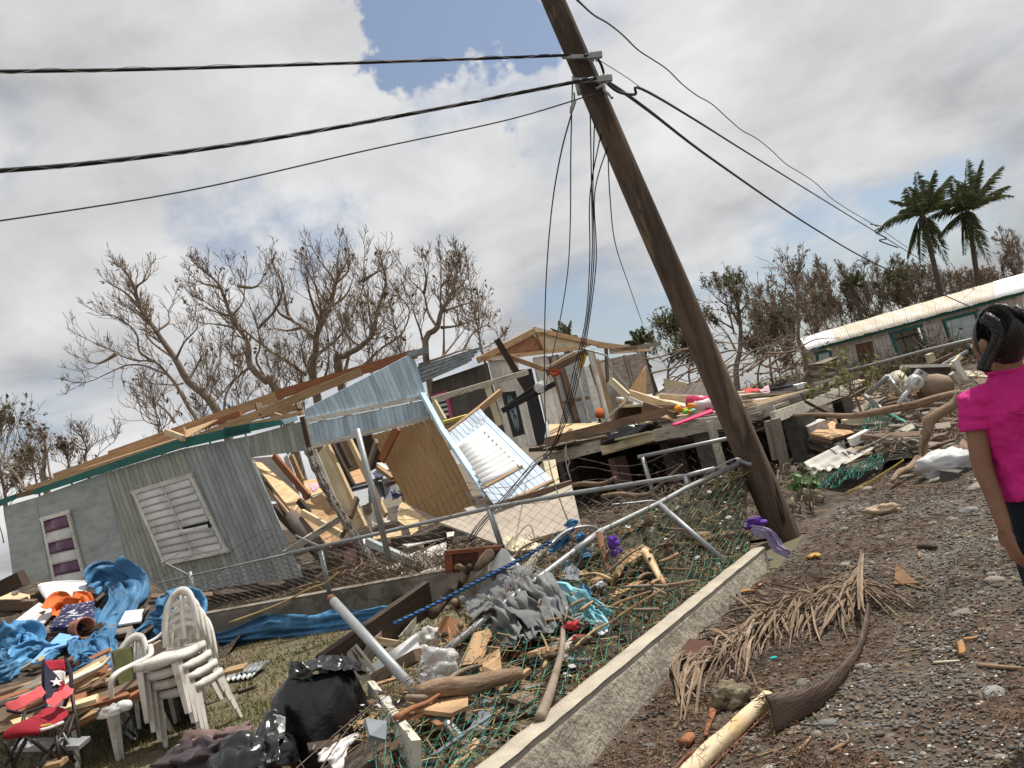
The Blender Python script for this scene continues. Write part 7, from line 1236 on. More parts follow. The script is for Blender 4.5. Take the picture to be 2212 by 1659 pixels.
dw('long smooth driftwood branch lying across the right-hand wreckage',y2,[(200,300,12.2),(420,305,12),(700,292,11.8),(900,285,11.6),(1060,248,11.4),(1250,195,11.3),(1480,155,11.2),(1650,95,11.2)],[.05,.06,.08,.09,.10,.10,.09,.08],11.5); dw('upright forked driftwood limb standing left of the woman',y2,[(1345,690,10.2),(1340,560,10.3),(1365,440,10.3),(1400,350,10.3),(1500,270,10.3),(1600,180,10.3),(1660,110,10.3)],[.11,.10,.10,.13,.12,.10,.08],10.3); dw('splintered root lying below the upright limb',y2,[(1060,880,9.6),(1130,810,9.8),(1220,740,10),(1300,680,10.1)],[.04,.07,.09,.08],10); dw('thin branch arching behind the upright limb',y2,[(1380,300,10.8),(1420,270,10.8),(1480,230,10.8)],.04,10.8); dw('grey branch under the long driftwood branch',y2,[(1260,215,11.7),(1450,215,11.7),(1650,190,11.7)],.05,11.7,bark); dw('brown branch under the deck edge',y2,[(620,380,12.4),(760,400,12.2),(900,360,12)],.04,12,bark); dw('gnarled branch tucked under the deck',z5,[(1230,1460,14.2),(1330,1460,14),(1480,1440,13.6),(1600,1405,13.2)],[.06,.09,.08,.05],14); dw('curved pale branch behind the grey fence',z5,[(1480,1560,11.2),(1640,1550,11.2),(1840,1535,11.1),(1960,1500,11),(2060,1400,10.8),(2180,1265,10.6)],[.05,.06,.06,.05,.04,.02],11)
# sofa, meter box and other wreckage
sf=thing('wrecked_sofa','overturned grey sofa with a white edge in the right-hand wreckage','sofa'); slab('back',[P(z8(*q),14.) for q in ((1140,985),(1575,975),(1575,1095),(1160,1110))],.25,M('grey_upholstery',(.06,.055,.045),var=.3,bump=.4),sf); beam('edge',P(z8(1138,980),13.95),P(z8(1578,970),13.95),.05,.05,p_white,sf); beam('edge',P(z8(1142,985),13.9),P(z8(1160,1105),13.9),.04,.05,p_white,sf); MB().tube([P(z8(1310,1160),13.6),P(z8(1450,1155),13.6),P(z8(1600,1165),13.5)],[.19,.21,.17],14).build('roll_cushion',M('tan_upholstery',(.27,.20,.14),var=.3,bump=.3),sf,True); MB().tube([P(z8(1085,1055),13.6),P(z8(1130,1130),13.5),P(z8(1180,1210),13.4)],[.13,.15,.13],12).build('arm',M('cream_upholstery',(.48,.42,.34),var=.2,bump=.2),sf,True); slab('seat_box',[P(z8(*q),13.5) for q in ((1175,1100),(1300,1095),(1300,1200),(1200,1225))],.3,ply_pale,sf); settle(sf,P(z8(1400,1220),13.6))
mt_=thing('electric_meter','grey electric meter box with a round glass meter, torn from its post','meter box'); mq=[P(z8(*q),10.8) for q in ((1198,1145),(1308,1000),(1384,1046),(1282,1188))]; slab('box',mq,.10,M('meter_grey',(.36,.37,.37),var=.12,rough=.5,metal=.2,bump=.06),mt_,); mc=P(z8(1255,1118),10.78); mn=(mq[1]-mq[0]).cross(mq[3]-mq[0]).normalized(); mn=mn if mn.dot(CAM-mc)>0 else -mn; mx_=mn.orthogonal().normalized(); my=mn.cross(mx_)
MB().grid([[mc+(mx_*math.cos(q)+my*math.sin(q))*r+mn*h for q in [2*PI*k/24 for k in range(24)]] for r,h in ((.10,0),(.10,.03),(.085,.035),(.085,.08),(.07,.10),(0,.105))],True).build('meter_glass',M('meter_glass',(.55,.55,.53),rough=.15,spec=.7,bump=0),mt_,True); MB().prism([mc+mn*.106+mx_*a+my*b for a,b in ((-.04,-.02),(.04,-.02),(.04,.02),(-.04,.02))],mn*.004).build('dial_plate',M('dial_grey',(.30,.29,.27),bump=0),mt_)
for k in range(3): c=mq[1].lerp(mq[2],.3).lerp(mq[0].lerp(mq[3],.5),.15+.2*k)+mn*.002; MB().prism([c+mx_*a+my*b for a,b in ((-.012,-.012),(.012,-.012),(.012,.012),(-.012,.012))],mn*.003).build('knockout',black_paint,mt_)
MB().tube([P(z8(1235,1165),10.8),P(z8(1175,1230),10.8),P(z8(1120,1300),10.8)],.03,10).build('conduit',white_metal,mt_,True); settle(mt_,P(z8(1120,1300),10.8))
tag(blob('white_bag',P(y2(1510,725),9.6),.32,.2,.15,whitebag,None,6,.4,30,20),'full white plastic bag left of the woman\'s elbow','bag'); tag(slab('concrete_slab',[P(y2(*q[:2]),q[2]) for q in ((1480,780,9.3),(1570,722,9.7),(1735,738,9.6),(1640,800,9.2))],.14,block),'broken concrete slab before the white bag','slab')
zz_=thing('rusty_zinc_sheet','rusty corrugated zinc sheet behind the white bag','zinc sheet'); corrugated('sheet',P(y2(1390,655),10.2),P(y2(1720,600),10.1),P(y2(1720,510),11),P(y2(1500,570),11),.15,.03,zinc_rust,zz_); settle(zz_,P(y2(1500,640),10.2))
st_=thing('broken_stump','snapped dark tree stump before the far pink house','stump'); MB().tube(smoothpath([P(z8(455,1120),26),P(z8(460,1040),26),P(z8(470,960),26),P(z8(465,935),26)],4),[.42+.07*math.sin(i*2.3) for i in range(13)],9).build('trunk',bark,st_); settle(st_,P(z8(455,1120),26)); dw('dark limb crossing in front of the far house',z8,[(260,1120,26),(350,1030,26),(440,990,26)],[.12,.16,.12],26,bark); tag(MB().tube([P(z8(500,1055),24),P(z8(900,960),23),P(z8(1350,840),20),P(z8(1780,740),17)],.035,7).build('grey_pipe_rail',galv,None,True),'long thin pipe rail in front of the far house','rail')
for q,D,w,mt,lb in ((((1600,925),(1700,1085)),13,.09,p_white,'white post leaning beside the sofa'),(((1500,965),(1720,845)),14,.05,galv,'grey pipe slanting over the sofa'),(((1580,975),(1660,890)),13.6,.08,p_cream,'cream board end over the sofa'),(((1400,960),(1590,870)),15,.06,lum_old,'brown branch-like plank before the pink house'),(((1385,870),(1415,950)),16,.14,p_cream,'cream post stub in front of the broken window'),(((640,1480),(860,1420)),12.4,.14,p_cream,'cream board lying under the long driftwood branch'),(((580,1500),(700,1510)),12.2,.10,lum_old,'brown board end above the plywood stack'),(((700,1640),(860,1560)),11.8,.14,p_white,'white board end beside the plywood stack'),(((300,1280),(520,1400)),13,.05,lum_dark,'dark plank under the deck corner'),(((330,1560),(480,1500)),13.4,.3,p_white,'white panel edge under the deck'),(((1580,1040),(1650,1120)),13.2,.1,p_grimy,'grimy post stub right of the sofa')): loose(z8,q[0],q[1],D,D,w,w*.8,mt,'scrap_timber',lb)
for a,b,D,mt,lb in ((((650,985),(900,870)),((1170,690),),0,0,''),): pass
for k in range(2): tag(tube('yellow_strap',[P(y2(*q),9.5) for q in ((650+k*10,990-k*20),(850,905-k*20),(1000,810-k*16),(1165,690-k*6))],.006,M('yellow_strap',(.50,.36,.09)),None,5,k=4),'long yellow strap running down to the gravel' if k==0 else 'second yellow strap just above the long one','strap')
# leafy plant at the pole foot
pl=thing('leafy_plant','broad-leaved green plant growing at the foot of the leaning pole','plant'); rng=random.Random(6); b=G(z7(1260,1530),.05); stems=MB(); gl=M('broad_green_leaf',(.075,.14,.035),var=.3,sc=9,bump=.1,rough=.45,trans=.3)
for k in range(24):
    q=(1150+rng.uniform(0,240),1275+rng.uniform(0,230)+ (0 if k>6 else -20)); q=(min(q[0],1150+ (q[1]-1250)*1.1+60),q[1]); c=P(z7(*q),9.3+rng.uniform(-.25,.25)); stems.tube([b,(b+c)/2+V((0,0,.08)),c],.006,4,False); a=V((rng.uniform(-1,1),rng.uniform(-1,.3),rng.uniform(-.4,.7))).normalized(); n_=V((rng.uniform(-.5,.5),-.6,.7)).normalized(); s=a.cross(n_).normalized(); l=rng.uniform(.07,.13)
    MB().add([c-a*l*.2,c+s*l*.42+a*l*.1,c+s*l*.34+a*l*.55,c+a*l*1.05,c-s*l*.34+a*l*.55,c-s*l*.42+a*l*.1,c+a*l*.4-n_*l*.1],[(0,1,6),(1,2,6),(2,3,6),(3,4,6),(4,5,6),(5,0,6)]).build('leaf',gl,pl,True)
stems.build('stems',M('green_stem',(.10,.12,.04)),pl); settle(pl,b)
# scattered wreckage as single boards and sticks, right side
for i in range(62):
    x=rng.uniform(840,1650); y=rng.uniform(1180,1690); 
    if x<800 and y<1350: continue
    D=14.8-(y-1150)/540*4.2; c=P(z8(x,y),D); c.z=max(c.z,.04); an=rng.uniform(0,PI); l=rng.uniform(.25,.9); dd=V((math.cos(an),math.sin(an)*.6,rng.uniform(-.25,.3)))
    if i%3: tag(MB().tube(smoothpath([c-dd*l/2,c+V((rng.uniform(-.08,.08),0,rng.uniform(-.05,.08))),c+dd*l/2],3),[.02,.022,.02,.018,.016,.014,.01],5).build('drift_stick',rng.choice([driftw,bark,bark,lum_grey]),None,True),'thin drift stick in the tangle right of the deck','stick','sticks right of the deck')
    else: tag(MB().beam(c-dd*l/2,c+dd*l/2,rng.uniform(.06,.16),.03,V((0,-.5,1))).build('broken_board',rng.choice([lum_old,lum_grey,lum_dark,p_grimy])),'broken board in the tangle right of the deck','board','boards right of the deck')
rows=[]
for i in range(14):
    y=1700-i*42; row=[]
    for j in range(36):
        x=900+j*24; D=14.6-(y-1150)/540*4.0; p=P(z8(x,y),D+.8); p.z-=.12; k=sst(0,.12,j/35)*sst(1.02,.85,j/35); p.z=max(-.05,(max(.05,p.z)-.05)*k+.18*wave(p,1.6,3)*k); row.append(p)
    rows.append(row)
heap('drift_tangle','dark mound of twigs and litter right of the deck',rows,heap_m)
mb=MB()
for k in range(1500):
    x=rng.uniform(880,1680); y=rng.uniform(1160,1690); D=14.6-(y-1150)/540*4.0; c=P(z8(x,y),D+.4); c.z=max(.03,c.z+rng.uniform(-.1,.1)); dd=V((rng.uniform(-1,1),rng.uniform(-1,1),rng.uniform(-.5,.6)))*rng.uniform(.08,.3); mb.tube([c-dd*.5,c+V((0,0,.03)),c+dd*.5],[.006,.006,.003],3,False)
o=mb.build('tangle_twigs',twig); o['kind']='stuff'; o['label']='fine twigs of the tangle right of the deck'
tree('fallen_green_shrub','fallen olive-green shrub beside the end of the deck',[[(760,1290),(720,1220),(700,1150)],[(760,1280),(640,1240),(560,1250)],[(770,1280),(840,1200),(900,1150)],[(740,1240),(660,1170),(640,1110)],[(760,1290),(860,1270),(950,1260)]],z8,13.,55,None,.03,leafm=M('olive_leaf',(.12,.125,.035),var=.5,sc=5,bump=0,trans=.2),leaf=.9,spread=.3,dens=2.2,levels=1,cat='shrub')
# ---------------------------------------------------------------- woman in a pink T-shirt, seen from behind
W=thing('person','person with black braided hair, bright pink T-shirt and dark jeans, seen from behind','person')
fw=V((-.12,.99,0)).normalized(); rt=fw.cross(V((0,0,1))).normalized(); up=V((0,0,1)); Nk=P((2176,803),3.3); hd=P((2155,733),3.3); face=V((-.20,.97,-.08)).normalized()
skin=M('skin',(.235,.118,.072),var=.16,sc=9,bump=.12,bsc=70,rough=.5,rnd=0,layers=[((.19,.088,.055),5,(1,1,1),.62,.12)]); hair=M('black_hair',(.006,.005,.005),var=.3,sc=30,st=(1,1,.25),bump=.3,bsc=60,rough=.36,spec=.45,rnd=0); pink=M('pink_jersey',(.56,.018,.20),var=.07,sc=5,bump=.12,bsc=9,rough=.8,rnd=0,layers=[((.47,.014,.16),2.2,(1,1,1),.6,.1)]); jeans=M('dark_denim',(.010,.014,.022),var=.3,sc=20,bump=.3,bsc=90,rnd=0)
def B(x,y,z): return Nk+rt*x+fw*y+up*z
def loft(mb,rings,n=24):
    rows=[[c+rt*(a*math.cos(q))+fw*(b*math.sin(q)) for q in [2*PI*k/n for k in range(n)]] for c,a,b in rings]; mb.grid(rows,True); k=len(mb.v); mb.face(list(range(k-n,k)),[(0,0)]*n); mb.face(list(range(k-n*len(rows),k-n*len(rows)+n))[::-1],[(0,0)]*n)
def ell(mb,c,ax,n=20,m=12): mb.grid(tri_fan_blob(c,ax,None,n,m,0,0),True)
def fuse(mb,name,mt,vox,it): 
    o=mb.build(name,mt,W,True); r=o.modifiers.new('fuse','REMESH'); r.mode='VOXEL'; r.voxel_size=vox; r.use_smooth_shade=True; s=o.modifiers.new('soft','SMOOTH'); s.iterations=it; s.factor=.5; return o
shL=P((2101,866),3.3); elL=P((2121,1003),3.27); wrL=P((2163,1118),3.2); hnL=P((2174,1150),3.18); mir=lambda p:p-rt*(2*(p-Nk).dot(rt))
# body: one continuous skin
mb=MB(); face_r=face.cross(up).normalized()
ell(mb,hd+face*.02+up*-.005,(face_r*.072,face*.088,up*.108)); ell(mb,hd+face*.05-up*.06,(face_r*.052,face*.05,up*.055)); mb.tube([B(0,.01,-.09),B(0,.0,-.02),hd-up*.05-face*.02],[.062,.054,.055],14)
loft(mb,[(B(0,0,-.60),.13,.09),(B(0,0,-.4),.135,.09),(B(0,0,-.2),.135,.09),(B(0,0,-.09),.10,.07),(B(0,0,-.02),.06,.05)])
for s in (0,1):
    g=mir if s else (lambda p:p); 
    mb.tube(smoothpath([g(shL)+V((0,0,0)),g(shL).lerp(g(elL),.5),g(elL),g(elL).lerp(g(wrL),.4),g(wrL),g(hnL)],4),[.044-.0008*i if i<8 else .0376-(i-8)*.0012 for i in range(21)],14); mb.tube([B((-.05 if not s else .05),0,-.11),g(shL)-up*.01],[.045,.042],12)
    h=g(hnL); dn=(g(hnL)-g(wrL)).normalized(); sd=fw if not s else fw; pm_=dn.cross(sd).normalized(); mb.grid(tri_fan_blob(h+dn*.02,(sd*.036,dn*.05,pm_*.016),None,14,9,.05,1),True)
    for k in range(4):
        b=h+dn*.06+sd*(.027-.018*k); l=[.068,.076,.070,.055][k]; mb.tube([b-dn*.02,b,b+dn*l*.45+pm_*.006*(1 if not s else -1),b+dn*l*.8+pm_*.02,b+dn*l+pm_*.03],[.0095,.0095,.009,.008,.006],8)
    t=h-dn*.005+sd*.034; mb.tube([t-sd*.012,t+sd*.012+dn*.02,t+sd*.014+dn*.045,t+sd*.008+dn*.065],[.012,.0105,.0095,.007],8)
    x=-.085 if not s else .085
    mb.tube([B(x,0,-.60),B(x*1.05,.0,-.80),B(x,.015,-.98),B(x*.95,-.01,-1.15),B(x*.9,0,-Nk.z+.08)],[.085,.078,.055,.052,.036],14); mb.tube([B(x*.9,-.05,-Nk.z+.04),B(x*.9,.03,-Nk.z+.045),B(x*.9,.15,-Nk.z+.03)],[.035,.04,.03],10)
# nose, ears
ell(mb,hd+face*.105-up*.02,(face_r*.012,face*.018,up*.02),10,8)
for s in (-1,1): ell(mb,hd+face_r*s*.070-face*.002-up*.022,(face_r*.014,face*.024,up*.034),12,8)
fuse(mb,'body',skin,.0055,4)
for s in (-1,1): blob('eye',hd+face*.096+face_r*s*.032+up*.005,.011,.011,.009,white_clean,W,1,.0,10,8)
tube('mouth',[hd+face*.098-face_r*.022-up*.062,hd+face*.104-up*.060,hd+face*.098+face_r*.022-up*.062],.006,M('lips',(.22,.07,.06)),W,6,k=3)
# shirt
mb=MB(); loft(mb,[(B(0,0,-.475),.176,.128),(B(0,0,-.44),.173,.126),(B(0,0,-.34),.164,.118),(B(0,0,-.22),.172,.124),(B(0,-.005,-.14),.176,.124),(B(0,-.005,-.09),.158,.108),(B(0,-.003,-.045),.115,.085),(B(0,0,-.010),.078,.068),(B(0,.003,.010),.066,.062)],32)
for s in (0,1):
    g=mir if s else (lambda p:p); a=g(shL); b=g(elL); mb.tube([B((-.07 if not s else .07),0,-.085),B((-.12 if not s else .12),0,-.078).lerp(a,.4),a,a.lerp(b,.2),a.lerp(b,.38),a.lerp(b,.44)],[.066,.062,.054,.057,.060,.059],20)
o=fuse(mb,'shirt',pink,.007,5); t=bpy.data.textures.new('folds','CLOUDS'); t.noise_scale=.06; t.noise_depth=3; dm=o.modifiers.new('folds','DISPLACE'); dm.texture=t; dm.strength=.032; dm.mid_level=.5; dm.texture_coords='GLOBAL'
for s in (0,1):
    g=mir if s else (lambda p:p); a=g(shL); b=g(elL); q=a.lerp(b,.44); dd=(b-a).normalized(); o=MB().tube([q-dd*.030,q-dd*.02,q,q+dd*.008,q+dd*.002],[.058,.0615,.0615,.059,.054],22,False).build('cuff',pink,W,True)
for k in range(9):     # soft raised drag folds across the back
    a=B(-.13+.012*k,-.108+.004*k,-.13-.028*k); b=B(-.02+.018*k,-.120,-.17-.034*k); c=B(.06+.015*k,-.114,-.22-.034*k); tube('fold',[a,a.lerp(b,.5)-up*.008,b,c],[.001,.010,.012,.001],pink,W,7,k=5,sq=.5)
tube('collar',[B(.068*math.cos(q),.006+.064*math.sin(q),.010+.006*math.sin(q)) for q in [2*PI*k/24 for k in range(25)]],.008,pink,W,6)
# jeans
mb=MB(); loft(mb,[(B(0,0,-.46),.150,.108),(B(0,0,-.52),.160,.118),(B(0,-.01,-.62),.172,.130),(B(0,-.005,-.70),.172,.125)],28)
for s in (-1,1): mb.tube([B(s*.088,-.005,-.62),B(s*.092,-.002,-.76),B(s*.090,.01,-.95),B(s*.086,-.008,-1.12),B(s*.08,0,-Nk.z+.07)],[.094,.094,.070,.066,.055],18)
fuse(mb,'jeans',jeans,.008,4)
for s in (-1,1): MB().prism([B(s*.075+a,-.137+abs(a)*.25,-.60+b) for a,b in ((-.055,.05),(.055,.05),(.055,-.06),(0,-.085),(-.055,-.06))],fw*.006).build('back_pocket',jeans,W)
for s in (-1,1): mb=MB(); ell(mb,B(s*.077,.04,-Nk.z+.045),(rt*.045,fw*.13,up*.045),16,8); mb.build('shoe',black_paint,W,True)
# hair: cap with a centre parting, tight side braid and hanging plaits
mb=MB(); hc=hd-face*.018+up*.010; rows=[]
for i in range(25):
    th=PI*i/24*.69; row=[]
    for j in range(48):
        ph=2*PI*j/48; v=V((math.sin(th)*math.cos(ph),math.sin(th)*math.sin(ph),math.cos(th))); k=1+.012*math.sin(ph*26+th*6)+.02*wave(v,3,5); zx=(up*.72-face*.69).normalized(); yx=zx.cross(face_r); q_=face_r*v.x+yx*v.y+zx*v.z; row.append(hc+(face_r*.088*q_.dot(face_r)+face*.104*q_.dot(face)+up*.118*q_.dot(up))*k)
    rows.append(row)
rows.append([hc-up*.02+face*.02]*48); mb.grid(rows,True); mb.build('hair_cap',hair,W,True); mb=MB(); ell(mb,hd-up*.055-face*.035,(face_r*.062,face*.05,up*.06)); mb.build('hair_nape',hair,W,True)
def braid(pts,r,tail=.03,turns=9,name='braid'):
    sp=smoothpath(pts,14); n=len(sp); mb=MB()
    for s in range(3):
        q=[]
        for i,p in enumerate(sp):
            t=(sp[min(i+1,n-1)]-sp[max(i-1,0)]).normalized(); x=t.cross((CAM-p).normalized()).normalized(); y=x.cross(t); a=2*PI*(i/n*turns+s/3); rr=(r[0]+(r[1]-r[0])*i/n); q.append(p+x*math.sin(a)*rr*.85+y*math.sin(2*a)*rr*.45)
        mb.tube(q,[(r[0]+(r[1]-r[0])*i/n)*.56*(1+.02*math.sin(i)) for i in range(n)],8)
    return mb.build(name,hair,W,True)
mb=MB(); rs=random.Random(8)
for k in range(1500):
    sd_=rs.choice((-1,1)); a=rs.uniform(-.15,1.25); s0=(up*math.cos(a)-face*math.sin(a)+face_r*sd_*rs.uniform(.02,.12)).normalized(); e0=(face_r*sd_*.85-face*rs.uniform(-.1,.55)-up*rs.uniform(.05,.55)).normalized(); pts=[]
    for i in range(7):
        t=i/6; v=s0.lerp(e0,t).normalized(); rr=1.012+.012*rs.random(); pts.append(hc+(face_r*.088*v.dot(face_r)+face*.104*v.dot(face)+up*.118*v.dot(up))*rr)
    mb.tube(pts,[.0011]*7,3,False)
mb.build('hair_strands',hair,W)
mirH=lambda p:p-face_r*(2*(p-hd).dot(face_r))
BP=[P(x3(*q),D) for q,D in (((1150,345),3.245),((1240,390),3.222),((1310,480),3.21),((1325,590),3.208),((1280,700),3.215),((1220,800),3.225),((1165,900),3.225),((1122,1010),3.225))]
braid(BP,(.020,.017),turns=10); braid([mirH(p) for p in BP],(.020,.017),turns=10)
tube('parting',[hc+face_r*.006*math.sin(i)+(-face*.0980*math.cos(a)+up*.1195*math.sin(a)) for i,a in enumerate([PI*(.08+.40*k/9) for k in range(10)])],.0028,M('scalp',(.20,.13,.10)),W,5,k=3)
blob('ear',P((2126,748),3.245),.016,.022,.03,skin,W,2,.1,14,10)
mb=MB(); rng=random.Random(3)
for k in range(90):
    a=rng.uniform(-2.6,-.5); p=hc-up*.04+face_r*.07*math.cos(a)*-1-face*.075*abs(math.sin(a)); q=p-up*rng.uniform(.02,.05)+V((rng.uniform(-.01,.01),0,0))+face*.01; mb.tube([p,(p+q)/2-face*.006,q],.0008,3,False)
mb.build('nape_hair',hair,W); settle(W,V((Nk.x,Nk.y,0)))
# ---------------------------------------------------------------- wreckage inside the torn house and round its foot
FOO=thing('house_footing','low stained footing under the torn grey house','footing'); 
q=[P(d(300,1312),13.3),P(d(652,1258),12.5),P(d(1010,1125),12.7)]
for a,b in ((q[0],q[1]),(q[1],q[2])): MB().prism([V((a.x,a.y+.1,.2)),V((b.x,b.y+.1,.2)),V((b.x,b.y+.1,b.z-.1)),V((a.x,a.y+.1,a.z-.02))],V((0,.2,0))).build('footing_wall',conc_old,FOO)
a=P(d(35,1345),14.2); MB().prism([V((a.x,a.y+.1,.1)),V((q[0].x,q[0].y+.1,.1)),V((q[0].x,q[0].y+.1,q[0].z)),V((a.x,a.y+.1,a.z))],V((0,.2,0))).build('footing_wall',conc_old,FOO); settle(FOO,q[1])
for pts,mt,lb,nm in (([(215,590,14.2),(290,600,14.4),(660,925,13.2),(560,1035,12.9)],ply_pale,'pale tan board leaning inside the doorway of the torn house','wall_board'),([(540,990,13.0),(850,852,13.6),(1005,1190,12.7),(905,1425,12.3),(765,1265,12.4)],ply,'bright orange plywood sheet slumped in the torn house','plywood_sheet'),([(650,760,15.2),(800,735,15.4),(840,850,15),(690,900,14.8)],ply_pale,'pale board behind the orange plywood','wall_board'),([(995,705,15.4),(1180,640,15.6),(1195,770,15.2),(1060,790,15)],ply,'tan sheet above the grey bin','plywood_sheet'),([(1500,930,13.2),(1795,1140,12.6),(1560,1165,12.5),(1470,1100,12.8)],ply_pale,'kite-shaped beige board below the brown panel','wall_board'),([(1430,1272,11.9),(1965,1200,11.9),(1960,1235,11.6),(1560,1330,11.5)],p_white,'long curled white ceiling board lying by the fence','ceiling_board'),([(1480,1430,11.4),(1895,1290,11.5),(1905,1560,10.9),(1500,1610,10.8)],p_white,'peeling white sheet lying inside the yard wall','peeling_sheet'),([(1245,1210,12.1),(1500,1180,12.2),(1510,1235,12),(1260,1270,11.9)],ply_pale,'pale splintered board below the mattress','wall_board'),([(1560,1150,12.4),(1650,1140,12.4),(1650,1190,12.2),(1590,1230,12.1)],ply_pale,'small tan offcut below the kite-shaped board','offcut'),([(2212-160,1000,12.2),(2470,880,12.8),(2700,1180,11.6),(2420,1290,11.2)],M('beige_wall_sheet',(.40,.34,.275),var=.12,sc=2,bump=.12,layers=[((.28,.22,.16),3,(1,1,1),.64,.06)]),'large beige wall sheet leaning behind the grey fence','wall_sheet')):
    TP(nm,lb,'board',z4,pts,12,mt,.02)
TP('beige_sheet','large beige wall sheet leaning behind the grey fence beside the drop cables','board',z6,[(30,330,11.3),(560,215,11.6),(1215,5,12.2),(1300,370,11.2),(640,560,10.7)],11,M('beige_wall_sheet',(.40,.34,.275)),.03); loose(z6,(560,200),(1215,0),11.5,12.2,.05,.07,lum_old,'sheet_batten','dark batten along the top of the large beige sheet')
TP('cream_offcut','cream offcut under the large beige sheet','board',z6,[(590,540,10.6),(640,450,10.8),(1060,560,10.2),(700,600,10.2)],10.5,p_cream,.03)
TP('cream_pier','cream pier behind the fallen panel corner','pier',z5,[(970,1250,13.6),(1075,1235,13.8),(1115,1440,13.4),(1020,1480,13.2)],13.5,p_cream,.15)
gb=thing('grey_bin','dark grey storage bin inside the torn house','bin'); MB().prism([P(z4(1060,825),14.4),P(z4(1330,745),14.8),P(z4(1355,925),14.4),P(z4(1150,978),14.1)],V((.15,.5,0))).build('body',greyp,gb); beam('rim',P(z4(1050,815),14.35),P(z4(1340,735),14.75),.06,.05,greyp,gb); MB().prism([P(z4(1335,750),14.7),P(z4(1400,770),15),P(z4(1400,910),14.8),P(z4(1355,925),14.4)],V((.05,.2,0))).build('side',M('dark_bin',(.05,.055,.06)),gb); settle(gb,P(z4(1200,970),14.3))
ma=thing('mattress','off-white mattress corner inside the torn house','mattress'); o=slab('body',[P(z4(*q),D) for q,D in (((1242,1030),13.2),((1500,955),13.8),((1525,1100),13.5),((1262,1165),13.0))],.22,M('mattress_cloth',(.56,.50,.44),var=.12,bump=.2),ma); o.modifiers.new('b','BEVEL').width=.03; settle(ma,P(z4(1300,1160),13.2))
cr=thing('carpet_roll','grey-brown carpet roll slanting through the doorway','carpet roll'); MB().tube([P(z4(545,1065),12.6),P(z4(730,1270),12.3),P(z4(900,1460),12.0)],.11,14).build('roll',M('carpet_brown',(.15,.12,.10),var=.2,bump=.5,bsc=50),cr,True); settle(cr,P(z4(900,1460),12.))
dc=thing('dark_cabinet','dark brown cabinet behind the corner post','cabinet'); MB().prism([P(z4(890,1295),12.4),P(z4(1105,1300),12.6),P(z4(1115,1480),12.4),P(z4(905,1490),12.2)],V((0,.4,0))).build('carcass',M('cabinet_dark',(.07,.03,.02),bump=.1,rough=.5),dc); MB().prism([P(z4(905,1310),12.35),P(z4(1000,1312),12.5),P(z4(1005,1470),12.35),P(z4(915,1475),12.2)],V((0,.02,0))).build('door',lum_dark,dc); settle(dc,P(z4(1000,1490),12.3))
for a,b,D0,D1,w,h,mt,lb in (((640,1035),(985,1230),12.5,12.0,.05,.10,lum_pale,'pale plank lying on the orange plywood'),((485,1395),(970,1085),11.6,12.2,.04,.09,p_grimy,'grimy white batten crossing the doorway'),((1210,1285),(1655,1490),11.8,10.9,.08,.09,p_greyb,'grey-blue post fallen toward the fence'),((270,720),(540,1050),13.2,12.6,.04,.05,lum_dark,'dark batten beside the pale tan board'),((310,790),(540,1070),13.1,12.5,.03,.06,lum_new,'tan batten below the dark one'),((390,980),(850,1480),12.7,12.2,.10,.10,lum_dark,'dark sill beam under the doorway'),((610,930),(700,1040),12.7,12.6,.06,.09,lum_dark,'dark stub on the orange plywood'),((1120,910),(1060,1080),12.6,12.4,.05,.10,lum_old,'short brown stud before the cream board'),((1150,1230),(1235,1180),12.0,12.0,.05,.08,lum_grey,'bent grey stick by the corner post'),((980,1250),(1060,1110),12.0,12.1,.03,.06,lum_old,'brown stick by the corner post'),((640,1500),(790,1470),12.0,12.0,.1,.06,lum_grey,'grey board at the foot of the doorway'),((1300,640),(1430,740),14.4,14.2,.10,.06,lum_new,'tan rafter end behind the brown panel'),((1310,610),(1400,670),14.8,14.6,.12,.04,p_white,'white board end behind the brown panel'),((1370,800),(1460,760),14.2,14.3,.1,.06,lum_old,'brown offcut beside the bin'),((1420,1300),(1900,1240),11.7,11.6,.05,.12,lum_dark,'dark beam under the curled ceiling board'),((1180,1270),(1190,1320),11.9,11.8,.04,.06,white_clean,'small white block by the corner post'),((760,1600),(1030,1500),10.9,10.9,.03,.03,M('tan_root',(.24,.16,.10)),'tan cane lying on the yard wall')):
    loose(z4,a,b,D0,D1,w,h,mt,'scrap_timber',lb)
for pts,mt,lb in (([(690,815,14.6),(760,790,14.8),(840,830,14.6),(745,880,14.3)],M('pink_print',(.55,.36,.42)),'pale pink cloth heap behind the orange plywood'),([(1410,870,13.8),(1500,850,13.9),(1520,910,13.6),(1430,950,13.4)],M('navy_check',(.03,.04,.07),layers=[((.35,.36,.38),12,(1,1,1),.56,.03)]),'navy checked cloth beside the brown panel'),([(1250,700,14.6),(1330,680,14.8),(1400,730,14.6),(1290,760,14.3)],M('denim_rag',(.08,.10,.14)),'dark grey clothes on the bin')): tag(crumple('cloth_heap',[P(z4(*q[:2]),q[2]) for q in pts],12,10,.07,mt,None,5,4),lb,'cloth')
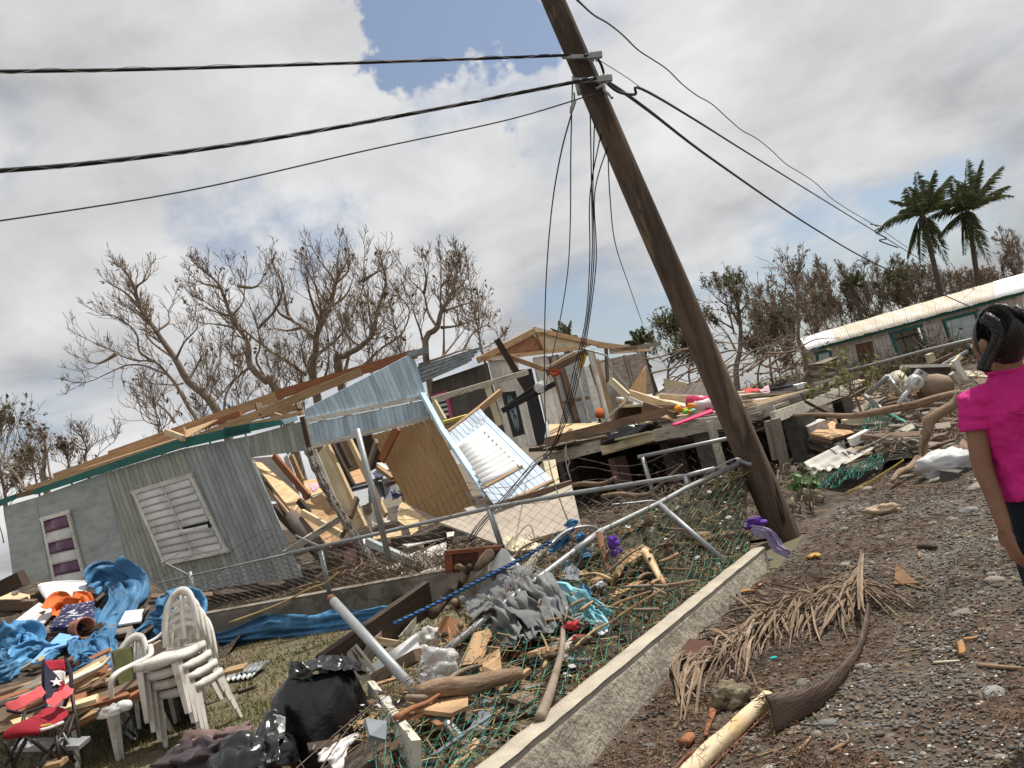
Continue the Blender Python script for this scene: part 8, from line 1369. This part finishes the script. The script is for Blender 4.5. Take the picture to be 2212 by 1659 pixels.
# weeds, litter and dead branches between the yard wall and the house
rng=random.Random(5); mb=MB(); mb2=MB()
for k in range(2600):
    t=rng.random(); x=-6+7.2*t; i=rng.uniform(.05,1.5)*(.5+.5*t); p=IWA+IWD*((x+6.2)/IWD.x)+IWN*i; z=hgt(p.x,p.y); h=rng.uniform(.05,.32)*(1.3 if -3.2<p.x<-1.0 else .6); dd=V((rng.uniform(-.6,.6),rng.uniform(-.4,.4),1))*h; b=V((p.x,p.y,z)); (mb if k%2 else mb2).tube([b,b+dd*.6,b+dd+V((rng.uniform(-.1,.1),rng.uniform(-.1,.1),-.05))],[.005,.004,.002],3,False)
for m_,nm,mt,lb in ((mb,'dead_weeds',twig,'dead brown weeds behind the yard wall'),(mb2,'dry_stalks',M('brown_stalk',(.14,.085,.05)),'dry stalks behind the yard wall')): o=m_.build(nm,mt); o['kind']='stuff'; o['label']=lb
for i in range(46):
    t=rng.random(); x=-3.4+5.2*t; p=IWA+IWD*((x+6.2)/IWD.x)+IWN*rng.uniform(.1,2.4); c=V((p.x,p.y,hgt(p.x,p.y)+rng.uniform(.03,.25))); an=rng.uniform(0,PI); l=rng.uniform(.25,.9); dd=V((math.cos(an),math.sin(an)*.6,rng.uniform(-.2,.35)))
    if i%2: tag(MB().tube(smoothpath([c-dd*l/2,c+V((rng.uniform(-.1,.1),0,rng.uniform(-.05,.08))),c+dd*l/2],3),[.018,.02,.018,.016,.014,.012,.008],5).build('dead_branch',rng.choice([driftw,bark]),None,True),'thin dead branch behind the grey fence','branch','dead branches behind the grey fence')
    else: tag(MB().beam(c-dd*l/2,c+dd*l/2,rng.uniform(.05,.16),.025,V((0,-.5,1))).build('broken_board',rng.choice([lum_old,lum_grey,lum_dark,p_grimy,lum_new])),'broken board behind the grey fence','board','boards behind the grey fence')
# rubble heap added as a dark backing under and behind the deck
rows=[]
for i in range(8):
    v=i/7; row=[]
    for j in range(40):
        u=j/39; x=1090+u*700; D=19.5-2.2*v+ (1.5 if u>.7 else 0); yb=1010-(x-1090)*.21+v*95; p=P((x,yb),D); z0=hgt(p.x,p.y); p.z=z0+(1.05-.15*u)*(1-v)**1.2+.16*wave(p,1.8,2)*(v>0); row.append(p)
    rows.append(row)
heap('under_deck_rubble','rubble heap added as dark backing behind the piles of the deck',rows,heap_m)
rows=[]
for i in range(14):
    v=i/13; row=[]
    for j in range(36):
        u=j/35; p=(IWA+IWD*5.0).lerp(IWA+IWD*9.6,u)+IWN*(.15+5.5*v); k=math.sin(PI*min(1,max(0,u*.9+.05)))*math.sin(PI*min(1,.1+v*.85)); row.append(V((p.x,p.y,hgt(p.x,p.y)-.02+(.10+.22*(wave(p,1.1,6)+.4))*k)))
    rows.append(row)
heap('yard_litter','brown twiggy litter on the ground between the grey fence and the deck',rows,heap_m)
mb=MB()
for k in range(2600):
    u=rng.random(); v=rng.random(); p=(IWA+IWD*4.6).lerp(IWA+IWD*9.4,u)+IWN*(.1+5.2*v); c=V((p.x,p.y,hgt(p.x,p.y)+rng.uniform(.03,.3))); dd=V((rng.uniform(-1,1),rng.uniform(-1,1),rng.uniform(-.5,.7)))*rng.uniform(.06,.28); mb.tube([c-dd*.5,c+V((0,0,.03)),c+dd*.5],[.005,.005,.003],3,False)
o=mb.build('yard_twigs',twig); o['kind']='stuff'; o['label']='fine brown twigs between the grey fence and the deck'

# fields of drift and scrub between the deck, the road and the far house
rows=[]
for i in range(16):
    v=i/15; row=[]
    for j in range(60):
        u=j/59; p=V((4.5+u*17,13.+v*17+u*3,0)); k=math.sin(PI*min(1,.12+v*.8)); row.append(V((p.x,p.y,hgt(p.x,p.y)-.04+k*max(0,.12+.42*wave(p,.45,8)+.2*wave(p,1.3,4)))))
    rows.append(row)
heap('far_drift','brown drift litter heaped between the deck and the far house',rows,heap_m)
mb=MB()
for k in range(4200):
    u=rng.random(); v=rng.random(); p=V((4.5+u*17,13.+v*17+u*3,0)); kk_=math.sin(PI*min(1,.12+v*.8)); z=hgt(p.x,p.y)+kk_*max(0,.12+.42*wave(p,.45,8)+.2*wave(p,1.3,4)); c=V((p.x,p.y,z+rng.uniform(-.03,.25))); dd=V((rng.uniform(-1,1),rng.uniform(-1,1),rng.uniform(-.4,.6)))*rng.uniform(.15,.6); mb.tube([c-dd*.5,c+V((0,0,.05)),c+dd*.5],[.010,.010,.005],3,False)
o=mb.build('far_twigs',twig); o['kind']='stuff'; o['label']='fine twigs over the drift before the far house'
for i in range(60):
    u=rng.random(); v=rng.random(); p=V((4.8+u*13,13.5+v*13+u*3,0)); kk_=math.sin(PI*min(1,.12+v*.8)); z=hgt(p.x,p.y)+kk_*max(0,.12+.42*wave(p,.45,8)+.2*wave(p,1.3,4)); c=V((p.x,p.y,z+.12)); an=rng.uniform(0,PI); l=rng.uniform(.4,1.6); dd=V((math.cos(an),math.sin(an)*.6,rng.uniform(-.15,.3)))
    tag(MB().beam(c-dd*l/2,c+dd*l/2,rng.uniform(.08,.3),.04,V((0,-.5,1))).build('broken_board',rng.choice([lum_old,lum_grey,p_white,p_grimy,lum_new,p_cream])),'broken board on the drift before the far house','board','boards before the far house')
# more broken timber and sheet caught under the flattened fence
mats_=[lum_new,lum_old,lum_grey,ply,p_grimy,lum_dark,lum_red,greyp]
for i in range(44):
    u=rng.uniform(.12,.92); v=rng.uniform(-.6,.8); c=SX(u,v)-V((0,0,rng.uniform(.05,.12))); an=rng.uniform(0,PI); l=rng.uniform(.12,.5); dd=V((math.cos(an),math.sin(an),rng.uniform(-.25,.3)))
    tag(MB().beam(c-dd*l/2,c+dd*l/2,rng.uniform(.025,.11),rng.uniform(.01,.03),V((rng.uniform(-.5,.5),rng.uniform(-.5,.2),1))).build('splintered_board',rng.choice(mats_)),'small splintered board under the flattened green fence','board','boards under the green fence')
for i,(q,mt,lb) in enumerate((([(420,980),(640,820),(860,960),(640,1120)],greyf,'grey cloth sheet bunched left of the rail'),([(600,1130),(860,1010),(1080,1180),(820,1330)],greyf,'grey cloth sheet spread under the mesh'),([(880,1000),(1010,930),(1130,1120),(960,1190)],greyp,'grey plastic sheet beside the aqua cloth'))):
    tag(crumple('grey_cloth',[X(z6,*p,-.25) for p in q],40,30,.05,mt,None,80+i,4,.005),lb,'cloth')
mb=MB(); mb2=MB()
for k in range(900):
    u=rng.random(); v=rng.uniform(-.7,.98); c=SX(.08+u*.92,v)+V((0,0,rng.uniform(-.14,.01))); s=rng.uniform(.012,.04); a=V((rng.uniform(-1,1),rng.uniform(-1,1),rng.uniform(-.5,.5))).normalized(); b=a.orthogonal().normalized()*rng.uniform(.3,.6); (mb if k%5 else mb2).add([c-a*s,c+b*s,c+a*s,c-b*s],[(0,1,2,3)])
for m_,nm,mt,lb in ((mb,'dead_leaf_litter',M('tan_leaf',(.20,.13,.075),var=.5,sc=6,bump=0),'dead leaves caught in the flattened fence'),(mb2,'paper_scraps',whitebag,'tiny white scraps caught in the flattened fence')): o=m_.build(nm,mt); o['kind']='stuff'; o['label']=lb
